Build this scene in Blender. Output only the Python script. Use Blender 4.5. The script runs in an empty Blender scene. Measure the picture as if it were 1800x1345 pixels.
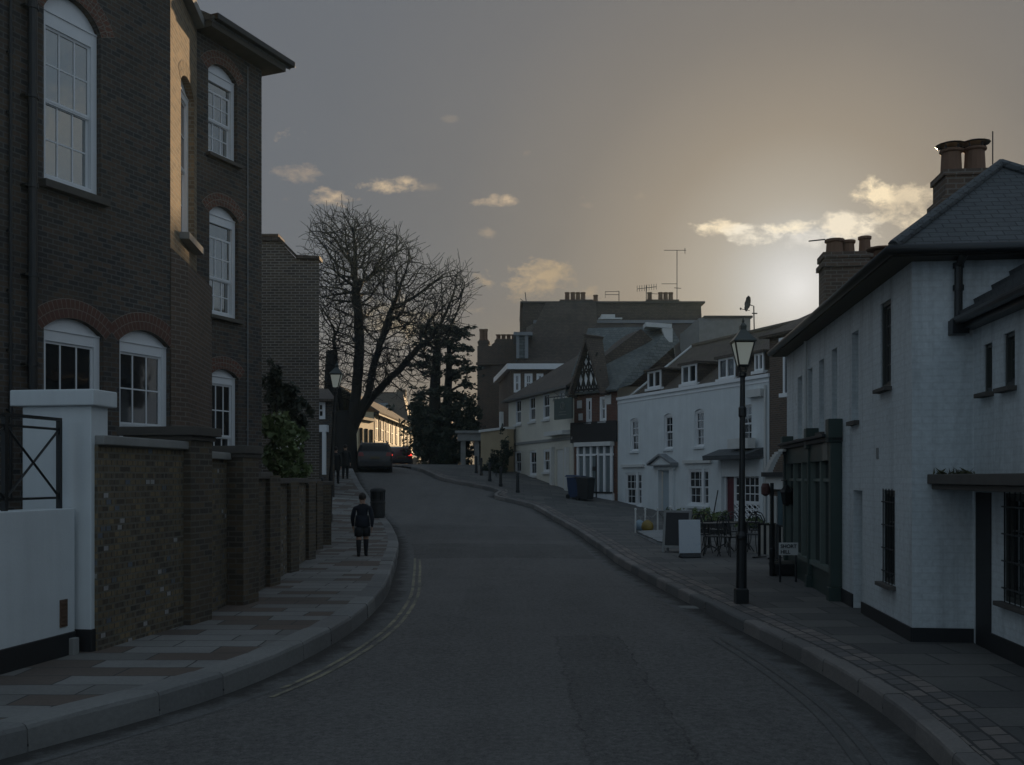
import bpy, bmesh, math, random
import numpy as np
from mathutils import Vector
R = math.radians
sc = bpy.context.scene
COL = sc.collection

# ------------------------------------------------------------------ camera
FPX, HX, HY, CAMZ = 1750.0, 900.0, 840.0, 2.0
cam_d = bpy.data.cameras.new('camera')
cam_d.sensor_width = 36.0
cam_d.lens = 36.0 * FPX / 1800.0
cam_d.shift_y = (HY - 672.5) / 1800.0
cam_d.clip_start = 0.1
cam_d.clip_end = 3000.0
cam = bpy.data.objects.new('camera', cam_d)
cam.location = (0, 0, CAMZ)
cam.rotation_euler = (R(90), 0, 0)
COL.objects.link(cam)
sc.camera = cam
sc.view_settings.view_transform = 'Standard'
sc.view_settings.look = 'None'
sc.view_settings.exposure = 0.0
sc.view_settings.gamma = 1.0

# ------------------------------------------------------------------ sun
SUN_AZ, SUN_EL = R(16.0), R(9.1)        # azimuth measured from +Y towards +X
SDIR = Vector((math.sin(SUN_AZ)*math.cos(SUN_EL), math.cos(SUN_AZ)*math.cos(SUN_EL), math.sin(SUN_EL)))
sl = bpy.data.lights.new('sun', 'SUN')
sl.energy = 4.8
sl.angle = R(0.6)
sl.color = (1.0, 0.70, 0.40)
so = bpy.data.objects.new('sun', sl)
so.rotation_euler = SDIR.to_track_quat('Z', 'Y').to_euler()
so.location = (0, 0, 60)
COL.objects.link(so)

# ------------------------------------------------------------------ world sky
W = bpy.data.worlds.new('World')
sc.world = W
W.use_nodes = True
wn, wl = W.node_tree.nodes, W.node_tree.links
for n in list(wn): wn.remove(n)

class NT:
    """tiny expression helper for shader maths"""
    def __init__(s, nodes, links): s.n, s.l = nodes, links
    def node(s, t, **kw):
        x = s.n.new(t)
        for k, v in kw.items(): setattr(x, k, v)
        return x
    def put(s, sock, v):
        if hasattr(v, 'is_linked') or isinstance(v, bpy.types.NodeSocket): s.l.new(v, sock)
        else: sock.default_value = v
    def m(s, op, a, b=None, c=None, clamp=False):
        x = s.n.new('ShaderNodeMath'); x.operation = op; x.use_clamp = clamp
        s.put(x.inputs[0], a)
        if b is not None: s.put(x.inputs[1], b)
        if c is not None: s.put(x.inputs[2], c)
        return x.outputs[0]
    def vm(s, op, a, b=None):
        x = s.n.new('ShaderNodeVectorMath'); x.operation = op
        s.put(x.inputs[0], a)
        if b is not None: s.put(x.inputs[1], b)
        return x.outputs['Value'] if op in ('DOT_PRODUCT', 'LENGTH') else x.outputs[0]
    def mix(s, f, a, b, mode='MIX'):
        x = s.n.new('ShaderNodeMixRGB'); x.blend_type = mode
        s.put(x.inputs[0], f); s.put(x.inputs[1], a); s.put(x.inputs[2], b)
        return x.outputs[0]
    def ramp(s, f, stops, interp='LINEAR'):
        x = s.n.new('ShaderNodeValToRGB'); x.color_ramp.interpolation = interp
        e = x.color_ramp.elements
        e.remove(e[1]); e[0].position = stops[0][0]
        for p, c in stops[1:]: e.new(p)
        for i, (p, c) in enumerate(stops): e[i].color = c if len(c) == 4 else (*c, 1)
        s.put(x.inputs[0], f)
        return x.outputs[0]
    def noise(s, vec, scale, detail=4, rough=0.55, dist=0.0):
        x = s.n.new('ShaderNodeTexNoise')
        if vec is not None: s.l.new(vec, x.inputs['Vector'])
        x.inputs['Scale'].default_value = scale; x.inputs['Detail'].default_value = detail
        x.inputs['Roughness'].default_value = rough; x.inputs['Distortion'].default_value = dist
        return x.outputs[0]
    def comb(s, x, y, z):
        c = s.n.new('ShaderNodeCombineXYZ')
        s.put(c.inputs[0], x); s.put(c.inputs[1], y); s.put(c.inputs[2], z)
        return c.outputs[0]

def build_world():
    t = NT(wn, wl)
    tc = t.node('ShaderNodeTexCoord')
    d = tc.outputs['Generated']
    sky = t.node('ShaderNodeTexSky', sky_type='NISHITA')
    sky.sun_disc = False; sky.sun_elevation = SUN_EL; sky.sun_rotation = SUN_AZ
    sky.air_density = 1.6; sky.dust_density = 3.0; sky.ozone_density = 1.2
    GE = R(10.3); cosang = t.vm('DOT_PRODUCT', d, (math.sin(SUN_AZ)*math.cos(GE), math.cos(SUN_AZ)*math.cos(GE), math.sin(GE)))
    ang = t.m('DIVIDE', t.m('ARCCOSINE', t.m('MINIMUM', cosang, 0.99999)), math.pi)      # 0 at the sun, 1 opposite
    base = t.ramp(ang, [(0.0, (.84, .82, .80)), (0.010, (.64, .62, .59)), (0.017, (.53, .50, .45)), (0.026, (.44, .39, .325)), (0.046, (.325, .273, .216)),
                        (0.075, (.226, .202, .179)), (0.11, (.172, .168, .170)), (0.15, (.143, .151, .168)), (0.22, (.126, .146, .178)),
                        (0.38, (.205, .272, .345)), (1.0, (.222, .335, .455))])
    s = t.node('ShaderNodeSeparateXYZ'); wl.new(d, s.inputs[0])
    # angular position of clouds round the compass (azimuth, elevation tangent)
    yy = t.m('MAXIMUM', s.outputs[1], 0.02)
    U = t.m('DIVIDE', s.outputs[0], yy)
    V = t.m('DIVIDE', s.outputs[2], yy)
    front = t.m('GREATER_THAN', s.outputs[1], 0.03)
    # low warm band near the horizon on the sunset side
    low = t.m('SUBTRACT', 1.0, t.m('MULTIPLY', V, 4.6), clamp=True)
    wide = t.m('SUBTRACT', 1.0, t.m('MULTIPLY', t.m('ABSOLUTE', t.m('SUBTRACT', U, 0.05)), 1.1), clamp=True)
    lowm = t.m('MULTIPLY', t.m('MULTIPLY', t.m('POWER', low, 1.6), wide), front)
    col = t.mix(t.m('MULTIPLY', lowm, 0.85), base, (.40, .29, .16, 1))
    P = t.comb(U, t.m('MULTIPLY', V, 1.6), 0.0)
    n1 = t.noise(P, 17.0, 7, .62, .4)
    n2 = t.noise(P, 60.0, 6, .65, .2)
    n3 = t.noise(P, 2.2, 4, .5, .5)
    # soft streaky veil
    veil = t.m('MULTIPLY', t.m('SUBTRACT', n3, 0.5), 0.16)
    col = t.mix(1.0, col, t.comb(t.m('ADD', 1.0, veil), t.m('ADD', 1.0, veil), t.m('ADD', 1.0, veil)), 'MULTIPLY')
    nn = t.m('ADD', t.m('MULTIPLY', t.m('SUBTRACT', n1, .5), 4.4), t.m('MULTIPLY', t.m('SUBTRACT', n2, .5), 2.6))
    clouds = [  # centre and radii in reference angles, strength, colour, base shadow
        (528, 240, 54, 24, .85, (.47, .36, .26), 0), (528, 306, 52, 26, .55, (.40, .315, .24), 0), (580, 346, 56, 20, .95, (.52, .40, .28), 0),
        (505, 350, 22, 8, .5, (.36, .28, .21), 0), (672, 325, 70, 18, .98, (.54, .42, .29), 0), (750, 330, 40, 9, .35, (.36, .29, .22), 0),
        (866, 351, 56, 13, .95, (.52, .40, .28), 0), (925, 492, 90, 38, 1.0, (.54, .40, .245), 1), (1040, 516, 22, 18, .7, (.44, .33, .21), 0),
        (858, 412, 20, 12, .65, (.36, .29, .22), 0), (1075, 345, 70, 10, .62, (.38, .31, .23), 0), (930, 270, 16, 10, .6, (.30, .25, .2), 0),
        (1262, 402, 56, 16, 1.0, (.92, .77, .55), 0), (1330, 412, 76, 22, 1.0, (.92, .83, .68), 0), (1420, 415, 70, 24, .9, (.74, .70, .64), 0), (1385, 400, 60, 14, 1.0, (.98, .86, .66), 0),
        (1585, 352, 70, 34, 1.0, (.86, .70, .48), 2), (1500, 398, 80, 26, 1.0, (.90, .79, .62), 0), (1535, 340, 44, 26, 1.0, (.96, .79, .54), 0),
        (1600, 385, 80, 18, .9, (.74, .62, .45), 0), (1035, 362, 26, 9, .6, (.36, .29, .22), 0), (790, 208, 18, 8, .55, (.26, .23, .2), 0),
        (700, 560, 120, 50, .5, (.42, .32, .18), 0), (830, 545, 40, 12, .6, (.42, .33, .22), 0)]
    for cx, cy, rx, ry, k, c, sh in clouds:
        a = t.m('MULTIPLY', t.m('SUBTRACT', U, (cx-HX)/FPX), FPX/rx)
        b = t.m('MULTIPLY', t.m('SUBTRACT', V, (HY-cy)/FPX), FPX/ry)
        r2 = t.m('ADD', t.m('MULTIPLY', a, a), t.m('MULTIPLY', b, b))
        f = t.m('ADD', t.m('SUBTRACT', 0.98 if c[0] > .7 else (0.95 if sh == 1 else 0.66), r2), nn)
        f = t.m('POWER', t.m('MULTIPLY', f, .98, clamp=True), 1.2)
        f = t.m('MULTIPLY', t.m('MULTIPLY', f, t.m('SUBTRACT', 1.9, t.m('MULTIPLY', r2, .55), clamp=True)), t.m('MULTIPLY', front, k))
        cc = (*c, 1)
        if sh:
            g = t.m('ADD', t.m('MULTIPLY', b, -0.35), t.m('MULTIPLY', t.m('SUBTRACT', n1, .5), 2.5))
            g = t.m('MULTIPLY', t.m('ADD', g, 0.45), 0.8 if sh == 1 else .6, clamp=True)
            dk = (.26, .215, .165, 1) if sh == 1 else (.42, .36, .29, 1)
            cc = t.mix(g, (*c, 1), dk)
        col = t.mix(f, col, cc)
    # broken warm cloud all round the sides and behind, seen only in reflections
    n4 = t.noise(d, 2.6, 6, .6, .4)
    side = t.m('MULTIPLY', t.m('SUBTRACT', .72, s.outputs[1]), 3.0, clamp=True)
    hi = t.m('SUBTRACT', 1.0, t.m('MULTIPLY', t.m('ABSOLUTE', t.m('SUBTRACT', s.outputs[2], .35)), 2.2), clamp=True)
    ck = t.m('MULTIPLY', t.m('MULTIPLY', t.m('MULTIPLY', t.m('SUBTRACT', n4, .49), 9.0, clamp=True), side), t.m('MULTIPLY', hi, .75))
    col = t.mix(ck, col, (.40, .355, .29, 1))
    # hand-set sky colours over a trace of physical sky; rear raised as fill
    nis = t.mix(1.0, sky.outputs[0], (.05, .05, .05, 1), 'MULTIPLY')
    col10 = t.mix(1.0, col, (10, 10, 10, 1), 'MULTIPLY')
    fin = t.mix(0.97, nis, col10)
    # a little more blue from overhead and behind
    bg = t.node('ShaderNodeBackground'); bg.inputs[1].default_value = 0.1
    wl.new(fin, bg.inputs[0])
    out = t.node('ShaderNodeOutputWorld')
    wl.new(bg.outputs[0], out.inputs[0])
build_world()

# ------------------------------------------------------------------ materials
def newmat(name):
    m = bpy.data.materials.new(name); m.use_nodes = True
    t = NT(m.node_tree.nodes, m.node_tree.links)
    b = m.node_tree.nodes['Principled BSDF']
    return m, t, b
def c4(c): return (c[0], c[1], c[2], 1)
def bump(t, b, h, strength=0.4, dist=0.01):
    x = t.node('ShaderNodeBump'); x.inputs['Strength'].default_value = strength; x.inputs['Distance'].default_value = dist
    t.l.new(h, x.inputs['Height']); t.l.new(x.outputs[0], b.inputs['Normal'])
def uvm(t):
    u = t.node('ShaderNodeTexCoord'); return u.outputs['UV'], u.outputs['Object']
def bricknode(t, uv, w, h, mortar, c1, c2, cm, bias=0.0, offset=.5, smooth=.1):
    x = t.node('ShaderNodeTexBrick', offset=offset)
    t.l.new(uv, x.inputs['Vector'])
    x.inputs['Color1'].default_value = c4(c1); x.inputs['Color2'].default_value = c4(c2); x.inputs['Mortar'].default_value = c4(cm)
    x.inputs['Scale'].default_value = 1; x.inputs['Mortar Size'].default_value = mortar; x.inputs['Mortar Smooth'].default_value = smooth
    x.inputs['Bias'].default_value = bias; x.inputs['Brick Width'].default_value = w; x.inputs['Row Height'].default_value = h
    return x
def mat_brick(name, c1, c2, cm, w=.23, h=.077, mortar=.010, stain=.35, rough=.9, bstr=.5, odd=None, sscale=.7, streak=0):
    m, t, b = newmat(name)
    uv, ob = uvm(t)
    warp = t.noise(uv, 6.0, 2)
    wob = t.vm('ADD', uv, t.vm('MULTIPLY', t.comb(t.m('SUBTRACT', warp, .5), t.m('SUBTRACT', t.noise(uv, 7.3, 2), .5), 0), (.014, .010, 0)))
    br = bricknode(t, wob, w, h, mortar, c1, c2, cm)
    col = br.outputs[0]
    n = t.noise(uv, sscale, 5, .6); n2 = t.noise(uv, 14.0, 4, .7)
    if odd:   # a few replaced or spalled bricks
        br2 = bricknode(t, wob, w*.5, h, mortar, (0, 0, 0), (1, 1, 1), (0, 0, 0))
        k = t.m('MULTIPLY', t.m('GREATER_THAN', br2.outputs[0], .975), t.m('GREATER_THAN', t.noise(uv, 1.3, 3), .36))
        col = t.mix(k, col, c4(odd))
        k3 = t.m('MULTIPLY', t.m('LESS_THAN', t.m('ABSOLUTE', t.m('SUBTRACT', br2.outputs[0], .93)), .012), t.m('LESS_THAN', br.outputs[1], .5))
        col = t.mix(k3, col, (.11, .125, .15, 1))
        k2 = t.m('LESS_THAN', br2.outputs[0], .10)
        k2 = t.m('MULTIPLY', k2, t.m('LESS_THAN', br.outputs[1], .5))
        col = t.mix(t.m('MULTIPLY', k2, .6), col, (.03, .026, .024, 1))
    f = t.m('ADD', t.m('MULTIPLY', n, 2*stain), 1 - stain)
    f = t.m('MULTIPLY', f, t.m('ADD', .7, t.m('MULTIPLY', n2, .6)))
    if streak:
        sx = t.node('ShaderNodeMapping'); t.l.new(uv, sx.inputs[0]); sx.inputs['Scale'].default_value = (3.2, .30, 1)
        q = t.m('MULTIPLY', t.m('SUBTRACT', t.noise(sx.outputs[0], 1.0, 6, .65), .50), 5.0, clamp=True)
        f = t.m('MULTIPLY', f, t.m('SUBTRACT', 1.0, t.m('MULTIPLY', q, streak)))
    col = t.mix(1.0, col, t.comb(f, f, f), 'MULTIPLY')
    if streak:   # patches where the paint has flaked
        fl = t.m('MULTIPLY', t.m('SUBTRACT', t.m('ADD', t.m('MULTIPLY', n, .6), t.m('MULTIPLY', t.noise(uv, 5.5, 5, .7), .4)), .60), 14.0, clamp=True)
        col = t.mix(t.m('MULTIPLY', fl, .55), col, (.30, .28, .25, 1))
    t.l.new(col, b.inputs['Base Color']); b.inputs['Roughness'].default_value = rough
    hgt = t.m('ADD', t.m('MULTIPLY', br.outputs[1], -1.0), t.m('MULTIPLY', n2, .5))
    bump(t, b, hgt, bstr, .012)
    return m
def mat_plain(name, c, rough=.6, var=.25, scale=3.0, bstr=.15, bscale=40.0, spec=None, streak=0.0, metal=0.0):
    m, t, b = newmat(name)
    uv, ob = uvm(t)
    n = t.noise(uv, scale, 5, .6)
    f = t.m('ADD', t.m('MULTIPLY', n, 2*var), 1 - var)
    if streak:
        sx = t.node('ShaderNodeMapping'); t.l.new(uv, sx.inputs[0]); sx.inputs['Scale'].default_value = (5, .35, 1)
        f = t.m('MULTIPLY', f, t.m('ADD', 1 - streak, t.m('MULTIPLY', t.noise(sx.outputs[0], 1.0, 5, .6), 2*streak)))
    col = t.mix(1.0, c4(c), t.comb(f, f, f), 'MULTIPLY')
    t.l.new(col, b.inputs['Base Color']); b.inputs['Roughness'].default_value = rough
    b.inputs['Metallic'].default_value = metal
    if spec is not None: b.inputs['Specular IOR Level'].default_value = spec
    if bstr: bump(t, b, t.noise(uv, bscale, 4, .6), bstr, .006)
    return m
def mat_tiles(name, c1, c2, w=.24, h=.16, gap=.012, bstr=.7, moss=None):
    m, t, b = newmat(name)
    uv, ob = uvm(t)
    br = bricknode(t, uv, w, h, gap, c1, c2, tuple(.35*x for x in c1), smooth=.3)
    n = t.noise(uv, .6, 6, .65); n2 = t.noise(uv, 11.0, 4, .7)
    f = t.m('MULTIPLY', t.m('ADD', .45, t.m('MULTIPLY', n, 1.1)), t.m('ADD', .7, t.m('MULTIPLY', n2, .6)))
    col = t.mix(1.0, br.outputs[0], t.comb(f, f, f), 'MULTIPLY')
    if moss:
        k = t.m('MULTIPLY', t.m('SUBTRACT', t.noise(uv, 1.1, 5, .7), .52), 5.0, clamp=True)
        col = t.mix(t.m('MULTIPLY', k, .6), col, c4(moss))
    t.l.new(col, b.inputs['Base Color']); b.inputs['Roughness'].default_value = .75
    # every course tilts: saw-tooth height along the slope
    s = t.node('ShaderNodeSeparateXYZ'); t.l.new(uv, s.inputs[0])
    saw = t.m('FRACT', t.m('DIVIDE', s.outputs[1], h))
    hgt = t.m('ADD', t.m('ADD', t.m('MULTIPLY', saw, -1.0), t.m('MULTIPLY', br.outputs[1], -.6)), t.m('MULTIPLY', n2, .5))
    bump(t, b, hgt, bstr, .03)
    return m
def mat_glass(name, c=(.012, .015, .018), ior=2.1):
    m, t, b = newmat(name)
    uv, ob = uvm(t)
    b.inputs['Base Color'].default_value = c4(c); b.inputs['Roughness'].default_value = .06
    b.inputs['IOR'].default_value = ior
    bump(t, b, t.noise(uv, 2.2, 2, .5), .07, .05)
    return m

M = {}
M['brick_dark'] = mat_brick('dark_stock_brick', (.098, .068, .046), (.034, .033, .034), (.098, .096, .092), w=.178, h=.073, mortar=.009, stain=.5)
M['brick_sunlit_yellow'] = mat_brick('sunlit_yellow_stock_brick', (.27, .19, .11), (.15, .11, .07), (.25, .22, .17), stain=.3)  # sunlight put into the colour: yellow brick lightened for the sunlit chamfer alone
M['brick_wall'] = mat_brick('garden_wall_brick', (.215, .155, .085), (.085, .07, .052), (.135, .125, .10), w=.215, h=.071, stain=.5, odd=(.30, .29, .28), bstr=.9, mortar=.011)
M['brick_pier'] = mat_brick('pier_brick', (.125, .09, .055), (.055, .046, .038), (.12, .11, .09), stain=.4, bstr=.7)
M['brick_red'] = mat_brick('red_brick', (.16, .062, .04), (.11, .05, .036), (.14, .12, .10), stain=.35)
M['brick_brown'] = mat_brick('brown_brick', (.13, .085, .06), (.09, .065, .05), (.16, .14, .12), stain=.35)
M['voussoir'] = mat_plain('red_rubbed_brick', (.115, .052, .038), .85, .4, 9.0, .3)
M['mortar'] = mat_plain('lime_mortar', (.24, .21, .18), .95, .2, 6.0, .2)
M['brick_grey'] = mat_brick('weathered_gable_brick', (.135, .112, .088), (.08, .072, .062), (.27, .255, .235), stain=.4)
M['brick_white'] = mat_brick('white_painted_brick', (.605, .64, .65), (.575, .61, .615), (.555, .585, .59), streak=.30, stain=.24, rough=.6, bstr=.24, sscale=.45)
M['render_white'] = mat_plain('white_painted_render', (.635, .67, .68), .6, .16, 1.3, .3, 30, streak=.13)
M['casement'] = mat_plain('grey_green_casement_paint', (.055, .058, .052), .5, .25, 4.0, .1)
M['sun_cream'] = mat_plain('sun_warmed_cream_render', (.60, .49, .31), .65, .15, 1.0, .2)  # cream made yellower: warmth of the sun put into the paint
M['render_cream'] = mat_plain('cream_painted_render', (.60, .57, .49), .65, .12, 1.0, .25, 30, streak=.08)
M['white_paint'] = mat_plain('white_gloss_paint', (.74, .75, .76), .35, .07, 4.0, .05)
M['offwhite'] = mat_plain('weathered_white_paint', (.58, .58, .56), .5, .15, 3.0, .1)
M['grey_stone'] = mat_plain('grey_coping_stone', (.26, .255, .24), .85, .3, 4.0, .4)
M['dark_stone'] = mat_plain('sooty_stone', (.09, .08, .07), .9, .35, 4.0, .5)
M['black_iron'] = mat_plain('black_painted_iron', (.012, .013, .014), .38, .3, 5.0, .15)
M['black_paint'] = mat_plain('black_plinth_paint', (.018, .018, .019), .6, .4, 3.0, .2)
M['dark_green'] = mat_plain('dark_green_paint', (.030, .050, .042), .4, .25, 3.0, .08)
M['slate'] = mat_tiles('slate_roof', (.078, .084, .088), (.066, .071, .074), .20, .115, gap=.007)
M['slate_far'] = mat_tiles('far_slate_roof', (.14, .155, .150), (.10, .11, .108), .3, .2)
M['tile'] = mat_tiles('clay_tile_roof', (.13, .10, .075), (.085, .066, .052), .18, .12, moss=(.11, .10, .05))
M['tile_brown'] = mat_tiles('brown_tile_roof', (.10, .075, .058), (.065, .05, .04), .18, .12)
M['glass'] = mat_glass('window_glass')
M['glass_sky'] = mat_glass('sky_reflecting_glass')
_b = M['glass_sky'].node_tree.nodes['Principled BSDF']; _b.inputs['Base Color'].default_value = (.40, .42, .42, 1); _b.inputs['Metallic'].default_value = 1.0
M['glass_dim'] = mat_glass('dark_window_glass', (.010, .012, .014), 1.6)
M['timber'] = mat_plain('black_timber', (.02, .018, .017), .7, .3, 4.0, .2)
M['lead'] = mat_plain('lead_flashing', (.20, .21, .22), .5, .2, 3.0, .1)
M['terracotta'] = mat_plain('terracotta_pot', (.17, .095, .06), .85, .35, 5.0, .3)
M['concrete'] = mat_plain('grey_concrete', (.24, .24, .23), .9, .3, 3.0, .3)
M['red_door'] = mat_plain('red_door_paint', (.105, .018, .026), .35, .15, 3.0, .05)
M['blue_door'] = mat_plain('pale_blue_door_paint', (.36, .42, .46), .4, .1, 3.0, .05)
M['dark_void'] = mat_plain('dark_recess', (.01, .01, .01), .9, .2, 3.0, 0)

# ------------------------------------------------------------------ mesh building
class MB:
    def __init__(s): s.v, s.f, s.uv, s.mi, s.m = [], [], [], [], 0
    def face(s, pts, uv=None):
        i = len(s.v); s.v.extend([tuple(p) for p in pts]); s.f.append(tuple(range(i, i+len(pts)))); s.uv.append(uv); s.mi.append(s.m)
    def hexa(s, a, b):
        """a: 4 bottom points, b: 4 top points (same order)"""
        i = len(s.v); s.v.extend([tuple(p) for p in a] + [tuple(p) for p in b])
        for q in ((3, 2, 1, 0), (4, 5, 6, 7), (0, 1, 5, 4), (1, 2, 6, 5), (2, 3, 7, 6), (3, 0, 4, 7)):
            s.f.append(tuple(i+k for k in q)); s.uv.append(None); s.mi.append(s.m)
    def abox(s, x0, x1, y0, y1, z0, z1):
        a = [(x0, y0, z0), (x1, y0, z0), (x1, y1, z0), (x0, y1, z0)]
        s.hexa(a, [(p[0], p[1], z1) for p in a])
    def prism(s, pts, z0, z1, zt=None):
        """vertical prism on a plan polygon; zt: list of top heights"""
        n = len(pts); i = len(s.v)
        s.v.extend([(p[0], p[1], z0) for p in pts])
        s.v.extend([(p[0], p[1], (zt[k] if zt else z1)) for k, p in enumerate(pts)])
        for k in range(n):
            j = (k+1) % n; s.f.append((i+k, i+j, i+n+j, i+n+k)); s.uv.append(None); s.mi.append(s.m)
        s.f.append(tuple(i+n+k for k in range(n))); s.uv.append(None); s.mi.append(s.m)
        s.f.append(tuple(i+k for k in reversed(range(n)))); s.uv.append(None); s.mi.append(s.m)
    def slab(s, pts, t):
        """polygon given thickness t along its normal (downwards)"""
        P = [Vector(p) for p in pts]
        n = (P[1]-P[0]).cross(P[2]-P[0]).normalized()
        if n.z < 0: n = -n
        Q = [p - n*t for p in P]; k = len(P); i = len(s.v)
        s.v.extend([tuple(p) for p in P+Q])
        s.f.append(tuple(i+j for j in range(k))); s.uv.append(None); s.mi.append(s.m)
        s.f.append(tuple(i+k+j for j in reversed(range(k)))); s.uv.append(None); s.mi.append(s.m)
        for j in range(k):
            l = (j+1) % k; s.f.append((i+j, i+k+j, i+k+l, i+l)); s.uv.append(None); s.mi.append(s.m)
    def tube(s, pts, rad, n=8, cap=True, closed=False):
        P = [Vector(p) for p in pts]; k = len(P)
        if not hasattr(rad, '__len__'): rad = [rad]*k
        rings = []; ref = None
        for j in range(k):
            if closed: d = P[(j+1) % k]-P[j-1]
            else: d = P[min(j+1, k-1)]-P[max(j-1, 0)]
            if d.length < 1e-9: d = Vector((0, 0, 1))
            d.normalize()
            if ref is None: ref = Vector((1, 0, 0)) if abs(d.x) < .8 else Vector((0, 1, 0))
            a = (ref - d*ref.dot(d))
            if a.length < 1e-6: a = d.orthogonal()
            a.normalize(); ref = a; b = d.cross(a)
            i = len(s.v)
            for q in range(n):
                an = 2*math.pi*q/n
                s.v.append(tuple(P[j] + (a*math.cos(an)+b*math.sin(an))*rad[j]))
            rings.append(i)
        for j in range(k if closed else k-1):
            r0, r1 = rings[j], rings[(j+1) % k]
            for q in range(n):
                w = (q+1) % n; s.f.append((r0+q, r0+w, r1+w, r1+q)); s.uv.append(None); s.mi.append(s.m)
        if cap and not closed:
            s.f.append(tuple(rings[0]+q for q in reversed(range(n)))); s.uv.append(None); s.mi.append(s.m)
            s.f.append(tuple(rings[-1]+q for q in range(n))); s.uv.append(None); s.mi.append(s.m)
    def lathe(s, prof, c, n=16, ph=0.0, axis=None):
        """prof: (radius, z) list; n=4..: number of sides"""
        rings = []
        for r, z in prof:
            i = len(s.v)
            for q in range(n):
                an = 2*math.pi*q/n + ph
                x, y = r*math.cos(an), r*math.sin(an)
                ax = axis(z) if axis else (0, 0)
                s.v.append((c[0]+x+ax[0], c[1]+y+ax[1], c[2]+z))
            rings.append(i)
        for j in range(len(prof)-1):
            for q in range(n):
                w = (q+1) % n; s.f.append((rings[j]+q, rings[j]+w, rings[j+1]+w, rings[j+1]+q)); s.uv.append(None); s.mi.append(s.m)
        s.f.append(tuple(rings[0]+q for q in reversed(range(n)))); s.uv.append(None); s.mi.append(s.m)
        s.f.append(tuple(rings[-1]+q for q in range(n))); s.uv.append(None); s.mi.append(s.m)

OFF = {}
def obj(name, mb, mats, parent=None, loc=None, bevel=0.0, smooth=False, fix=True, label=None, cat=None, group=None, kind=None):
    off = OFF.get(parent, Vector((0, 0, 0))) if parent else Vector(loc if loc else (0, 0, 0))
    me = bpy.data.meshes.new(name)
    me.from_pydata([(v[0]-off.x, v[1]-off.y, v[2]-off.z) for v in mb.v], [], mb.f)
    if not isinstance(mats, (list, tuple)): mats = [mats]
    for m in mats: me.materials.append(m)
    uvl = me.uv_layers.new(name='UVMap')
    V = mb.v
    for pi, p in enumerate(me.polygons):
        p.material_index = mb.mi[pi]
        if smooth: p.use_smooth = True
        u = mb.uv[pi]
        if u is None:
            n = p.normal
            if abs(n.z) > .93: ta, tb = Vector((1, 0, 0)), Vector((0, 1, 0))
            else:
                ta = Vector((-n.y, n.x, 0)).normalized(); tb = n.cross(ta)
                if tb.z < 0: tb = -tb
            for k, li in enumerate(p.loop_indices):
                q = Vector(V[mb.f[pi][k]])
                uvl.data[li].uv = (q.dot(ta), q.dot(tb))
        else:
            for k, li in enumerate(p.loop_indices): uvl.data[li].uv = u[k]
    if fix:
        bm = bmesh.new(); bm.from_mesh(me)
        bmesh.ops.recalc_face_normals(bm, faces=bm.faces); bm.to_mesh(me); bm.free()
    o = bpy.data.objects.new(name, me); COL.objects.link(o)
    if parent: o.parent = parent
    else: o.location = off
    OFF[o] = off
    if bevel:
        b = o.modifiers.new('bevel', 'BEVEL'); b.width = bevel; b.segments = 2; b.limit_method = 'ANGLE'; b.angle_limit = R(40)
        w = o.modifiers.new('wn', 'WEIGHTED_NORMAL')
    if label: o['label'] = label
    if cat: o['category'] = cat
    if group: o['group'] = group
    if kind: o['kind'] = kind
    return o
def thing(name, label, cat, loc, group=None):
    o = bpy.data.objects.new(name, None); COL.objects.link(o); o.location = loc
    o.empty_display_size = .3
    o['label'] = label; o['category'] = cat
    if group: o['group'] = group
    OFF[o] = Vector(loc)
    return o
def struct(name, mb, mat, **kw): return obj(name, mb, mat, kind='structure', **kw)
def copy_thing(src, loc, rotz=0.0, label=None):
    r = src.copy(); COL.objects.link(r); r.location = loc; r.rotation_euler = (0, 0, rotz)
    if label: r['label'] = label
    for ch in list(src.children):
        c = ch.copy(); COL.objects.link(c); c.parent = r
        for g in list(ch.children):
            d = g.copy(); COL.objects.link(d); d.parent = c
    return r

# ------------------------------------------------------------------ terrain and photo rays
def lerp_tab(tab, x):
    if x <= tab[0][0]: return tab[0][1]
    for (a, b), (c, d) in zip(tab, tab[1:]):
        if x <= c: return b + (d-b)*(x-a)/(c-a)
    return tab[-1][1]
GT = [(-60, -.6), (-10, -.05), (0, 0), (14, 0), (20, .02), (25, .04), (30, .09), (35, .2), (40, .42), (44, .72), (48, 1.18), (52, 1.62),
      (56, 2.03), (60, 2.38), (66, 2.68), (72, 2.80), (80, 2.72), (95, 2.2), (120, .8), (200, -1)]
def sm(x, a, b):
    t = min(1, max(0, (x-a)/(b-a))); return t*t*(3-2*t)
def gz(X, Y):
    s = Y - .6*max(-25, min(25, X))*sm(Y, 18, 34)
    return sum(lerp_tab(GT, s+k) for k in (-1.5, -.75, 0, .75, 1.5))/5
def at(px, py, Y):
    return Vector(((px-HX)/FPX*Y, Y, CAMZ+(HY-py)/FPX*Y))
def G(px, py, up=0.0):
    """where the sight line through a pixel of the photograph meets the ground"""
    a, b = (px-HX)/FPX, (HY-py)/FPX
    Y = 2.0
    while Y < 110:
        if CAMZ + b*Y <= gz(a*Y, Y) + up:
            lo, hi = Y-.25, Y
            for _ in range(14):
                mid = (lo+hi)/2
                if CAMZ + b*mid <= gz(a*mid, mid)+up: hi = mid
                else: lo = mid
            return Vector((a*hi, hi, gz(a*hi, hi)+up))
        Y += .25
    return Vector((a*110, 110, gz(a*110, 110)+up))
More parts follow.
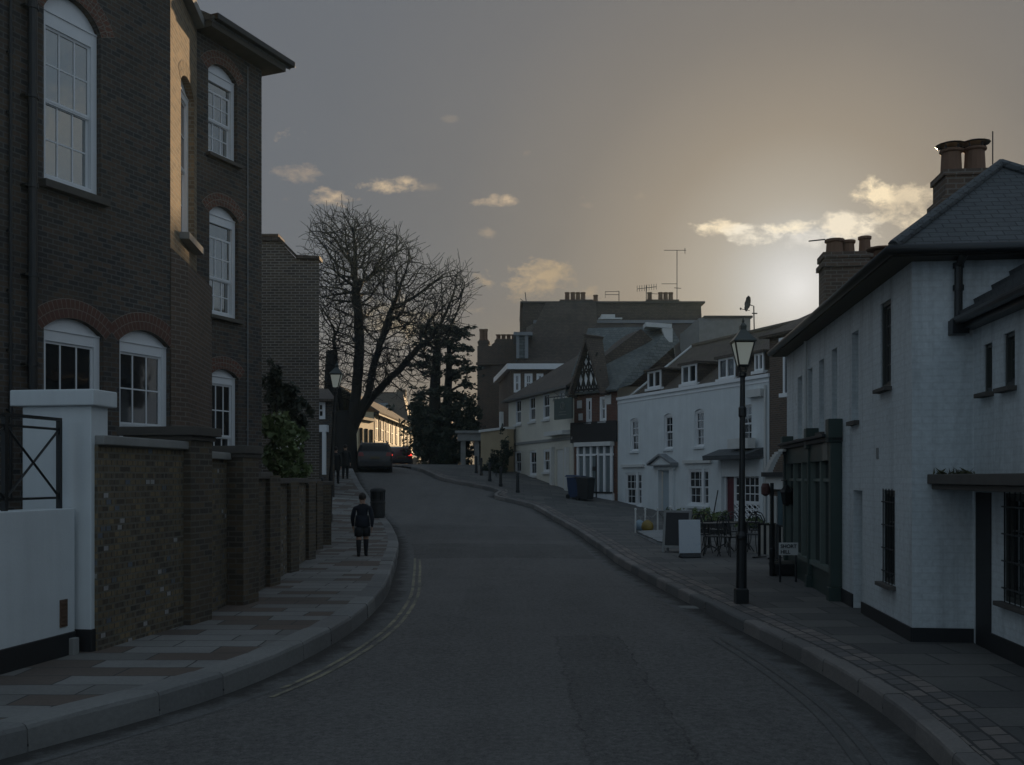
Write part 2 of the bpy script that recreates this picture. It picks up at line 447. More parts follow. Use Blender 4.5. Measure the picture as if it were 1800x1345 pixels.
class Fac:
    """a vertical wall plane: u along d, v = height, w outwards"""
    def __init__(s, O, d):
        s.O = Vector((O[0], O[1], 0)); s.d = Vector((d[0], d[1], 0)).normalized()
        s.n = Vector((s.d.y, -s.d.x, 0))
        if s.n.dot(Vector((0, 0, 0))-s.O) < 0: s.n = -s.n
    def hit(s, px, py):
        r = Vector(((px-HX)/FPX, 1, (HY-py)/FPX)); C = Vector((0, 0, CAMZ))
        t = s.n.dot(s.O-C)/s.n.dot(r); p = C+r*t
        return (p-s.O).dot(s.d), p.z
    def pt(s, u, v, w=0.0):
        p = s.O+s.d*u+s.n*w; return Vector((p.x, p.y, v))
    def box(s, mb, u0, u1, v0, v1, w0, w1):
        mb.hexa([s.pt(u0, v0, w0), s.pt(u1, v0, w0), s.pt(u1, v0, w1), s.pt(u0, v0, w1)],
                [s.pt(u0, v1, w0), s.pt(u1, v1, w0), s.pt(u1, v1, w1), s.pt(u0, v1, w1)])
    def rect(s, x0, x1, yt, yb, yc=None):
        """opening from photo measurements: left/right px, top/bottom px at its middle"""
        xm = (x0+x1)/2
        ua, ub = s.hit(x0, yt)[0], s.hit(x1, yt)[0]
        h = dict(u0=min(ua, ub), u1=max(ua, ub), v0=s.hit(xm, yb)[1], vs=s.hit(xm, yt)[1])
        h['vc'] = s.hit(xm, yc)[1] if yc is not None else h['vs']
        return h
def arch_pts(h, n=10, r_add=0.0):
    a = (h['u1']-h['u0'])/2; s = h['vc']-h['vs']; um = (h['u0']+h['u1'])/2
    if s < 1e-4: return [(h['u0'], h['vs']), (h['u1'], h['vs'])], None
    r = (a*a+s*s)/(2*s); cv = h['vc']-r; th = math.asin(min(1, a/r))
    if s > a: th = math.pi-th
    out = []
    for k in range(n+1):
        t = -th+2*th*k/n; out.append((um+(r+r_add)*math.sin(t), cv+(r+r_add)*math.cos(t)))
    return out, (um, cv, r, th)
def wall(mb, F, u0, u1, v0, v1a, v1b=None, holes=(), reveal=.12, w=0.0):
    if v1b is None: v1b = v1a
    us = sorted(set([u0, u1]+[x for h in holes for x in (h['u0'], h['u1']) if u0 < x < u1]))
    vtop = min(v1a, v1b)
    vs = sorted(set([v0]+[x for h in holes for x in (h['v0'], h['vc'])]))
    vs = [x for x in vs if v0 <= x < vtop-1e-4]
    top = lambda u: v1a+(v1b-v1a)*(u-u0)/(u1-u0)
    for ua, ub in zip(us, us[1:]):
        um = (ua+ub)/2
        for k, va in enumerate(vs):
            last = k == len(vs)-1
            vb = None if last else vs[k+1]
            vm = va+.01 if last else (va+vb)/2
            if any(h['u0'] < um < h['u1'] and h['v0'] < vm < h['vc'] for h in holes): continue
            mb.face([F.pt(ua, va, w), F.pt(ub, va, w), F.pt(ub, top(ub) if last else vb, w), F.pt(ua, top(ua) if last else vb, w)])
    for h in holes:
        ap, info = arch_pts(h)
        if info:
            mid = len(ap)//2
            for k in range(len(ap)-1):
                cx = h['u0'] if k < mid else h['u1']
                mb.face([F.pt(cx, h['vc'], w), F.pt(*ap[k], w), F.pt(*ap[k+1], w)])
        loop = [(h['u0'], h['v0'])]+ap+[(h['u1'], h['v0'])]
        for a, b in zip(loop, loop[1:]+loop[:1]):
            rv = h.get('rev', reveal); mb.face([F.pt(*a, w), F.pt(*b, w), F.pt(*b, w-rv), F.pt(*a, w-rv)])
def voussoirs(F, h, parent, rings=2, depth=.115, w=.006, name='arch'):
    mb = MB()
    ap, info = arch_pts(h)
    um, cv, r, th = info
    for k in range(rings):
        r0 = r+k*(depth+.012)+.004; r1 = r0+depth
        te = th+.06; L = 2*te*r1; n = max(6, int(L/.082))
        mb.m = 1
        for i in range(14):
            a, b = -te+2*te*i/14, -te+2*te*(i+1)/14
            q = [(um+rr*math.sin(x), cv+rr*math.cos(x)) for rr, x in ((r0-.004, a), (r0-.004, b), (r1+.010, b), (r1+.010, a))]
            mb.face([F.pt(*p, w-.003) for p in q])
        mb.m = 0
        g = .010/r1/2
        for i in range(n):
            a, b = -te+2*te*i/n+g, -te+2*te*(i+1)/n-g
            q = [(um+rr*math.sin(x), cv+rr*math.cos(x)) for rr, x in ((r0, a), (r0, b), (r1, b), (r1, a))]
            mb.face([F.pt(*p, w+.001*(i % 3)) for p in q])
    return obj(name, mb, [M['voussoir'], M['mortar']], parent)
def window(F, h, parent, cols=3, rows=(2, 2), mat=None, fw=.055, rec=.11, bar=.022, hd=0.0, sill=None, sillw=.07, glass=None, split=.5, sd=.10, gap=0.0):
    """a sash window in opening h: frame and glazing bars, pane, sill"""
    mat = mat or M['white_paint']; glass = glass or M['glass']
    u0, u1, v0, vs, vc = h['u0'], h['u1'], h['v0'], h['vs'], h['vc']
    mb = MB(); wf, wb = -rec+.05, -rec-.05
    F.box(mb, u0, u0+fw, v0, vs, wf, wb); F.box(mb, u1-fw, u1, v0, vs, wf, wb)
    F.box(mb, u0+fw, u1-fw, v0, v0+fw*1.2, wf-.005, wb)
    vt = vs-max(hd, fw)
    F.box(mb, u0+fw, u1-fw, vt, vs, wf-.008, wb)
    if vc > vs+1e-3:
        ap, _ = arch_pts(h)
        mb.face([F.pt(*p, wf-.02) for p in ap])
        F.box(mb, u0, u1, vs-.012, vs+.012, wf+.012, wb)
    ua, ub, va, vb = u0+fw, u1-fw, v0+fw*1.2, vt
    if rows[1] == 0: vmid = va
    else: vmid = va+(vb-va)*split
    s = .035
    if rows[1]:
        F.box(mb, ua, ub, vmid-.022, vmid+.022, -rec+.005, -rec-.045)
    def grid(va, vb, n, w0):
        F.box(mb, ua, ua+s, va, vb, w0, w0-.03); F.box(mb, ub-s, ub, va, vb, w0, w0-.03)
        F.box(mb, ua+s, ub-s, va, va+s, w0, w0-.03); F.box(mb, ua+s, ub-s, vb-s, vb, w0, w0-.03)
        for k in range(1, cols):
            c = ua+(ub-ua)*k/cols; F.box(mb, c-bar/2, c+bar/2, va+s, vb-s, w0-.004, w0-.026)
        for k in range(1, n):
            c = va+(vb-va)*k/n; F.box(mb, ua+s, ub-s, c-bar/2, c+bar/2, w0-.006, w0-.024)
    grid(vmid, vb-gap, rows[0], -rec+.012)
    if rows[1]: grid(va, vmid, rows[1], -rec-.024)
    o = obj('window', mb, mat, parent)
    pb = MB()
    if rows[1]:
        pb.face([F.pt(ua, va, -rec-.040), F.pt(ub, va, -rec-.040), F.pt(ub, vmid, -rec-.040), F.pt(ua, vmid, -rec-.040)])
    pb.face([F.pt(ua, vmid, -rec-.004), F.pt(ub, vmid, -rec-.004), F.pt(ub, vb, -rec-.004), F.pt(ua, vb, -rec-.004)])
    obj('pane', pb, glass, o)
    if sill:
        sb = MB(); F.box(sb, u0-sd*.6, u1+sd*.6, v0-sillw, v0-.002, sd, -rec+.04); obj('sill', sb, sill, o, bevel=.006)
    return o
def pot(mb, c, r, h, n=10, flare=1.0):
    mb.lathe([(r*.95, 0), (r*1.0, h*.1), (r*.85, h*.2), (r*.82, h*.8), (r*.98*flare, h*.86), (r*1.0*flare, h), (r*.7, h), (r*.65, h*.8)], c, n)
# ================================================================== ground, road, kerbs
KL, KR = .17, .12     # pavement heights above the road
pxL = [(0, 1276), (116, 1258), (232, 1230), (364, 1196), (472, 1156), (560, 1116), (632, 1076), (680, 1028), (696, 980), (702, 952), (696, 935), (688, 921), (676, 905), (647, 868), (635, 853)]
pxR = [(1691, 1345), (1631, 1279), (1566, 1225), (1508, 1192), (1450, 1160), (1389, 1127), (1290, 1082), (1245, 1059), (1183, 1030), (1126, 1001), (1085, 979), (1060, 960), (1025, 937), (1000, 921), (960, 899), (943, 889), (920, 878), (893, 866), (870, 857)]
tabL = [(-40, -9.5), (-6, -7.4), (0, -6.3), (4, -5.0)]+[(p.y, p.x) for p in (G(x, y, KL) for x, y in pxL)]+[(51, -8.0), (56, -9.0), (62, -10.6), (70, -13.2), (80, -17), (95, -23)]
tabR = [(-40, 1.2), (-6, 1.9), (0, 2.3), (4, 2.65)]+[(p.y, p.x) for p in (G(x, y, KR) for x, y in pxR)]+[(46.5, -2.0), (52, -3.6), (58, -5.4), (66, -8.0), (76, -11.5), (95, -18.5)]
def smooth_tab(tab, step=.5):
    tab = sorted(tab); ys = np.arange(-36, 92, step)
    xs = np.interp(ys, [a for a, b in tab], [b for a, b in tab])
    k = np.array([1, 2, 3, 4, 3, 2, 1.]); k /= k.sum()
    xs = np.convolve(np.pad(xs, 3, mode='edge'), k, mode='valid')
    return list(zip(ys.tolist(), xs.tolist()))
tabL, tabR = smooth_tab(tabL), smooth_tab(tabR)
XL = lambda y: lerp_tab(tabL, y)
XR = lambda y: lerp_tab(tabR, y)

def mat_asphalt():
    m, t, b = newmat('asphalt')
    uv, ob = uvm(t)
    f = t.noise(ob, 60, 4, .75); f2 = t.noise(ob, 17, 4, .7); md = t.noise(ob, 1.1, 6, .65); big = t.noise(ob, .22, 3, .5)
    mp = t.node('ShaderNodeMapping'); t.l.new(ob, mp.inputs[0]); mp.inputs['Scale'].default_value = (1.1, .10, 1)
    tr = t.noise(mp.outputs[0], 1.0, 5, .6)
    k = t.m('ADD', -1.50, t.m('ADD', t.m('ADD', t.m('MULTIPLY', f, 2.0), t.m('MULTIPLY', f2, 1.7)), t.m('ADD', t.m('MULTIPLY', md, .42), t.m('ADD', t.m('MULTIPLY', big, .30), t.m('MULTIPLY', tr, .55)))))
    so_ = t.node('ShaderNodeSeparateXYZ'); t.l.new(ob, so_.inputs[0])
    wy = t.m('ADD', so_.outputs[1], t.m('MULTIPLY', t.m('SUBTRACT', t.noise(ob, 1.6, 4, .6), .5), .5)); wx = t.m('ADD', so_.outputs[0], t.m('MULTIPLY', t.m('SUBTRACT', t.noise(ob, 2.1, 4, .6), .5), .25))
    def between(v, a, b): return t.m('MULTIPLY', t.m('GREATER_THAN', v, a), t.m('LESS_THAN', v, b))
    # relaid strips: across the road, and a trench along it; tarred joints at their edges
    for (ya, yb, xa, xb, g) in ((24.5, 29.0, -9, 9, -.20), (30.5, 36, -9, 9, -.12), (-9, 12.6, .55, 1.35, -.13), (13.2, 19.5, -1.7, -.8, .10)):
        k = t.m('ADD', k, t.m('MULTIPLY', t.m('MULTIPLY', between(wy, ya, yb), between(wx, xa, xb)), g))
    for (ya, yb, xa, xb) in ((24.46, 24.54, -9, 9), (28.97, 29.05, -9, 9), (-9, 12.6, .53, .56), (-9, 12.6, 1.335, 1.36), (13.2, 19.5, -1.71, -1.685)):
        k = t.m('SUBTRACT', k, t.m('MULTIPLY', t.m('MULTIPLY', between(wy, ya, yb), between(wx, xa, xb)), .22))
    col = t.mix(1.0, (.131, .123, .116, 1), t.comb(k, k, k), 'MULTIPLY')
    # pale aggregate specks
    sp = t.m('GREATER_THAN', t.noise(ob, 42, 2, .5), .70)
    col = t.mix(t.m('MULTIPLY', sp, .35), col, (.20, .19, .18, 1))
    t.l.new(col, b.inputs['Base Color']); b.inputs['Roughness'].default_value = .82
    b.inputs['Specular IOR Level'].default_value = .35
    bump(t, b, t.m('ADD', f, f2), .8, .012)
    return m
def mat_slabs(name, w, h, gap, cols, rough=.85, tone=1.0, cm=(.05, .048, .045), patch=None, off=.37):
    """paving: colours chosen per slab from a short list"""
    m, t, b = newmat(name)
    uv, ob = uvm(t)
    wv = t.vm('ADD', uv, t.vm('MULTIPLY', t.comb(t.m('SUBTRACT', t.noise(uv, 1.7, 2), .5), t.m('SUBTRACT', t.noise(uv, 2.3, 2), .5), 0), (.05, .05, 0)))
    br = bricknode(t, wv, w, h, gap, (0, 0, 0), (1, 1, 1), (.5, .5, .5), smooth=.05, offset=off)
    n = len(cols); stops = [(i/n, c) for i, c in enumerate(cols)]
    col = t.ramp(br.outputs[0], stops, 'CONSTANT')
    n1 = t.noise(uv, .8, 5, .6); n2 = t.noise(uv, 22, 4, .7)
    f = t.m('MULTIPLY', t.m('ADD', .6, t.m('MULTIPLY', n1, .8)), t.m('ADD', .7, t.m('MULTIPLY', n2, .6)))
    f = t.m('MULTIPLY', f, tone)
    col = t.mix(1.0, col, t.comb(f, f, f), 'MULTIPLY')
    col = t.mix(br.outputs[1], col, c4(cm))
    t.l.new(col, b.inputs['Base Color']); b.inputs['Roughness'].default_value = rough
    bump(t, b, t.m('ADD', t.m('MULTIPLY', br.outputs[1], -1.2), t.m('MULTIPLY', n2, .5)), .6, .012)
    return m
M['asphalt'] = mat_asphalt()
M['slab_left'] = mat_slabs('left_paving_slabs', .92, .40, .010, [(.215, .21, .20), (.122, .094, .077), (.18, .175, .165), (.205, .20, .19), (.11, .088, .074), (.155, .15, .14)], off=.43)
M['slab_right'] = mat_slabs('right_paving_slabs', .95, .62, .014, [(.11, .105, .098), (.085, .082, .078), (.125, .118, .108), (.095, .09, .086)], off=.4)
M['setts'] = mat_slabs('granite_setts', .24, .17, .014, [(.17, .145, .13), (.13, .12, .115), (.20, .17, .15), (.11, .10, .095)], off=.5)
M['kerbstone'] = mat_slabs('granite_kerbstone', .95, 9.0, .010, [(.19, .187, .18), (.155, .152, .147), (.21, .206, .196), (.17, .162, .155)], off=0.0, cm=(.04, .04, .038))
M['kerb_dark'] = mat_slabs('old_dark_kerbstone', .95, 9.0, .010, [(.17, .155, .145), (.13, .125, .12), (.20, .18, .165), (.15, .14, .13)], off=0.0, cm=(.03, .03, .028))
M['earth'] = mat_plain('bare_ground', (.06, .055, .045), .95, .4, .3, .3, 4)
def mat_worn(name, c, keep):
    m, t, b = newmat(name); uv, ob = uvm(t)
    n = t.m('ADD', t.m('MULTIPLY', t.noise(ob, 2.2, 5, .7), .6), t.m('MULTIPLY', t.noise(ob, 14, 4, .7), .4))
    k = t.m('MULTIPLY', t.m('SUBTRACT', n, 1-keep), 5.0, clamp=True)
    col = t.mix(k, (.095, .092, .088, 1), c4(c)); t.l.new(col, b.inputs['Base Color']); b.inputs['Roughness'].default_value = .85
    return m
M['yellow_line'] = mat_worn('worn_yellow_road_paint', (.32, .285, .19), .60)
M['white_line'] = mat_worn('worn_white_road_paint', (.30, .30, .29), .48)
M['ghost_line'] = mat_worn('ghost_of_old_road_paint', (.15, .145, .13), .48)

ys = list(np.arange(-34, 4, 2.0))+list(np.arange(4, 30, .5))+list(np.arange(30, 90.1, 1.0))
def strip(fx0, fx1, fz, n, uvf=None):
    mb = MB()
    for a, b in zip(ys, ys[1:]):
        for k in range(n):
            P = []
            for (y, t) in ((a, k/n), (a, (k+1)/n), (b, (k+1)/n), (b, k/n)):
                x0, x1 = fx0(y), fx1(y); x = x0+(x1-x0)*t; P.append((x, y, fz(x, y, t)))
            mb.face(P)
    return mb
def merge(o):
    bm = bmesh.new(); bm.from_mesh(o.data); bmesh.ops.remove_doubles(bm, verts=bm.verts, dist=.0005); bmesh.ops.recalc_face_normals(bm, faces=bm.faces)
    if bm.faces and sum(f.normal.z for f in bm.faces) < -.5*len(bm.faces): bmesh.ops.reverse_faces(bm, faces=bm.faces)
    bm.to_mesh(o.data); bm.free()
    for p in o.data.polygons: p.use_smooth = True
rd = struct('road', strip(lambda y: XL(y)-.05, lambda y: XR(y)+.05, lambda x, y, t: gz(x, y)+.05*(1-(2*t-1)**2)-.05, 14), M['asphalt']); merge(rd)
lp = struct('left_pavement', strip(lambda y: XL(y)-14, lambda y: XL(y)-.29, lambda x, y, t: gz(x, y)+KL+.03*(1-t)*0, 14), M['slab_left']); merge(lp)
rp = struct('right_pavement', strip(lambda y: XR(y)+.55, lambda y: XR(y)+16, lambda x, y, t: gz(x, y)+KR+.02+.02*t, 12), M['slab_right']); merge(rp)
def ribbon(fx, prof, closed=False, y0=-34, y1=89):
    """sweep a cross profile [(dx, dz)] along a kerb line; u along, v across"""
    mb = MB(); L = 0.0; yy = [y for y in ys if y0 <= y <= y1]
    rows = []
    for i, y in enumerate(yy):
        if i: L += math.hypot(yy[i]-yy[i-1], fx(yy[i])-fx(yy[i-1]))
        rows.append((L, [(fx(y)+dx, y, gz(fx(y)+dx, y)+dz) for dx, dz in prof]))
    acc = [0]
    for (a, b), (c, d) in zip(prof, prof[1:]): acc.append(acc[-1]+math.hypot(c-a, d-b))
    for (la, A), (lb, B) in zip(rows, rows[1:]):
        for k in range(len(prof)-1):
            mb.face([A[k], A[k+1], B[k+1], B[k]], [(la, acc[k]+.2), (la, acc[k+1]+.2), (lb, acc[k+1]+.2), (lb, acc[k]+.2)])
    return mb
def kerb_stones(fx, prof, length, seed, y0=3.5, y1=60):
    """a kerb of separate stones, each a little out of line"""
    rng = random.Random(seed); mb = MB(); y = y0; u = 0.0
    acc = [0]
    for (a, b), (c, d) in zip(prof, prof[1:]): acc.append(acc[-1]+math.hypot(c-a, d-b))
    n = 0
    while y < y1:
        sl_ = math.hypot(1, (fx(y+.5)-fx(y))/.5); L = length*rng.uniform(.72, 1.2)/sl_
        jx, jz, tz = rng.uniform(-.007, .007), rng.uniform(-.005, .005), rng.uniform(-.004, .004)
        k = 3; rows = []
        for i in range(k+1):
            yy = y+.006+(L-.012)*i/k; e = .006 if i in (0, k) else 0
            rows.append([(fx(yy)+dx+jx+rng.uniform(-.003, .003), yy, gz(fx(yy)+dx, yy)+dz+jz+tz*i/k-(e if dz > 0 else 0)) for dx, dz in prof])
        for i in range(k):
            for j in range(len(prof)-1):
                uu = [n*.95+.06+.83*q/k for q in (i, i+1)]
                mb.face([rows[i][j], rows[i][j+1], rows[i+1][j+1], rows[i+1][j]], [(uu[0], acc[j]+.2), (uu[0], acc[j+1]+.2), (uu[1], acc[j+1]+.2), (uu[1], acc[j]+.2)])
        mb.face(rows[0]); mb.face(rows[-1])
        y += L; n += 1
    return mb
struct('left_kerb', kerb_stones(XL, [(.0, -.12), (-.010, KL-.045), (-.022, KL-.014), (-.05, KL+.004), (-.30, KL+.006), (-.30, KL-.1)], 1.15, 5), M['kerbstone'])
struct('right_kerb', kerb_stones(XR, [(.0, -.12), (.008, KR-.03), (.018, KR-.006), (.035, KR+.004), (.165, KR+.008), (.165, KR-.1)], .85, 6), M['kerb_dark'])
struct('right_sett_border', ribbon(XR, [(.175, KR-.1), (.175, KR+.004), (.555, KR+.022), (.555, KR-.1)]), M['setts'])
# gutters: strip beside each kerb, darker towards the kerb stones
def mat_gutter():
    m, t, b = newmat('dark_gutter_asphalt'); uv, ob = uvm(t); sx = t.node('ShaderNodeSeparateXYZ'); t.l.new(uv, sx.inputs[0])
    n = t.noise(ob, 2.4, 5, .7); n2 = t.noise(ob, 30, 4, .7)
    k = t.m('MULTIPLY', t.m('ADD', t.m('SUBTRACT', .52, sx.outputs[1]), t.m('MULTIPLY', t.m('SUBTRACT', n, .5), .9)), 4.5, clamp=True)
    f = t.m('ADD', .3, t.m('MULTIPLY', n2, 1.4))
    col = t.mix(1.0, t.mix(k, (.115, .112, .108, 1), (.035, .032, .029, 1)), t.comb(f, f, f), 'MULTIPLY')
    t.l.new(col, b.inputs['Base Color']); b.inputs['Roughness'].default_value = .9; bump(t, b, n2, .7, .01)
    return m
M['gutter'] = mat_gutter()
struct('left_gutter', ribbon(XL, [(.01, -.042), (.40, -.034)]), M['gutter'])
struct('right_gutter', ribbon(XR, [(-.01, -.042), (-.38, -.034)]), M['gutter'])
def rz(x, y):
    t = (x-XL(y)+.05)/(XR(y)-XL(y)+.1); return gz(x, y)+.05*(1-(2*t-1)**2)-.05
def paint_line(name, fx, dx, w, y0, y1, m, step=.5):
    mb = MB(); y = y0
    while y < y1:
        b = y+step; q = [(fx(y)+dx, y), (fx(y)+dx+w, y), (fx(b)+dx+w, b), (fx(b)+dx, b)]
        mb.face([(p[0], p[1], rz(*p)+.006) for p in q]); y = b
    return struct(name, mb, m)
paint_line('yellow_line', XL, .40, .055, 9.6, 24.5, M['yellow_line'])
paint_line('yellow_line', XL, .52, .055, 9.2, 24.0, M['yellow_line'])
paint_line('yellow_line', XL, .33, .05, 28, 46, M['white_line'], 1.0)
paint_line('yellow_line', XR, -.62, .05, 4.6, 12.4, M['ghost_line'])
paint_line('yellow_line', XR, -.50, .05, 4.6, 12.4, M['ghost_line'])
# terrain under everything
mb = MB(); gx = [-90, -60, -40, -30, -22, -16, -12, -8, -4, 0, 4, 8, 12, 16, 22, 30, 40, 60, 90]
gy = [-60, -40, -20, 0, 10, 20, 26, 32, 38, 44, 50, 56, 62, 68, 76, 84, 95, 110, 130, 170]
for a, b in zip(gy, gy[1:]):
    for c, d in zip(gx, gx[1:]):
        mb.face([(x, y, gz(x, y)-.28) for x, y in ((c, a), (d, a), (d, b), (c, b))])
tr = struct('ground', mb, M['earth']); merge(tr)

# ================================================================== LEFT: tall brick school-like building
bd = Vector((.394, .919)).normalized(); cd = Vector((-.108, .994)).normalized()
C1 = Vector((-5.49, 16.0)); C2 = C1+cd*2.05; C3 = C2+bd*1.88
bn = Vector((bd.y, -bd.x)); A0 = C1-bd*11
F1 = Fac(A0, bd); F1.O = Vector((A0.x, A0.y, 0))
F1 = Fac(C1, bd); F2 = Fac(C1, cd); F3 = Fac(C2, bd)
L2 = 2.05; L3 = 1.88
TOP = 12.6
lb = thing('brick_building', 'tall dark brick building with white arched sash windows behind the street wall', 'building', (C1.x-2, C1.y, 0))
holes1 = [F1.rect(77, 177, 36, 333, -3), F1.rect(77, 182, 584, 806, 560), F1.rect(210, 299, 604, 772, 581)]
zE3 = F3.hit(466, 128)[1]; TOP3 = zE3
holes3 = [F3.rect(366, 417, 134, 279, 116), F3.rect(368, 419, 381, 558, 364), F3.rect(370, 419, 662, 800, 649)]
h2 = F2.rect(318, 341, 158, 422, 138)
mb = MB()
wall(mb, F1, -11, 0, -.5, TOP, holes=holes1, reveal=.14)
n2 = F1.n*-1
mb.face([(A0.x, A0.y, -.5), (A0.x, A0.y, TOP), (A0.x-bn.x*8, A0.y-bn.y*8, TOP), (A0.x-bn.x*8, A0.y-bn.y*8, -.5)])
wall(mb, F3, 0, L3, -.5, TOP3+.05, holes=holes3, reveal=.14)
B3 = C3-bn*9; B2 = C2-bn*9; B0 = A0-bn*8
mb.face([(C3.x, C3.y, -.5), (C3.x, C3.y, TOP3), (B3.x, B3.y, TOP3), (B3.x, B3.y, -.5)])
mb.face([(B3.x, B3.y, -.5), (B3.x, B3.y, TOP3), (B0.x, B0.y, TOP3), (B0.x, B0.y, -.5)])
mb.face([(C2.x, C2.y, TOP3-.3), (C2.x, C2.y, TOP), (B2.x, B2.y, TOP), (B2.x, B2.y, TOP3-.3)])
mb.face([(A0.x, A0.y, TOP), (C1.x, C1.y, TOP), (C2.x, C2.y, TOP), (B2.x, B2.y, TOP), (B0.x, B0.y, TOP)])
obj('wall', mb, M['brick_dark'], lb)
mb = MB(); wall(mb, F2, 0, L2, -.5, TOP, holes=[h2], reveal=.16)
obj('chamfered_wall', mb, M['brick_sunlit_yellow'], lb)
# thicker lower stage of the chamfer with a sloped shoulder
ex = .40; zs = F2.hit(318, 470)[1]
mb = MB(); q = [C1+bn*.01, C1+bd*ex+bn*.01, C2+bd*ex+bn*.01, C2-bn*.3]
mb.prism([(p.x, p.y) for p in q], -.4, 0, [zs+.16, zs-.02, zs-.02, zs+.16])
obj('lower_stage', mb, M['brick_brown'], lb)
for h in holes1[1:]: voussoirs(F1, h, lb, 2, .125)
mb = None
voussoirs(F1, holes1[0], lb, 2, .125).data.materials[0] = M['brick_red']
for h in holes3: voussoirs(F3, h, lb, 2, .11).data.materials[0] = M['brick_red']
voussoirs(F2, h2, lb, 2, .11).data.materials[0] = M['brick_sunlit_yellow']
window(F1, holes1[0], lb, 3, (2, 2), glass=M['glass_sky'], rec=.13, hd=.20, fw=.10, sill=M['dark_stone'], sd=.12, sillw=.11)
window(F1, holes1[1], lb, 3, (1, 2), rec=.13, hd=.16, fw=.10, split=.30, sill=M['dark_stone'], glass=M['glass_dim'])
window(F1, holes1[2], lb, 3, (2, 1), rec=.13, hd=.16, fw=.10, split=.08, sill=M['dark_stone'], glass=M['glass'])
window(F3, holes3[0], lb, 3, (2, 2), glass=M['glass_sky'], rec=.13, hd=.16, fw=.08, split=.45, sill=M['dark_stone'], gap=.16)
window(F3, holes3[1], lb, 3, (2, 2), glass=M['glass_sky'], rec=.13, hd=.16, fw=.08, split=.38, sill=M['dark_stone'], gap=.24)
window(F3, holes3[2], lb, 3, (2, 1), rec=.13, hd=.14, fw=.08, split=.2, sill=M['dark_stone'], glass=M['glass_dim'])
window(F2, h2, lb, 2, (2, 2), rec=.15, hd=.12, fw=.08, sill=M['grey_stone'], sd=.16, sillw=.12)
# stone band on the chamfer
mb = MB(); vb = F2.hit(340, 30)[1]; F2.box(mb, -.06, L2+.10, vb-.10, vb+.06, -.02, .16); obj('string_course', mb, M['grey_stone'], lb, bevel=.01)
# eaves and roof of the far wing
ov = .42
mb = MB()
F3.box(mb, -.02, L3+.30, TOP3+.03, TOP3+.16, -.3, ov-.06)
obj('eaves', mb, M['dark_stone'], lb)
mb = MB(); F3.box(mb, .0, L3+.46, TOP3+.15, TOP3+.27, ov-.14, ov+.06); obj('gutter', mb, M['black_iron'], lb, bevel=.02)
mb = MB()
P = [F3.pt(-.05, TOP3+.20, ov), F3.pt(L3+.42, TOP3+.20, ov), F3.pt(L3+.42, TOP3+2.6, -4.2), F3.pt(-.05, TOP3+2.6, -4.2)]
mb.slab(P, .10); mb.slab([P[2], P[3], F3.pt(-.05, TOP3+.2, -8.8), F3.pt(L3+.42, TOP3+.2, -8.8)], .1)
obj('roof', mb, M['slate'], lb)
# pipes
def pipe_on(F, px, y0, y1, r, w, name='drainpipe', m='black_iron', par=lb, brackets=6):
    u, v0 = F.hit(px, y0); v1 = F.hit(px, y1)[1]
    mb = MB(); mb.tube([F.pt(u, v0, w), F.pt(u, v1, w)], r, 10)
    for k in range(brackets):
        v = v1+(v0-v1)*(k+.5)/brackets
        mb.tube([F.pt(u, v, w), F.pt(u, v+.06, w)], r*1.25, 10); F.box(mb, u-r*1.8, u+r*1.8, v+.01, v+.04, 0, w)
    return obj(name, mb, M[m], par, smooth=False)
pipe_on(F1, 48, -60, 880, .062, .10)
pipe_on(F1, 15, -60, 880, .022, .04, brackets=9)
pipe_on(F3, 434, 118, 800, .012, .02, name='conduit', m='lead', brackets=8)

# ------------------------------------------------------------------ white street wall with pier and railing
pz = KL
pA = G(130, 1148, KL); pB = G(-60, 1203, KL)
wd = Vector((pA.x-pB.x, pA.y-pB.y)).normalized(); FW = Fac((pA.x, pA.y), wd)
ztop = FW.hit(60, 897)[1]
ww = thing('white_street_wall', 'white rendered low wall with tall square capped pier and black plinth', 'wall', (pA.x, pA.y, gz(pA.x, pA.y)+KL))
mb = MB(); FW.box(mb, -9, .02, -.3, ztop, -.30, 0)
mb.m = 1; FW.box(mb, -9, .02, -.3, .40, -.31, .015)
obj('wall', mb, [M['render_white'], M['black_paint']], ww, bevel=.012)
# pier: road face between px 160 and 190
u0 = .0; pw = .135; d1 = FW.hit(190, 900)
FPr = Fac((pA.x+FW.n.x*pw, pA.y+FW.n.y*pw), wd)
ua = FPr.hit(160, 800)[0]; ub = FPr.hit(190, 800)[0]
zc = FPr.hit(182, 716)[1]
pwid = .80
mb = MB(); FPr.box(mb, ua, ub, -.3, zc, -pwid, 0)
mb.m = 1; FPr.box(mb, ua-.012, ub+.012, -.3, FPr.hit(170, 1104)[1], -pwid-.01, .014)
obj('pier', mb, [M['render_white'], M['black_paint']], ww, bevel=.012)
mb = MB(); zc2 = FPr.hit(182, 696)[1]
FPr.box(mb, ua-.07, ub+.07, zc, zc2+.05, -pwid-.10, .07)
obj('pier_cap', mb, M['render_white'], ww, bevel=.015)
mb = MB(); u = FW.hit(111, 1078)[0]; v = FW.hit(111, 1078)[1]
FW.box(mb, u-.06, u+.06, v-.14, v+.14, 0, .012)
for k in range(6): FW.box(mb, u-.045, u+.045, v-.12+k*.042, v-.10+k*.042, .012, .02)
obj('vent_grille', mb, mat_plain('rusty_vent', (.12, .07, .045), .8, .4, 5, .2), ww)
mb = MB(); u = FW.hit(124, 1130)[0]; FW.box(mb, u-.05, u+.05, 0, .34, 0, .07); obj('meter_box', mb, M['concrete'], ww, bevel=.01)
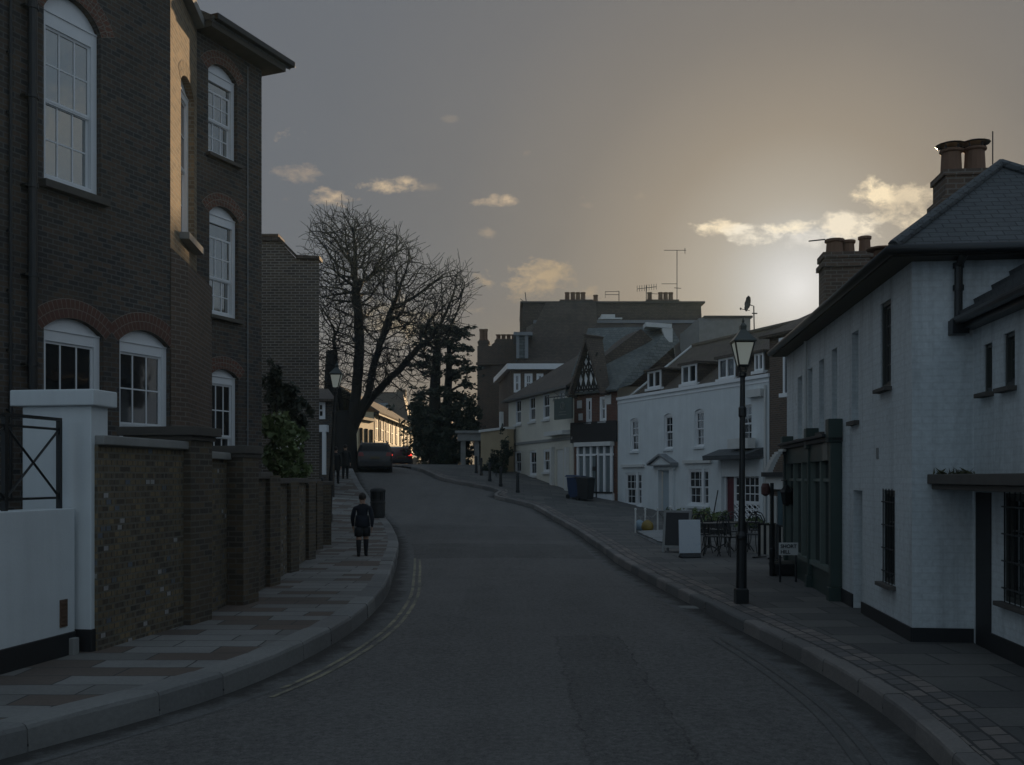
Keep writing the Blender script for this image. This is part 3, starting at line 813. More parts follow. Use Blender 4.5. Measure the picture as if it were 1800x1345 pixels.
# railing on the low wall
rl = thing('railing', 'black iron railing with cross braces on the white low wall', 'railing', tuple(FW.pt(-1, ztop, -.15)))
FR = Fac((pA.x-FW.n.x*.10, pA.y-FW.n.y*.10), wd)
ue = FR.hit(104, 800)[0]; pitch = ue-FR.hit(8, 800)[0]
zt = FR.hit(104, 737)[1]; zr2 = FR.hit(104, 755)[1]; zb = FR.hit(104, 875)[1]
mb = MB(); FR.box(mb, ue-6*pitch, ue+.02, zt-.02, zt+.012, -.022, .022); obj('handrail', mb, M['black_iron'], rl)
mb = MB(); FR.box(mb, ue-6*pitch, ue, zr2-.012, zr2+.012, -.012, .012); FR.box(mb, ue-6*pitch, ue, zb-.012, zb+.012, -.012, .012); obj('rail', mb, M['black_iron'], rl)
for k in range(5):
    mb = MB(); u = ue-k*pitch; FR.box(mb, u-.022, u+.022, ztop-.02, zt-.02, -.022, .022); obj('post', mb, M['black_iron'], rl)
    mb = MB(); mb.tube([FR.pt(u, zr2, 0), FR.pt(u-pitch, zb, 0)], .013, 6); mb.tube([FR.pt(u, zb, .006), FR.pt(u-pitch, zr2, .006)], .013, 6); obj('brace', mb, M['black_iron'], rl)

# ------------------------------------------------------------------ brick boundary wall with piers, stepping up the pavement
bw = thing('brick_boundary_wall', 'old stock brick boundary wall with stone coping and brick piers along the left pavement', 'wall', (-4.1, 14, .2))
q = [G(182, 1140, KL), G(326, 1098, KL), G(402, 1062, KL), G(473, 1028, KL), G(536, 986, KL), G(560, 958, KL)]
q = [(p.x, p.y) for p in q]+[(-6.3, 31.5)]
q[0] = (q[0][0], q[0][1]-.15)
def seg(a, b, z, zcop, dark=False, cop=True):
    d = Vector((b[0]-a[0], b[1]-a[1])); F = Fac(a, d); L = d.length
    mb = MB(); F.box(mb, 0, L, -.4, z, -.33, 0); obj('wall_panel', mb, M['brick_pier'] if dark else M['brick_wall'], bw)
    if cop:
        mb = MB(); n = max(1, int(L/1.0))
        for k in range(n):
            F.box(mb, L*k/n+.004, L*(k+1)/n-.004, z, z+.10+.004*(k % 2), -.40, .07)
        obj('coping', mb, M['grey_stone'] if cop == 1 else M['dark_stone'], bw, bevel=.012)
    return F, L
zz = lambda px, py, Y: at(px, py, Y).z
F, L = seg(q[0], q[1], zz(250, 787, 11.6), 0)
F, L = seg((q[1][0], q[1][1]), q[2], zz(370, 806, 13.2), 0)
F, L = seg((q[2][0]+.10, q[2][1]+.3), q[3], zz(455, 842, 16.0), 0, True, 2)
F, L = seg(q[3], q[4], zz(500, 850, 19), 0, False, 2)
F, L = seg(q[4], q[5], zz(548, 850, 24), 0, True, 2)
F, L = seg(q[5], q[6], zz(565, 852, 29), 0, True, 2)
def pier(c, w, dep, z, m, capm=None, proj=.12, capw=.09, caph=.11):
    F = Fac((c[0], c[1]), (q[1][0]-q[0][0]+.05, q[1][1]-q[0][1]))
    mb = MB(); F.box(mb, 0, w, -.4, z, -dep, proj)
    if capm:
        mb.m = 1; F.box(mb, -capw, w+capw, z, z+caph, -dep-capw, proj+capw)
        F.box(mb, -capw*.4, w+capw*.4, z-.06, z, -dep-capw*.4, proj+capw*.4)
    obj('pier', mb, [m, capm] if capm else m, bw, bevel=.008)
pier((q[1][0]-.03, q[1][1]-.04), .55, .75, zz(330, 765, 12.3), M['brick_pier'], M['dark_stone'])
pier((q[2][0]+.02, q[2][1]-.1), .5, .75, zz(420, 798, 14.6), M['brick_pier'], M['dark_stone'], proj=.24, capw=.05)
pier((q[3][0], q[3][1]-.3), .42, .5, zz(473, 836, 16.9), M['brick_pier'], None, proj=.10)
for px, y in ((500, 19.0), (533, 21.8), (549, 24.5), (561, 27.5)):
    p = at(px, 900, y); x0 = np.interp(y, [a[1] for a in q], [a[0] for a in q])
    pier((x0-.02, y), .40, .4, zz(px, 846, y), M['brick_pier'], None, proj=.10)
# narrow gate in the wall
# ------------------------------------------------------------------ gable wall beyond
gb = thing('brick_gable', 'tall plain brick gable end with sloping parapet behind the boundary wall', 'building', tuple(at(510, 830, 28)))
P0, P1, P2, P3 = at(440, 424, 28), at(492, 424, 28), at(521, 455, 28), at(561, 457, 28)
zb_ = 0
mb = MB(); pts = [(P0.x, zb_), (P0.x, P0.z), (P1.x, P1.z), (P2.x, P2.z), (P3.x, P3.z), (P3.x, zb_)]
mb.face([(x, 28, z) for x, z in pts]); mb.face([(x-3.5, 37, z) for x, z in pts])
for a, b in zip(pts, pts[1:]): mb.face([(a[0], 28, a[1]), (b[0], 28, b[1]), (b[0]-3.5, 37, b[1]), (a[0]-3.5, 37, a[1])])
obj('wall', mb, M['brick_grey'], gb)
mb = MB()
for a, b in ((P0, P1), (P1, P2), (P2, P3)):
    mb.hexa([(a.x, 27.94, a.z), (b.x+.02, 27.94, b.z), (b.x+.02, 28.4, b.z), (a.x, 28.4, a.z)], [(a.x, 27.94, a.z+.10), (b.x+.02, 27.94, b.z+.10), (b.x+.02, 28.4, b.z+.10), (a.x, 28.4, a.z+.10)])
obj('coping', mb, M['tile_brown'], gb)
mb = MB(); p = at(476, 424, 29); mb.abox(p.x-.3, p.x+.25, 28.7, 29.4, p.z-.5, p.z+.05); mb.abox(p.x-.35, p.x+.3, 28.65, 29.45, p.z+.05, p.z+.13)
obj('chimney', mb, M['brick_brown'], gb)
# house just visible beyond the gable
hv = thing('white_trimmed_house', 'dark house with white window and white porch beyond the brick gable', 'house', tuple(at(565, 835, 40)))
mb = MB(); a = at(545, 702, 42); b = at(588, 702, 42); mb.prism([(a.x, 42), (b.x, 42), (b.x-2.2, 50), (a.x-2.2, 50)], 0, a.z); obj('wall', mb, M['brick_dark'], hv)
mb = MB(); mb.slab([(a.x-.3, 41.7, a.z), (b.x+.1, 41.7, a.z), (b.x-1.0, 46, a.z+.8), (a.x-1.4, 46, a.z+.8)], .12); mb.slab([(a.x-2.6, 50.3, a.z), (b.x-2.2, 50.3, a.z), (b.x-1.0, 46, a.z+.8), (a.x-1.4, 46, a.z+.8)], .12); obj('roof', mb, M['tile_brown'], hv)
FH = Fac((a.x, 42), (1, 0)); window(FH, FH.rect(557, 572, 707, 737), hv, 1, (1, 1), rec=-.04, fw=.09)
mb = MB(); h = FH.rect(557, 578, 748, 760); FH.box(mb, h['u0'], h['u1'], h['v0'], h['vs'], 0, .5); h2b = FH.rect(570, 576, 760, 822); FH.box(mb, h2b['u0'], h2b['u1'], h2b['v0']-.3, h2b['vs'], .3, .5); obj('porch', mb, M['white_paint'], hv)
# ================================================================== RIGHT: white brick cottage, nearest
K = Vector((4.54, 11.3)); ad = Vector((.114, .9935)).normalized(); bdr = Vector((ad.y, -ad.x))
E = K+ad*8.85
FA = Fac(K, ad); FB = Fac(K, bdr)
zev = FA.hit(1590, 458)[1]; LA = 8.85
ct = thing('white_brick_cottage', 'white painted brick cottage with slate hipped roof and two chimneys, nearest on the right', 'house', (K.x+1.5, K.y+4, .12))
wA1 = FA.rect(1548, 1566, 530, 682)
blind = [FA.rect(1497, 1509, 583, 740), FA.rect(1462, 1471.5, 613, 752), FA.rect(1440, 1448.5, 632, 760), FA.rect(1421, 1428, 648, 765), FA.rect(1402, 1410, 662, 772)]
wA2 = FA.rect(1552, 1573, 862, 1026)
dA = FA.rect(1500, 1516, 862, 1090); dA['rev'] = .34
W5 = Vector((5.2, 11.22)); FWn = Fac((W5.x, W5.y), (-ad.x, -ad.y)); UB = (W5-K).length
for h in blind: h['rev'] = .16
holesA = [wA1, wA2, dA]+blind
mb = MB(); wall(mb, FA, 0, LA, -.3, zev+.05, holes=holesA, reveal=.10)
wall(mb, FB, 0, 3.0, -.3, zev+.05)
K2 = K+bdr*3.0; E2 = E+bdr*3.0
for a, b in ((K2, E2), (E2, E)):
    mb.face([(a.x, a.y, -.3), (b.x, b.y, -.3), (b.x, b.y, zev), (a.x, a.y, zev)])
for h in blind: mb.face([FA.pt(h['u0'], h['v0'], -.16), FA.pt(h['u1'], h['v0'], -.16), FA.pt(h['u1'], h['vc'], -.16), FA.pt(h['u0'], h['vc'], -.16)])
obj('wall', mb, M['brick_white'], ct)
mb = MB(); FA.box(mb, -.02, dA['u0'], -.3, .30, 0, .022); FA.box(mb, dA['u1'], 3.75, -.3, .34, 0, .022); FB.box(mb, 0.001, UB, -.3, .30, 0, .022); obj('plinth', mb, M['black_paint'], ct)
def casement(F, h, par, m, cols=2, rows=3, bars=0):
    w = window(F, h, par, cols, (rows, 0), m, fw=.045, rec=.07, bar=.018, sill=M['dark_stone'], sd=.09, sillw=.05, glass=M['glass'])
    if bars:
        mb = MB()
        for k in range(bars):
            u = h['u0']+(h['u1']-h['u0'])*(k+.5)/bars; mb.tube([F.pt(u, h['v0']-.02, .015), F.pt(u, h['vs']+.02, .015)], .007, 6)
        for k in range(4):
            v = h['v0']+(h['vs']-h['v0'])*(k+.5)/4; F.box(mb, h['u0']-.01, h['u1']+.01, v-.008, v+.008, .008, .02)
        obj('window_grille', mb, M['black_iron'], w)
    return w
casement(FA, wA1, ct, M['casement'], 3, 4); casement(FA, wA2, ct, M['casement'], 3, 3, 4)
for h in blind:
    mb = MB(); FA.box(mb, h['u0']-.05, h['u1']+.05, h['v0']-.06, h['v0']-.002, -.06, .07); obj('sill', mb, M['dark_stone'], ct)
mb = MB(); FA.box(mb, dA['u0'], dA['u1'], -.2, dA['vs'], -.36, -.31); obj('door', mb, M['black_paint'], ct)
mb = MB(); u, v = FA.hit(1543, 797); FA.box(mb, u-.05, u+.05, v-.07, v+.07, 0, .012); obj('air_vent', mb, M['concrete'], ct)
mb = MB(); u, v = FA.hit(1421, 700); mb.tube([FA.pt(u, zev-.1, .05), FA.pt(u, 2.0, .05)], .03, 8); obj('drainpipe', mb, M['offwhite'], ct)
# roof
oh = .28; hw = 1.5; ze = zev+.02; zr = FA.hit(1590, 458)[1]+1.42
def ctp(u, b, z): p = K+ad*u+bdr*b; return Vector((p.x, p.y, z))
e0, e1, e2, e3 = ctp(-oh, -oh, ze), ctp(-oh, 3+oh, ze), ctp(LA+.1, 3+oh, ze), ctp(LA+.1, -oh, ze)
r0, r1 = ctp(-oh+hw+oh, hw, zr), ctp(LA+.1, hw, zr)
mb = MB(); mb.slab([e0, r0, r1, e3], .07); mb.slab([e1, r0, e0], .07); mb.slab([e1, e2, r1, r0], .07)
obj('roof', mb, M['slate'], ct)
mb = MB(); mb.tube([e0+Vector((0, 0, .03)), r0+Vector((0, 0, .03)), r1+Vector((0, 0, .03))], .06, 8); mb.tube([e1+Vector((0, 0, .03)), r0+Vector((0, 0, .03))], .06, 8); obj('ridge_tiles', mb, M['slate'], ct)
mb = MB(); mb.face([E3 for E3 in (ctp(LA, 0, zev), ctp(LA, 3, zev), ctp(LA, hw, zr-.1))]); obj('gable', mb, M['brick_brown'], ct)
mb = MB()
g0, g1, g2 = ctp(-oh-.04, -oh-.04, ze-.03), ctp(LA+.1, -oh-.04, ze-.03), ctp(-oh-.04, 3+oh, ze-.03)
mb.tube([g2, g0, g1], .06, 10)
obj('gutter', mb, M['black_iron'], ct, smooth=True)
mb = MB()   # boarded eaves
mb.hexa([ctp(-oh, -oh, ze-.10), ctp(LA+.1, -oh, ze-.10), ctp(LA+.1, .05, ze-.10), ctp(-oh, .05, ze-.10)], [ctp(-oh, -oh, ze-.06), ctp(LA+.1, -oh, ze-.06), ctp(LA+.1, .05, ze-.06), ctp(-oh, .05, ze-.06)])
mb.hexa([ctp(-oh, .05, ze-.10), ctp(-oh, 3+oh, ze-.10), ctp(.05, 3+oh, ze-.10), ctp(.05, .05, ze-.10)], [ctp(-oh, .05, ze-.061), ctp(-oh, 3+oh, ze-.061), ctp(.05, 3+oh, ze-.061), ctp(.05, .05, ze-.061)])
obj('eaves', mb, M['timber'], ct)
mb = MB(); u = FB.hit(1681, 500)[0]
mb.tube([FB.pt(u, ze-.08, .28), FB.pt(u, ze-.18, .08), FB.pt(u, FB.hit(1681, 565)[1], .07)], .045, 10)
for v in (ze-.2, ze-.45): mb.tube([FB.pt(u, v, .07), FB.pt(u, v+.06, .07)], .06, 10)
FB.box(mb, u-.09, u+.09, FB.hit(1681, 565)[1]-.16, FB.hit(1681, 565)[1], .0, .16)
obj('drainpipe', mb, M['black_iron'], ct)
# chimneys
def chimney(par, c, wx, wy, z0, z1, pots=(), potr=.12, poth=.35, m='brick_brown', capc=.07, yaw=(.1148, .9935), pm='terracotta', cowl=False):
    F = Fac((c[0], c[1]), yaw); d = F.d; n = F.n
    def bx(mb, hx, hy, a, b):
        F.box(mb, -hy, hy, a, b, -hx, hx)
    mb = MB(); bx(mb, wx/2, wy/2, z0, z1-.12); bx(mb, wx/2+capc, wy/2+capc, z1-.30, z1-.20); bx(mb, wx/2+capc*.6, wy/2+capc*.6, z1-.12, z1)
    o = obj('chimney', mb, M[m], par)
    for (du, dw) in pots:
        pmb = MB(); p = F.pt(du, z1, dw); pot(pmb, p, potr, poth, 12); obj('chimney_pot', pmb, M[pm], o)
        if cowl:
            cb = MB(); cb.lathe([(potr*1.25, poth+.10), (potr*1.3, poth+.13), (.02, poth+.18)], p, 12)
            for k in range(4): cb.tube([p+Vector((potr*.8*math.cos(k*1.57), potr*.8*math.sin(k*1.57), poth-.03)), p+Vector((potr*.9*math.cos(k*1.57), potr*.9*math.sin(k*1.57), poth+.12))], .012, 5)
            obj('cowl', cb, M['black_iron'], o)
    return o
pc = at(1692, 330, 14.6)
c2 = MB(); F = Fac((pc.x, pc.y), ad)
F.box(c2, -.36, .36, 5.3, zz(1692, 355, 14.6), -.40, .40); F.box(c2, -.30, .30, zz(1692, 355, 14.6), zz(1692, 318, 14.6), -.33, .33)
F.box(c2, -.33, .33, zz(1692, 318, 14.6), zz(1692, 308, 14.6), -.36, .36)
o = obj('chimney', c2, M['brick_brown'], ct)
for dx, zt in ((-.16, 264), (.17, 262)):
    s = MB(); p = F.pt(0, zz(1692, 308, 14.6), -dx); H = zz(1692, zt, 14.6)-p.z
    s.lathe([(.155, 0), (.16, .03), (.148, .06), (.135, H-.05), (.165, H-.03), (.165, H)], p, 14); obj('chimney_pot', s, M['terracotta'], o)
    s = MB(); s.lathe([(.20, H+.06), (.22, H+.075), (.15, H+.10)], p, 14)
    for k in range(5): s.tube([p+Vector((.13*math.cos(k*1.256), .13*math.sin(k*1.256), H-.02)), p+Vector((.15*math.cos(k*1.256), .15*math.sin(k*1.256), H+.08))], .012, 5)
    obj('cowl', s, M['black_iron'], o)
pc = at(1490, 500, 20.6); z1 = zz(1490, 448, 20.6)
o = chimney(ct, (pc.x, pc.y), 1.05, .6, 4.0, z1, (), capc=.05)
F = Fac((pc.x, pc.y), ad)
for px_, r, hh in ((1467, .185, .31), (1491, .135, .29), (1520, .125, .37)):
    s = MB(); p = at(px_, 448, 20.6); p.z = z1; s.lathe([(r, -.02), (r*.96, .06), (r*.88, hh-.07), (r*1.08, hh-.05), (r*1.08, hh), (r*.7, hh)], p, 14)
    obj('chimney_pot', s, M['terracotta'], o)
s = MB(); p0 = at(1450, 421, 20.6); s.tube([p0, at(1422, 424, 20.4)], .014, 6); obj('bracket', s, M['black_iron'], o)
s = MB(); p = at(1548, 460, 19.0); s.lathe([(.16, -.5), (.16, .05), (.20, .08), (.13, .10), (.13, .2)], p, 12); s.lathe([(.26, .22), (.27, .25), (.1, .27)], p, 12); obj('chimney_pot', s, M['terracotta'], ct)
s = MB(); p = at(1745, 305, 15.2); s.tube([p+Vector((0, 0, -.6)), at(1745, 231, 15.2)], .010, 6); obj('aerial_rod', s, M['black_iron'], ct)

# ------------------------------------------------------------------ lean-to wing in front of the cottage
wg = thing('cottage_wing', 'low white wing with overhanging tiled eaves, flat porch canopy and grilled window at right edge', 'house', (5.6, 9.5, .12))
LW = 12.0
ww1, ww2 = FWn.rect(1729, 1744, 604, 690), FWn.rect(1764, 1784, 584, 680)
ww3 = FWn.rect(1764, 1822, 868, 1066); dW = FWn.rect(1719, 1743, 866, 1130); dW['v0'] = -.2
ww4 = FWn.rect(1830, 1880, 560, 670)
zwe = FWn.hit(1711, 566)[1]
mb = MB(); wall(mb, FWn, 0, LW, -.3, zwe+.1, holes=[ww1, ww2, ww3, dW, ww4], reveal=.10)
a, b = FWn.pt(LW, 0, 0), FWn.pt(LW, 0, -3)
mb.face([(a.x, a.y, -.3), (a.x, a.y, zwe+.1), (b.x, b.y, zwe+.1), (b.x, b.y, -.3)])
obj('wall', mb, M['brick_white'], wg)
for h in (ww1, ww2, ww4): casement(FWn, h, wg, M['casement'], 2, 2)
casement(FWn, ww3, wg, M['casement'], 3, 3, 6)
mb = MB(); FWn.box(mb, dW['u0']-.04, dW['u1'], -.2, dW['vs'], -.10, .012); obj('door', mb, M['black_paint'], wg)  # black slab set flush, painting in the shade of the door recess
mb = MB(); FWn.box(mb, dW['u1']+.01, LW, -.3, .34, 0, .022); obj('plinth', mb, M['black_paint'], wg)
# canopy
mb = MB(); FWn.box(mb, .06, LW, 1.87, 1.93, 0, .47); FWn.box(mb, .03, LW, 1.93, 2.04, -.0, .51); obj('canopy', mb, M['dark_stone'], wg, bevel=.008)
mb = MB()
rng = random.Random(3)
for k in range(60):
    p = FWn.pt(.10+rng.random()*.35, 2.04, .1+rng.random()*.4); d = Vector((rng.uniform(-.1, .1), rng.uniform(-.1, .1), rng.uniform(.02, .09)))
    w = Vector((rng.uniform(-.02, .02), rng.uniform(-.02, .02), .01)); mb.face([p-w, p+d, p+w])
obj('moss', mb, mat_plain('moss', (.05, .05, .02), .95, .4, 4, 0), wg, fix=False)
# eaves and tiled roof with stepped verge
zt0 = zwe+.03; rise = .80; ovw = .17
mb = MB(); n = 15
rng = random.Random(12)
for k in range(n):
    wa, wb_ = ovw-k*.19, ovw-(k+1)*.19-.06
    za, zb_ = zt0+(ovw-wa)*rise, zt0+(ovw-wb_)*rise
    e = -.07-rng.uniform(0, .03)
    mb.hexa([FWn.pt(e, za-.005, wa), FWn.pt(LW, za-.005, wa), FWn.pt(LW, zb_-.04, wb_), FWn.pt(e, zb_-.04, wb_)],
            [FWn.pt(e, za+.075, wa+.02), FWn.pt(LW, za+.075, wa+.02), FWn.pt(LW, zb_+.005, wb_), FWn.pt(e, zb_+.005, wb_)])
obj('roof', mb, M['slate'], wg)
mb = MB(); mb.face([FWn.pt(-.01, zt0-.1, 0), FWn.pt(-.01, zt0+(ovw+2.6)*rise-.1, -2.6), FWn.pt(-.01, zt0-.1, -2.6)]); obj('verge_gable', mb, M['brick_white'], wg)
mb = MB(); FWn.box(mb, -.05, LW, zt0-.12, zt0-.02, -.05, ovw-.02); mb.tube([FWn.pt(-.10, zt0-.03, ovw+.04), FWn.pt(LW, zt0-.03, ovw+.04)], .05, 10); obj('gutter', mb, M['black_iron'], wg)

# ================================================================== green shopfront on the cottage
sf = thing('green_shopfront', 'dark green wooden shopfront with tall pilasters on the side of the white cottage', 'shopfront', (5.1, 17, .13))
uR = FA.hit(1481, 900)[0]; uL = FA.hit(1391, 900)[0]
pj = .12
zf = lambda px, py: FA.hit(px, py)[1]
zhead = zf(1450, 815)
def pil(u0, u1, zt, w=pj+.05):
    mb = MB(); FA.box(mb, u0, u1, -.2, .35, 0, w+.03); FA.box(mb, u0+.02, u1-.02, .35, zt-.35, 0, w); FA.box(mb, u0-.02, u1+.02, zt-.35, zt, 0, w+.04); obj('pilaster', mb, M['dark_green'], sf, bevel=.012)
zp = zf(1473, 738)
Ls = uL-uR
pil(uR, uR+.20, zp); pil(uR+Ls*.40, uR+Ls*.40+.18, zp-.05); pil(uL-.22, uL, zp-.08)
mb = MB(); FA.box(mb, uR+.2, uL-.2, zp-.62, zp-.25, 0, pj+.02); obj('fascia', mb, M['dark_green'], sf)
mb = MB()
FA.box(mb, uR-.02, uL+.05, zp-.34, zp-.27, 0, pj+.09); FA.box(mb, uR+.21, uL+.05, zp-.27, zp-.22, 0, pj+.14)
obj('cornice', mb, M['black_paint'], sf, bevel=.01)
mb = MB()
FA.box(mb, uR+.2, uL-.2, -.2, .55, 0, pj-.02)
obj('stallriser', mb, M['dark_green'], sf)
mb = MB(); pb = MB(); k = 5; ua, ub = uR+.2, uL-.22
for i in range(k+1):
    c = ua+(ub-ua)*i/k; FA.box(mb, c-.03, c+.03, .55, zp-.62, pj-.08, pj+.01)
FA.box(mb, ua, ub, .55, .62, pj-.12, pj+.03); FA.box(mb, ua, ub, zp-.95, zp-.90, pj-.09, pj-.03)
wfo = obj('shop_window', mb, mat_plain('pale_green_glazing_bars', (.13, .16, .14), .5, .2, 3, .1), sf)
pb.face([FA.pt(ua, .6, pj-.07), FA.pt(ub, .6, pj-.07), FA.pt(ub, zp-.62, pj-.07), FA.pt(ua, zp-.62, pj-.07)]); obj('pane', pb, M['glass_dim'], wfo)
# carved console bracket, painted white
mb = MB(); u0 = uR+.24; v0 = zp-.62
for dz, s in ((0, .36), (.12, .42), (.24, .30)): FA.box(mb, u0, u0+s, v0+dz, v0+dz+.13, pj, pj+.06)
obj('painted_panel', mb, mat_plain('dull_cream_panel', (.20, .19, .16), .7, .3, 6, .1), sf)
# awning box at the far end and its valance
mb = MB(); c = uL-.05
for k in range(9):
    t = k/8; FA.box(mb, c-.42, c+.12, zf(1395, 832)+.42-.05*k, zf(1395, 832)+.47-.05*k, pj+.05+.25*t**.6, pj+.12+.28*t**.6)
obj('awning', mb, M['offwhite'], sf)
# hanging lamp
lm = thing('hanging_wall_lantern', 'small dark lantern hanging from a bracket on the shopfront', 'lantern', tuple(FA.pt(uL, zf(1390, 850), .5)))
p = at(1383, 868, 19.3); mb = MB()
mb.tube([FA.pt(uL-.1, p.z+.26, .2), p+Vector((0, 0, .26)), p+Vector((0, 0, .16))], .014, 6); obj('bracket', mb, M['black_iron'], lm)
mb = MB(); mb.lathe([(.03, .17), (.13, .06), (.14, .03), (.12, .03), (.08, -.2), (.04, -.23)], p, 6); obj('lantern_body', mb, M['black_iron'], lm)

# ================================================================== white terraced house facing the slope
wd_ = Vector((.368, -.93)).normalized(); dp = Vector((6.68, 43.0)); 
FH2 = Fac(dp, wd_); uLh = FH2.hit(1086, 800)[0]; uRh = FH2.hit(1352, 800)[0]
O2 = dp+wd_*uLh; FH2 = Fac(O2, wd_); LH = uRh-uLh
zTL = FH2.hit(1086, 704)[1]; zTR = FH2.hit(1350, 660)[1]; zT = (zTL+zTR)/2
wh = thing('white_town_house', 'white painted house with slate dormer roof, pedimented door and lattice shop window', 'house', (O2.x+2, O2.y-4, .4))
H = FH2.rect
f1 = [H(1108, 1122, 738, 793, 735), H(1167, 1182, 731, 789, 727), H(1221, 1237, 723, 785, 719), H(1302, 1321, 712, 778)]
g1 = [H(1099, 1128, 831, 889), H(1209, 1246, 825, 889)]
dr = H(1161, 1180, 828, 912)
rd_ = H(1276, 1290, 823, 932); sw = H(1290, 1335, 822, 915)
mb = MB(); wall(mb, FH2, 0, LH, -1, zT, holes=f1+g1+[dr, rd_, sw], reveal=.12)
bk = FH2.n*-9
for u in (0, LH):
    p = FH2.pt(u, 0, 0); r_ = p+bk; mb.face([(p.x, p.y, -1), (p.x, p.y, zT), (r_.x, r_.y, zT), (r_.x, r_.y, -1)])
obj('wall', mb, M['render_white'], wh)
mb = MB(); FH2.box(mb, -.04, LH+.04, zT-.03, zT+.10, -.25, .07); FH2.box(mb, -.02, LH+.02, zT-.20, zT-.15, 0, .03); obj('parapet_coping', mb, M['white_paint'], wh)
for h in f1: window(FH2, h, wh, 2, (2, 2), rec=.10, fw=.05, sill=M['render_white'], sd=.08, sillw=.10)
for h in g1:
    window(FH2, h, wh, 4, (2, 2), rec=.08, fw=.08, sill=M['render_white'], sd=.10, sillw=.12)
    mb = MB(); um_ = h['u0']+(h['u1']-h['u0'])*.70; FH2.box(mb, um_-.09, um_+.09, h['v0'], h['vs'], -.12, -.01); obj('mullion', mb, M['white_paint'], wh)
    mb = MB(); FH2.box(mb, h['u0']-.25, h['u1']+.25, h['vs']+.25, h['vs']+.38, 0, .12); obj('hood', mb, M['offwhite'], wh)
mb = MB(); FH2.box(mb, dr['u0']+.05, dr['u1']-.05, -.2, dr['vs'], -.12, -.08); obj('door', mb, M['blue_door'], wh)
mb = MB()
for a, b in ((dr['u0']-.30, dr['u0']), (dr['u1'], dr['u1']+.30)): FH2.box(mb, a, b, -.2, dr['vs']+.05, 0, .12)
FH2.box(mb, dr['u0']-.36, dr['u1']+.36, dr['vs']+.05, FH2.hit(1168, 817)[1]-.02, 0, .14); obj('door_surround', mb, M['render_white'], wh)
mb = MB(); um = (dr['u0']+dr['u1'])/2; va = FH2.hit(1168, 817)[1]; vb = FH2.hit(1168, 799)[1]; hwid = FH2.hit(1190, 815)[0]-um
for s in (-1, 1):
    mb.hexa([FH2.pt(um+s*(hwid+.1), va, 0), FH2.pt(um, vb-.06, 0), FH2.pt(um, vb-.06, .38), FH2.pt(um+s*(hwid+.1), va, .38)],
            [FH2.pt(um+s*(hwid+.1), va+.08, 0), FH2.pt(um, vb+.03, 0), FH2.pt(um, vb+.03, .38), FH2.pt(um+s*(hwid+.1), va+.08, .38)])
FH2.box(mb, um-hwid-.1, um+hwid+.1, va-.05, va+.0, 0, .36)
obj('pediment', mb, M['lead'], wh)
mb = MB(); mb.face([FH2.pt(um-hwid, va, .26), FH2.pt(um+hwid, va, .26), FH2.pt(um, vb-.05, .26)]); obj('tympanum', mb, M['render_white'], wh)
mb = MB(); FH2.box(mb, rd_['u0'], rd_['u1'], -.2, FH2.hit(1283, 838)[1], -.12, -.07); obj('door', mb, M['red_door'], wh, label='red panelled door')
mb = MB(); FH2.box(mb, rd_['u0'], rd_['u1'], FH2.hit(1283, 838)[1], FH2.hit(1283, 836)[1]+.02, -.12, -.05); obj('transom', mb, M['white_paint'], wh)
mb = MB(); mb.face([FH2.pt(rd_['u0'], FH2.hit(1283, 836)[1], -.1), FH2.pt(rd_['u1'], FH2.hit(1283, 836)[1], -.1), FH2.pt(rd_['u1'], rd_['vs'], -.1), FH2.pt(rd_['u0'], rd_['vs'], -.1)]); obj('fanlight', mb, M['glass'], wh)
vlat = FH2.hit(1312, 886)[1]
swu = dict(sw); swu['v0'] = vlat; window(FH2, swu, wh, 5, (4, 0), rec=.06, fw=.06, bar=.04)
mb = MB(); nx, ny = 5, 3
for i in range(nx):
    for j in range(ny):
        a = sw['u0']+(sw['u1']-sw['u0'])*i/nx; b = sw['u0']+(sw['u1']-sw['u0'])*(i+1)/nx; c = sw['v0']+(vlat-sw['v0'])*j/ny; d = sw['v0']+(vlat-sw['v0'])*(j+1)/ny
        mb.tube([FH2.pt(a, c, -.03), FH2.pt(b, d, -.03)], .03, 4); mb.tube([FH2.pt(a, d, -.035), FH2.pt(b, c, -.035)], .03, 4)
for j in range(ny+1):
    c = sw['v0']+(vlat-sw['v0'])*j/ny; FH2.box(mb, sw['u0'], sw['u1'], c-.025, c+.025, -.06, -.02)
obj('lattice_panel', mb, M['white_paint'], wh)
mb = MB(); mb.face([FH2.pt(sw['u0'], sw['v0'], -.11), FH2.pt(sw['u1'], sw['v0'], -.11), FH2.pt(sw['u1'], vlat, -.11), FH2.pt(sw['u0'], vlat, -.11)]); obj('lattice_backing', mb, M['dark_void'], wh)
mb = MB(); a, va = FH2.hit(1264, 800); b, vb = FH2.hit(1342, 794)
mb.hexa([FH2.pt(a, va-.12, 0), FH2.pt(b, va-.12, 0), FH2.pt(b, va-.22, .75), FH2.pt(a, va-.22, .75)], [FH2.pt(a, va+.22, 0), FH2.pt(b, va+.22, 0), FH2.pt(b, va-.05, .78), FH2.pt(a, va-.05, .78)])
obj('shop_canopy', mb, M['slate'], wh)
mb = MB(); FH2.box(mb, a+.1, b-.1, va-.85, va-.22, 0, .10); obj('shop_fascia', mb, M['render_white'], wh)
for px in (1264, 1342):
    mb = MB(); u = FH2.hit(px, 850)[0]; FH2.box(mb, u-.08 if px > 1300 else u+.1, u+.12 if px > 1300 else u+.32, -.5, va-.22, 0, .11); obj('pilaster', mb, M['render_white'], wh)
mb = MB(); u, v = FH2.hit(1318, 784); FH2.box(mb, u-.8, u+.5, v-.10, v+.28, .1, .45); obj('flower_box', mb, M['offwhite'], wh)
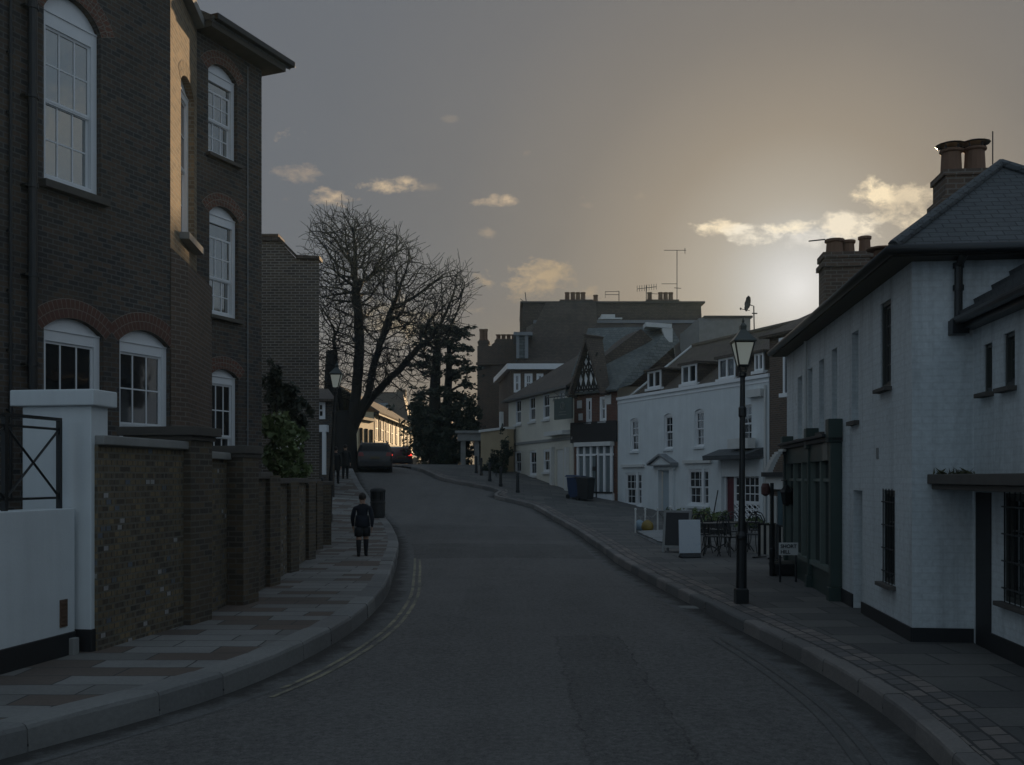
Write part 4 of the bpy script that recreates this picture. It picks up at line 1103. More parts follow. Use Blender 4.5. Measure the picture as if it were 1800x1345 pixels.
mb = MB(); u, v = FH2.hit(1333, 692); FH2.box(mb, u-.5, u+.4, v-.12, v+.16, 0, .2); obj('wall_box', mb, M['offwhite'], wh)
mb = MB(); u = FH2.hit(1347, 740)[0]; mb.tube([FH2.pt(u, zT-.3, .06), FH2.pt(u, 0, .06)], .045, 8); obj('drainpipe', mb, M['offwhite'], wh)
mb = MB(); FH2.box(mb, 0, FH2.hit(1290, 900)[0], -1, .42, 0, .05)
for px in ((1087, 1100, 872+23), (1100, 1128, 897), (1128, 1150, 902), (1150, 1200, 911)):
    pass
obj('plinth', mb, M['black_paint'], wh)
# roof
w0 = -.45; w1 = -4.2; zr = zz(1250, 585, 43.5)
zr = zT+2.75
mb = MB(); mb.slab([FH2.pt(-.1, zT-.1, w0), FH2.pt(LH+.1, zT-.1, w0), FH2.pt(LH+.1, zr, w1), FH2.pt(-.1, zr, w1)], .1)
mb.slab([FH2.pt(-.1, zr, w1), FH2.pt(LH+.1, zr, w1), FH2.pt(LH+.1, zT-.1, 2*w1-w0), FH2.pt(-.1, zT-.1, 2*w1-w0)], .1)
mb.face([FH2.pt(LH, zT-.1, w0), FH2.pt(LH, zr-.05, w1), FH2.pt(LH, zT-.1, 2*w1-w0)]); mb.face([FH2.pt(0, zT-.1, w0), FH2.pt(0, zr-.05, w1), FH2.pt(0, zT-.1, 2*w1-w0)])
obj('roof', mb, M['tile'], wh)
mb = MB(); mb.tube([FH2.pt(-.12, zT, w0), FH2.pt(-.12, zr+.06, w1)], .06, 6); obj('verge', mb, M['offwhite'], wh)
mb = MB(); mb.tube([FH2.pt(-.12, zr+.03, w1), FH2.pt(LH+.1, zr+.03, w1)], .11, 8); obj('ridge_tiles', mb, M['tile'], wh)
for x0, x1, y0, y1 in ((1139, 1162, 652, 682), (1199, 1225, 641, 674), (1264, 1293, 629, 665), (1327, 1343, 621, 652)):
    wq = -1.0; Fd = Fac((O2.x+FH2.n.x*wq, O2.y+FH2.n.y*wq), wd_); h = Fd.rect(x0, x1, y0, y1)
    mb = MB(); t0 = zr-.3
    slope = (zr-(zT-.1))/(w1-w0)
    wend = lambda v: w0+(v-(zT-.1))/slope - wq
    for u in (h['u0'], h['u1']):
        mb.face([Fd.pt(u, h['v0'], 0), Fd.pt(u, h['vs'], 0), Fd.pt(u, h['vs'], wend(h['vs'])), Fd.pt(u, h['v0'], wend(h['v0']))])
    Fd.box(mb, h['u0']-.15, h['u1']+.15, h['vs'], h['vs']+.10, wend(h['vs'])-.2, .15)
    mb.face([Fd.pt(h['u0'], h['v0'], -.06), Fd.pt(h['u1'], h['v0'], -.06), Fd.pt(h['u1'], h['vs'], -.06), Fd.pt(h['u0'], h['vs'], -.06)])
    dm = obj('dormer', mb, M['tile_brown'], wh)
    hh = dict(h); hh['u0'] += .0
    mb = MB(); s = .08
    for a, b, c, d in ((h['u0'], h['u0']+s, h['v0'], h['vs']), (h['u1']-s, h['u1'], h['v0'], h['vs']), (h['u0']+s, h['u1']-s, h['v0'], h['v0']+s), (h['u0']+s, h['u1']-s, h['vs']-s, h['vs']), ((h['u0']+h['u1'])/2-.05, (h['u0']+h['u1'])/2+.05, h['v0']+s, h['vs']-s)):
        Fd.box(mb, a, b, c, d, -.05, .03)
    Fd.box(mb, h['u0']-.1, h['u1']+.1, h['v0']-.12, h['v0'], -.1, .12)
    obj('dormer_window', mb, M['white_paint'], dm)
    mb = MB(); mb.face([Fd.pt(h['u0'], h['v0'], -.02), Fd.pt(h['u1'], h['v0'], -.02), Fd.pt(h['u1'], h['vs'], -.02), Fd.pt(h['u0'], h['vs'], -.02)]); obj('pane', mb, M['glass'], dm)

# ================================================================== brown brick shop between white house and cottage
bs = thing('brown_brick_shop_house', 'dark brown brick house with oriel window between the white house and the cottage', 'house', tuple(FH2.pt(LH+2, .2, 0)))
u0 = LH+.02; u1 = LH+8.5; zbs = FH2.hit(1362, 590)[1]
mb = MB(); wall(mb, FH2, u0, u1, -.5, zbs)
for u in (u0, u1):
    p = FH2.pt(u, 0, 0); r_ = p+bk; mb.face([(p.x, p.y, -.5), (p.x, p.y, zbs), (r_.x, r_.y, zbs), (r_.x, r_.y, -.5)])
obj('wall', mb, M['brick_brown'], bs)
zrb = FH2.hit(1385, 545)[1]+1.1
mb = MB()
ea, eb, ec, ed = FH2.pt(u0-.2, zbs, .35), FH2.pt(u1+.2, zbs, .35), FH2.pt(u1+.2, zbs, -7.3), FH2.pt(u0-.2, zbs, -7.3)
ra, rb_ = FH2.pt(u0+1.6, zrb, -3.5), FH2.pt(u1+.2, zrb, -3.5)
mb.slab([ea, eb, rb_, ra], .1); mb.slab([ed, ra, ea], .1) if False else mb.slab([ed, ea, ra], .1); mb.slab([ec, ed, ra, rb_], .1); mb.face([eb, rb_, ec])
obj('roof', mb, M['tile_brown'], bs)
Fo = Fac((O2.x+FH2.n.x*.55, O2.y+FH2.n.y*.55), wd_); h = Fo.rect(1376, 1402, 600, 690)
mb = MB(); s = .09
for a, b, c, d in ((h['u0'], h['u0']+s, h['v0'], h['vs']), (h['u1']-s, h['u1'], h['v0'], h['vs']), (h['u0']+s, h['u1']-s, h['vs']-s, h['vs'])): Fo.box(mb, a, b, c, d, -.55, 0)
Fo.box(mb, h['u0']-.12, h['u1']+.12, h['v0']-.14, h['v0'], -.55, .08); Fo.box(mb, h['u0']-.1, h['u1']+.1, h['vs'], h['vs']+.16, -.55, .1)
for k in (1, 2): c = h['u0']+(h['u1']-h['u0'])*k/3; Fo.box(mb, c-.03, c+.03, h['v0'], h['vs'], -.05, -.01)
Fo.box(mb, h['u0']+.2, h['u1']-.2, h['v0']-.3, h['v0']-.14, -.55, -.1)
ow = obj('oriel_window', mb, M['white_paint'], bs)
mb = MB(); Fo.box(mb, h['u0']+.03, h['u1']-.03, h['v0'], h['vs'], -.54, -.04); obj('pane', mb, M['glass_dim'], ow)
mb = MB(); a = FH2.hit(1353, 850)[0]; z1 = FH2.hit(1370, 838)[1]
FH2.box(mb, a, a+5, z1-.45, z1, 0, .18); obj('shop_fascia', mb, M['offwhite'], bs)
mb = MB(); FH2.box(mb, a-.05, a+5, z1, z1+.16, 0, .34); obj('shop_cornice', mb, M['black_paint'], bs)
mb = MB(); zl = FH2.hit(1370, 872)[1]
for k in range(5):
    for j in range(3): FH2.box(mb, a+.1+k*1.0+j*.1, a+.17+k*1.0+j*.1, -.2, zl, .02, .14)
    FH2.box(mb, a+.05+k*1.0, a+.45+k*1.0, -.2, zl, .0, .06)
obj('panelled_shutters', mb, M['offwhite'], bs)
mb = MB()
for k in range(4): FH2.box(mb, a+.5+k*1.0, a+.98+k*1.0, -.2, z1-.5, .0, .03)
obj('shop_door', mb, mat_plain('teal_door_paint', (.05, .09, .105), .4, .2, 3, .05), bs)

# ================================================================== half-timbered house
Lh = Vector((O2.x, O2.y)); Rc = Vector((2.97, 49.55))
hd = (Lh-Rc).normalized(); FT = Fac(Rc, hd); LT = (Lh-Rc).length-.03
zt1 = FT.hit(1040, 690)[1]; zr1 = zt1+3.6
ht = thing('half_timbered_house', 'red brick house with black and white timbered gable, great slate roof and white shopfront', 'house', tuple(FT.pt(2, .9, 0)))
w1_ = [FT.rect(1030, 1040, 700, 743), FT.rect(1054, 1066, 697, 741)]
mb = MB(); wall(mb, FT, 0, LT, -.5, zt1+.1, holes=w1_, reveal=.08)
obj('wall', mb, M['brick_red'], ht)
for h in w1_: window(FT, h, ht, 1, (1, 1), rec=.06, fw=.11, sill=M['white_paint'])
for px, py, s in ((1019, 711, .16), (1021, 733, .14), (1069, 702, .2)):
    mb = MB(); u, v = FT.hit(px, py); FT.box(mb, u-s, u+s, v-s*1.2, v+s*1.2, 0, .03); obj('wall_plaque', mb, M['offwhite'], ht)
# main slate roof, wide, facing the street
a0 = at(1000, 700, 49.3); a1 = at(1100, 690, 46.9); b1 = at(1196, 598, 50.6); b2 = at(1183, 573, 52.2); b0 = at(1034, 577, 55.2)
def flat4(p): return [Vector(x) for x in p]
ez = zt1+.02
P0, P1 = FT.pt(-.2, ez, .3), FT.pt(LT+.2, ez, .3)
mb = MB()
Pr0, Pr1 = at(1034, 577, 54.0), at(1180, 573, 51.0)
mb.slab([P0, P1, Pr1, Pr0], .12)
mb.slab([P1, at(1110, 676, 47.6), at(1195, 600, 50.8), Pr1], .12)
mb.slab([Pr0, Pr1, Pr1+Vector((1.5, 5, -4)), Pr0+Vector((1.5, 5, -4))], .12)
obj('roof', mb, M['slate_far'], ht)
mb = MB(); p, q_ = at(1135, 574, 50.5), at(1181, 577, 50.3)
mb.hexa([p+Vector((0, 0, -.0)), q_, q_+Vector((0, 1, 0)), p+Vector((0, 1, 0))], [p+Vector((0, 0, .22)), q_+Vector((0, 0, .22)), q_+Vector((0, 1, .22)), p+Vector((0, 1, .22))])
p = at(1172, 577, 50.35); mb.hexa([p+Vector((-.02, 0, -.7)), p+Vector((.3, 0, -.7)), p+Vector((.3, .3, -.7)), p+Vector((-.02, .3, -.7))], [p+Vector((-.25, 0, 0)), p+Vector((.3, 0, 0)), p+Vector((.3, .3, 0)), p+Vector((-.25, .3, 0))])
obj('dormer_eaves', mb, M['offwhite'], ht)
# timbered gable, jettied forward
Fg = Fac((Rc.x+FT.n.x*.25, Rc.y+FT.n.y*.25), hd)
fl, fr = Fg.hit(1009, 690), Fg.hit(1063, 684); ap = Fg.hit(1038, 590)
zb0 = fl[1]
mb = MB(); n_ = (fl[0]+fr[0])/2
tri = [(fl[0]+.1, zb0), (fr[0]-.1, zb0), (ap[0], ap[1]-.15)]
mb.face([Fg.pt(*p, 0) for p in tri])
obj('gable_plaster', mb, M['white_paint'], ht, fix=False)
mb = MB()
def beam(mb, p, q_, w, F=Fg, w0=.0, w1=.06):
    a, b = Vector(p), Vector(q_); d = (b-a).normalized(); s = Vector((-d.y, d.x))*w/2
    c = [a-s, b-s, b+s, a+s]; mb.hexa([F.pt(x.x, x.y, w0) for x in c], [F.pt(x.x, x.y, w1) for x in c])
wd3 = (fr[0]-fl[0]); mid = ap[0]; hh = ap[1]-zb0
beam(mb, (fl[0]+.1, zb0+.08), (fr[0]-.1, zb0+.08), .11); beam(mb, (fl[0]+.35, zb0+hh*.36), (fr[0]-.25, zb0+hh*.36), .06); 
for k in range(1, 6):
    u = fl[0]+wd3*k/6; beam(mb, (u, zb0), (u, zb0+hh*.36), .06)
for k in range(5):
    u = fl[0]+wd3*(k+.5)/6; beam(mb, (u, zb0+.1), (u+wd3/8, zb0+hh*.36), .045); beam(mb, (u+wd3/6, zb0+.1), (u, zb0+hh*.36), .045)
for k in range(2, 5):
    u = fl[0]+wd3*k/6; beam(mb, (u, zb0+hh*.36), (u, zb0+hh*.72), .05); beam(mb, (u-.3, zb0+hh*.36), (u+.25, zb0+hh*.68), .045); beam(mb, (u+.3, zb0+hh*.36), (u-.25, zb0+hh*.68), .045)
obj('gable_timbers', mb, M['timber'], ht)
mb = MB()
for s, e in ((fl, -1), (fr, 1)):
    p = [Fg.pt(s[0]+e*.15, zb0-.22, .35), Fg.pt(ap[0], ap[1]+.05, .35), Fg.pt(ap[0], ap[1]+.05, -.8), Fg.pt(s[0]+e*.15, zb0-.22, -.25)]
    mb.slab(p, .14)
obj('gable_roof', mb, M['tile_brown'], ht)
# shopfront
sz1 = FT.hit(1047, 781)[1]; uA, uB = FT.hit(1016, 800)[0], FT.hit(1080, 800)[0]
mb = MB(); FT.box(mb, uA, uB, sz1-.1, sz1+.10, 0, .30); obj('shop_cornice', mb, M['offwhite'], ht)
mb = MB(); FT.box(mb, 0, LT, sz1+.10, sz1+1.1, 0, .10); obj('shop_fascia', mb, M['timber'], ht)
sz0 = FT.hit(1047, 866)[1]; zl0 = FT.hit(1047, 800)[1]
mb = MB(); 
for k in range(6):
    c = uA+.1+(uB-uA-.2)*k/5; FT.box(mb, c-.06, c+.06, -.3, sz1-.1, .02, .14)
FT.box(mb, uA, uB, zl0-.04, zl0+.06, .03, .13); FT.box(mb, uA, uB, -.3, sz0-.03, .0, .12)
swn = obj('shop_window', mb, M['white_paint'], ht)
mb = MB(); mb.face([FT.pt(uA, sz0, .06), FT.pt(uB, sz0, .06), FT.pt(uB, sz1, .06), FT.pt(uA, sz1, .06)]); obj('pane', mb, mat_glass('pale_curtained_glass', (.16, .19, .20), 1.8), swn)
mb = MB(); u = FT.hit(1052, 830)[0]; FT.box(mb, u-.03, u+.03, -.3, zl0, .14, .17); FT.box(mb, uA, uB, sz0-.03, sz0+.05, .12, .16); u2 = FT.hit(1049, 822)[0]; FT.box(mb, u2-.12, u2+.12, FT.hit(1049, 824)[1]-.1, FT.hit(1049, 824)[1]+.1, .14, .18); obj('door_edge', mb, M['timber'], ht)

# ================================================================== cream house
cdv = Vector((.3, -.954)).normalized(); Oc = Vector((0, 59.0)); FC = Fac(Oc, cdv)
ua, ub = FC.hit(894, 780)[0], FC.hit(1007, 780)[0]; Oc = Oc+cdv*ua; FC = Fac(Oc, cdv); LC = ub-ua
zC = (FC.hit(895, 704)[1]+FC.hit(1005, 677)[1])/2
cr = thing('cream_house', 'cream rendered two storey house with hanging sign and brown tiled roof', 'house', tuple(FC.pt(4, 1.6, 0)))
H = FC.rect
f1 = [H(906, 916, 702, 746), H(930, 941, 696, 741), H(954, 966, 691, 737), H(983, 993, 686, 725)]
g1 = [H(905, 916, 793, 832), H(931, 943, 792, 836), H(955, 967, 790, 830)]
cdr = H(978, 990, 790, 862)
mb = MB(); wall(mb, FC, 0, LC, -.3, zC, holes=f1+g1+[cdr], reveal=.09)
bk2 = FC.n*-7
for u in (0, LC):
    p = FC.pt(u, 0, 0); r_ = p+bk2; mb.face([(p.x, p.y, -.3), (p.x, p.y, zC), (r_.x, r_.y, zC), (r_.x, r_.y, -.3)])
obj('wall', mb, M['render_cream'], cr)
for h in f1+g1: window(FC, h, cr, 2, (1, 1), rec=.07, fw=.09, sill=M['offwhite'], sd=.1, sillw=.12)
mb = MB(); v = (FC.hit(895, 782)[1]+FC.hit(1005, 770)[1])/2; FC.box(mb, -.02, LC+.02, v-.07, v+.07, 0, .07); obj('string_course', mb, M['concrete'], cr)
mb = MB(); FC.box(mb, cdr['u0'], cdr['u1'], .5, cdr['vs'], -.09, -.05); obj('door', mb, M['offwhite'], cr)
mb = MB()
for px in (973, 999): u = FC.hit(px, 800)[0]; FC.box(mb, u-.14, u+.14, .5, FC.hit(px, 786)[1], 0, .18)
a = FC.hit(970, 800)[0]; b = FC.hit(1003, 800)[0]; va = FC.hit(986, 762)[1]; FC.box(mb, a, b, va-.1, va+.12, 0, .45)
obj('door_surround', mb, M['offwhite'], cr)
mb = MB(); FC.box(mb, -.01, LC+.01, -.3, 1.35, .001, .06); obj('plinth', mb, M['black_paint'], cr)
mb = MB(); ra, rb_ = FC.pt(2.2, zC+2.6, -3.6), FC.pt(LC+.2, zC+2.9, -3.6); ea, eb = FC.pt(-.3, zC-.02, .35), FC.pt(LC+.1, zC-.02, .35); ec, ed = FC.pt(LC+.1, zC, -7.3), FC.pt(-.3, zC, -7.3)
mb.slab([ea, eb, rb_, ra], .12); mb.slab([ed, ea, ra], .12); mb.slab([ec, ed, ra, rb_], .12); mb.face([eb, rb_, ec])
obj('roof', mb, M['tile_brown'], cr)
mb = MB(); FC.box(mb, -.3, LC+.1, zC-.14, zC-.03, .0, .4); obj('gutter', mb, M['black_iron'], cr)
# hanging sign, bracket
hs = thing('hanging_sign', 'dark green hanging sign with pale round emblem on the cream house', 'sign', tuple(at(990, 718, 48.5)))
p = at(975, 702, 49.6); q_ = at(1006, 704, 48.2); dq = (q_-p); dq.z = 0; dn = Vector((dq.y, -dq.x, 0)).normalized()*.04
zt_, zb_ = p.z, at(990, 737, 48.9).z
mb = MB(); mb.hexa([p-dn+Vector((0, 0, zb_-p.z)), p+dq-dn+Vector((0, 0, zb_-p.z)), p+dq+dn+Vector((0, 0, zb_-p.z)), p+dn+Vector((0, 0, zb_-p.z))], [p-dn, p+dq-dn, p+dq+dn, p+dn]); obj('sign_board', mb, M['dark_green'], hs, bevel=.01)
mb = MB(); c = p+dq*.5+Vector((0, 0, (zb_-zt_)*.36)); dd = dq.normalized(); nn_ = dn.normalized()*(-.055 if dn.y > 0 else .055)
def em(u, v): return c+dd*u+Vector((0, 0, v))+nn_
mb.tube([em(.17*math.cos(t*math.pi/8), .17*math.sin(t*math.pi/8)) for t in range(16)], .016, 4, closed=True)
mb.tube([em(0, .14), em(-.06, 0), em(0, -.1), em(.06, 0)], .016, 4, closed=True)
for k, wdt in ((0, .30), (1, .36)): mb.tube([em(-wdt, -.30-k*.14), em(wdt, -.30-k*.14)], .012, 4)
obj('emblem', mb, M['concrete'], hs)
mb = MB(); mb.tube([p+Vector((-.3, .2, .10))-dq*.15, p+dq*1.0+Vector((0, 0, .10))], .025, 6)
for k in (.15, .85): mb.tube([p+dq*k+Vector((0, 0, .10)), p+dq*k], .012, 5)
hook = FC.pt(FC.hit(972, 700)[0], p.z+.12, 0); mb.tube([hook, p+Vector((0, 0, .10))], .025, 6); mb.tube([hook+Vector((0, 0, .5)), p+dq*.3+Vector((0, 0, .10))], .015, 6)
obj('bracket', mb, M['black_iron'], hs)

# ================================================================== buildings further back
wb = thing('brick_house_with_white_cornice', 'brown brick house with broad white cornice and white dormer behind the cream house', 'house', tuple(at(925, 800, 66)))
Y = 65; a, b = at(898, 650, Y), at(975, 650, Y); c = at(883, 668, Y+4)
mb = MB(); pl = [(a.x, Y), (b.x+3, Y), (b.x+3, Y+9), (a.x-.9, Y+9)]
mb.prism(pl, 0, a.z); obj('wall', mb, M['brick_brown'], wb)
mb = MB(); pl2 = [(a.x-.25, Y-.4), (b.x+3.4, Y-.4), (b.x+3.4, Y+9), (a.x-1.3, Y+9)]; mb.prism(pl2, a.z, a.z+.36); obj('cornice', mb, M['white_paint'], wb)
FQ = Fac((a.x, Y), (1, 0))
for x0, x1 in ((903, 915), (922, 936), (943, 955)): window(FQ, FQ.rect(x0, x1, 657, 690), wb, 2, (1, 1), rec=-.03, fw=.12)
mb = MB(); pr = [(a.x+.2, Y+1), (b.x+3, Y+1), (b.x+3, Y+8), (a.x, Y+8)]; zt_ = at(910, 622, Y+1).z
mb.hexa([(p[0], p[1], a.z+.3) for p in pr], [(a.x+2.4, Y+3.5, a.z+5), (b.x+3, Y+3.5, a.z+5), (b.x+3, Y+6, a.z+5), (a.x+2.4, Y+6, a.z+5)]); obj('roof', mb, M['tile_brown'], wb)
p = at(916, 630, Y+1.2); q_ = at(916, 590, Y+1.2)
mb = MB(); x0, x1 = at(908, 600, Y+1.2).x, at(928, 600, Y+1.2).x; mb.abox(x0, x1, Y+1.2, Y+5, p.z, q_.z); dmr = obj('dormer', mb, M['slate_far'], wb)
mb = MB(); mb.abox(x0-.2, x1+.3, Y+1.0, Y+5, q_.z, q_.z+.22); mb.abox(x0-.02, x0+.18, Y+1.1, Y+1.3, p.z, q_.z); mb.abox(x1-.2, x1+.02, Y+1.1, Y+1.3, p.z, q_.z); obj('dormer_trim', mb, M['lead'], dmr)

apb = thing('tall_apartment_block', 'tall dark brown block with long flat roofline and many chimney pots behind the houses', 'building', tuple(at(1075, 800, 74)))
Y = 74; x0, x1 = at(917, 560, Y).x, at(1238, 560, Y).x; zt_ = at(1075, 532, Y).z; zl = at(1075, 566, Y-2).z
mb = MB(); mb.hexa([(x0, Y, 0), (x1+.6, Y, 0), (x1+.6, Y+10, 0), (x0, Y+10, 0)], [(x0+.1, Y+.3, zt_), (x1-.2, Y+.3, zt_+.02), (x1-.2, Y+10, zt_), (x0+.1, Y+10, zt_)]); obj('upper_storey', mb, M['tile_brown'], apb)
mb = MB(); mb.abox(x0-.1, x1+.1, Y+.2, Y+9, zt_, zt_+.14); obj('roof_edge', mb, M['dark_stone'], apb)
xl, xr = at(938, 566, Y-2).x, at(1232, 566, Y-2).x
mb = MB(); mb.abox(xl, xr, Y-2.1, Y, zl-.1, zl+.12); obj('ledge', mb, M['lead'], apb)
mb = MB(); zl0 = at(1075, 660, Y-8).z
mb.hexa([(x0, Y-8, zl0), (xr, Y-8, zl0), (xr, Y, zl0), (x0, Y, zl0)], [(xl, Y-2, zl-.1), (xr, Y-2, zl-.1), (xr, Y, zl-.1), (xl-.5, Y, zl-.1)]); obj('roof', mb, M['tile_brown'], apb)
mb = MB(); mb.abox(x0, xr, Y-8, Y+8, 0, zl0); obj('wall', mb, M['brick_brown'], apb)
mb = MB(); a = at(1057, 561, Y-1.5); b = at(1093, 553, Y-1.5); mb.abox(a.x, b.x-.5, Y-1.6, Y-.2, a.z, b.z); mb.abox(a.x-.2, b.x, Y-1.8, Y-.1, a.z-.05, a.z+.06); obj('skylight', mb, M['offwhite'], apb)
for x0_, x1_, pots in ((985, 1040, (997, 1007, 1016, 1025)), (1043, 1086, (1047, 1058, 1069, 1080)), (1136, 1190, (1142, 1161, 1170, 1179))):
    a, b = at(x0_, 530, Y+2), at(x1_, 530, Y+2); mb = MB(); dz = .38 if x0_ != 1043 else .05
    mb.abox(a.x, b.x, Y+1.5, Y+2.6, zt_, zt_+dz+.12); mb.abox(a.x-.08, b.x+.08, Y+1.42, Y+2.68, zt_+dz, zt_+dz+.1); ch = obj('chimney', mb, M['brick_brown'], apb)
    for k, p in enumerate(pots):
        c = at(p, 520, Y+2); mb = MB(); hgt = .62 if x0_ != 1043 else (.75 if k == 0 else .25)
        mb.lathe([(.2, 0), (.18, .08), (.165, hgt-.1), (.2, hgt-.08), (.2, hgt)], (c.x, Y+2, zt_+dz+.12), 10); obj('chimney_pot', mb, M['terracotta'], ch)
mb = MB(); a, b = at(914, 545, Y+1), at(920, 545, Y+1); mb.abox(a.x, b.x, Y+.8, Y+3, zl-1.0, at(914, 542, Y+1).z); obj('chimney', mb, M['brick_brown'], apb)
# pale flat block
pbk = thing('pale_flat_block', 'pale rendered flat roofed block with dark parapet behind the white house roof', 'building', tuple(at(1275, 800, 62)))
Y = 62; a, b = at(1229, 560, Y), at(1319, 560, Y); zt_ = at(1275, 559, Y).z
mb = MB(); mb.abox(a.x, b.x, Y, Y+7, 0, zt_); obj('wall', mb, M['concrete'], pbk)
mb = MB(); a2 = at(1244, 559, Y); mb.abox(a.x+.3, b.x+.12, Y-.12, Y+7.1, zt_, zt_+.13); obj('parapet', mb, M['dark_stone'], pbk)
# dark gothic building by the church
gt = thing('dark_brick_mansion', 'dark brick mansion with stepped chimneys standing beside the cedar', 'building', tuple(at(870, 820, 80)))
Y = 80; a, b, c, d = at(839, 600, Y), at(860, 600, Y), at(878, 600, Y), at(925, 600, Y)
z1_, z2_ = at(850, 608, Y).z, at(900, 598, Y).z
mb = MB(); mb.abox(a.x, b.x+.2, Y, Y+9, 0, z1_); mb.abox(b.x+.2, d.x, Y-.3, Y+9, 0, z2_-.4)
mb.hexa([(b.x+.2, Y-.3, z2_-.4), (d.x, Y-.3, z2_-.4), (d.x, Y+3, z2_-.4), (b.x+.2, Y+3, z2_-.4)], [(c.x-.1, Y-.3, z2_), (d.x, Y-.3, z2_), (d.x, Y+3, z2_), (c.x-.1, Y+3, z2_)])
mb.abox(a.x-.1, d.x, Y-.42, Y, at(870, 642, Y).z, at(870, 638, Y).z)
obj('wall', mb, M['brick_brown'], gt)
for x0_, x1_, zc_, pots in ((841, 859, 597, (846, 853)), (871, 905, 595, (876, 885, 894, 903))):
    a_, b_ = at(x0_, zc_, Y), at(x1_, zc_, Y); mb = MB(); mb.abox(a_.x, b_.x, Y+.3, Y+1.4, z1_-.6, a_.z); mb.abox(a_.x-.08, b_.x+.08, Y+.22, Y+1.48, a_.z-.25, a_.z-.1); ch = obj('chimney', mb, M['brick_brown'], gt)
    for p in pots:
        c_ = at(p, 590, Y); mb = MB(); hg = .95 if x0_ == 841 else .42; pot(mb, Vector((c_.x, Y+.8, a_.z)), .2, hg, 10, 1.2 if x0_ > 841 else 1.0); obj('chimney_pot', mb, M['terracotta'], ch)
# beige garden wall below it, with white coping, and portico
gwl = thing('beige_garden_wall', 'tall beige rendered wall with pale coping beside the cream house', 'wall', tuple(at(868, 838, 62)))
a, b = at(845, 760, 62), at(892, 757, 58); F = Fac((a.x, a.y), (b.x-a.x, b.y-a.y)); L_ = math.hypot(b.x-a.x, b.y-a.y)
mb = MB(); F.box(mb, 0, L_, 0, a.z, -.4, 0); obj('wall', mb, mat_plain('beige_render', (.34, .27, .17), .85, .25, 1.2, .3), gwl)
mb = MB(); F.box(mb, -.1, L_, a.z, a.z+.14, -.5, .1); u = F.hit(876, 745)[0]; F.box(mb, u-.1, u+.1, a.z+.14, a.z+1.1, -.3, -.1); obj('coping', mb, M['offwhite'], gwl)
po = thing('white_portico', 'small white portico with square posts in front of the cedar', 'portico', tuple(at(825, 822, 66)))
a, b = at(811, 775, 66), at(842, 772, 66); mb = MB(); zg = gz(a.x, 66)
mb.abox(a.x-.25, b.x+.2, 65.7, 67.5, a.z, a.z+.5); mb.abox(a.x-.4, b.x+.35, 65.55, 67.6, a.z+.5, a.z+.66); obj('entablature', mb, M['concrete'], po)
for x in (a.x+.12, b.x-.15):
    mb = MB(); mb.abox(x-.16, x+.16, 65.9, 66.2, zg-.4, a.z); obj('post', mb, M['concrete'], po)

# ================================================================== far side of the crest: sunlit shops
sunF = thing('sunlit_shop_row', 'low sunlit cream shops with long tiled roof beyond the crest', 'shops', (-11.5, 80, 2.5))
A_, B_ = at(657, 760, 74), at(726, 775, 98)
dS = Vector((B_.x-A_.x, B_.y-A_.y)); FS = Fac((A_.x, A_.y), dS); LS = dS.length
zS = at(657, 724, 74).z
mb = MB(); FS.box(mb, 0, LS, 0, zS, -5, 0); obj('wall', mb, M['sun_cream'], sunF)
mb = MB(); mb.slab([FS.pt(-.3, zS, .5), FS.pt(LS+.2, zS, .5), FS.pt(LS+.2, zS+2.0, -2.6), FS.pt(-.3, zS+2.0, -2.6)], .12); mb.slab([FS.pt(-.3, zS+2, -2.6), FS.pt(LS+.2, zS+2, -2.6), FS.pt(LS+.2, zS, -5.5), FS.pt(-.3, zS, -5.5)], .12)
obj('roof', mb, M['tile'], sunF)
zlow = gz(A_.x, 74)
nW = 9
for k in range(nW):
    u = 1.0+(LS-2)*(k/(nW-1))
    mb = MB(); FS.box(mb, u-.62, u+.62, zS-2.0, zS-.5, .01, .05); w_ = obj('window', mb, M['timber'], sunF)
    mb = MB(); FS.box(mb, u-.03, u+.03, zS-1.9, zS-.5, .05, .07); FS.box(mb, u-.62, u+.62, zS-1.22, zS-1.16, .05, .07); obj('glazing_bar', mb, M['offwhite'], w_)
mb = MB(); FS.box(mb, 0, LS, zS-2.32, zS-2.12, 0, .09); FS.box(mb, -.05, LS, zS-.22, zS-.02, 0, .4)
for k in range(11): FS.box(mb, LS*k/10-.07, LS*k/10+.07, zS-2.12, zS-.22, .0, .07)
obj('timber_frame', mb, M['timber'], sunF)
for k in range(5):
    u0, u1 = LS*k/5+.3, LS*(k+1)/5-.3
    mb = MB(); FS.box(mb, u0, u1, zS-2.9, zS-2.35, .0, .12); obj('shop_fascia', mb, M['timber'] if k % 2 else M['offwhite'], sunF)
    mb = MB(); FS.box(mb, u0+.1, u1-.1, zlow+.3, zS-3.0, .01, .05); obj('shop_window', mb, M['glass_dim'], sunF)
    if k % 2: mb = MB(); mb.slab([FS.pt(u0, zS-2.5, .1), FS.pt(u1, zS-2.5, .1), FS.pt(u1, zS-3.0, 1.1), FS.pt(u0, zS-3.0, 1.1)], .05); obj('awning', mb, M['offwhite'], sunF)
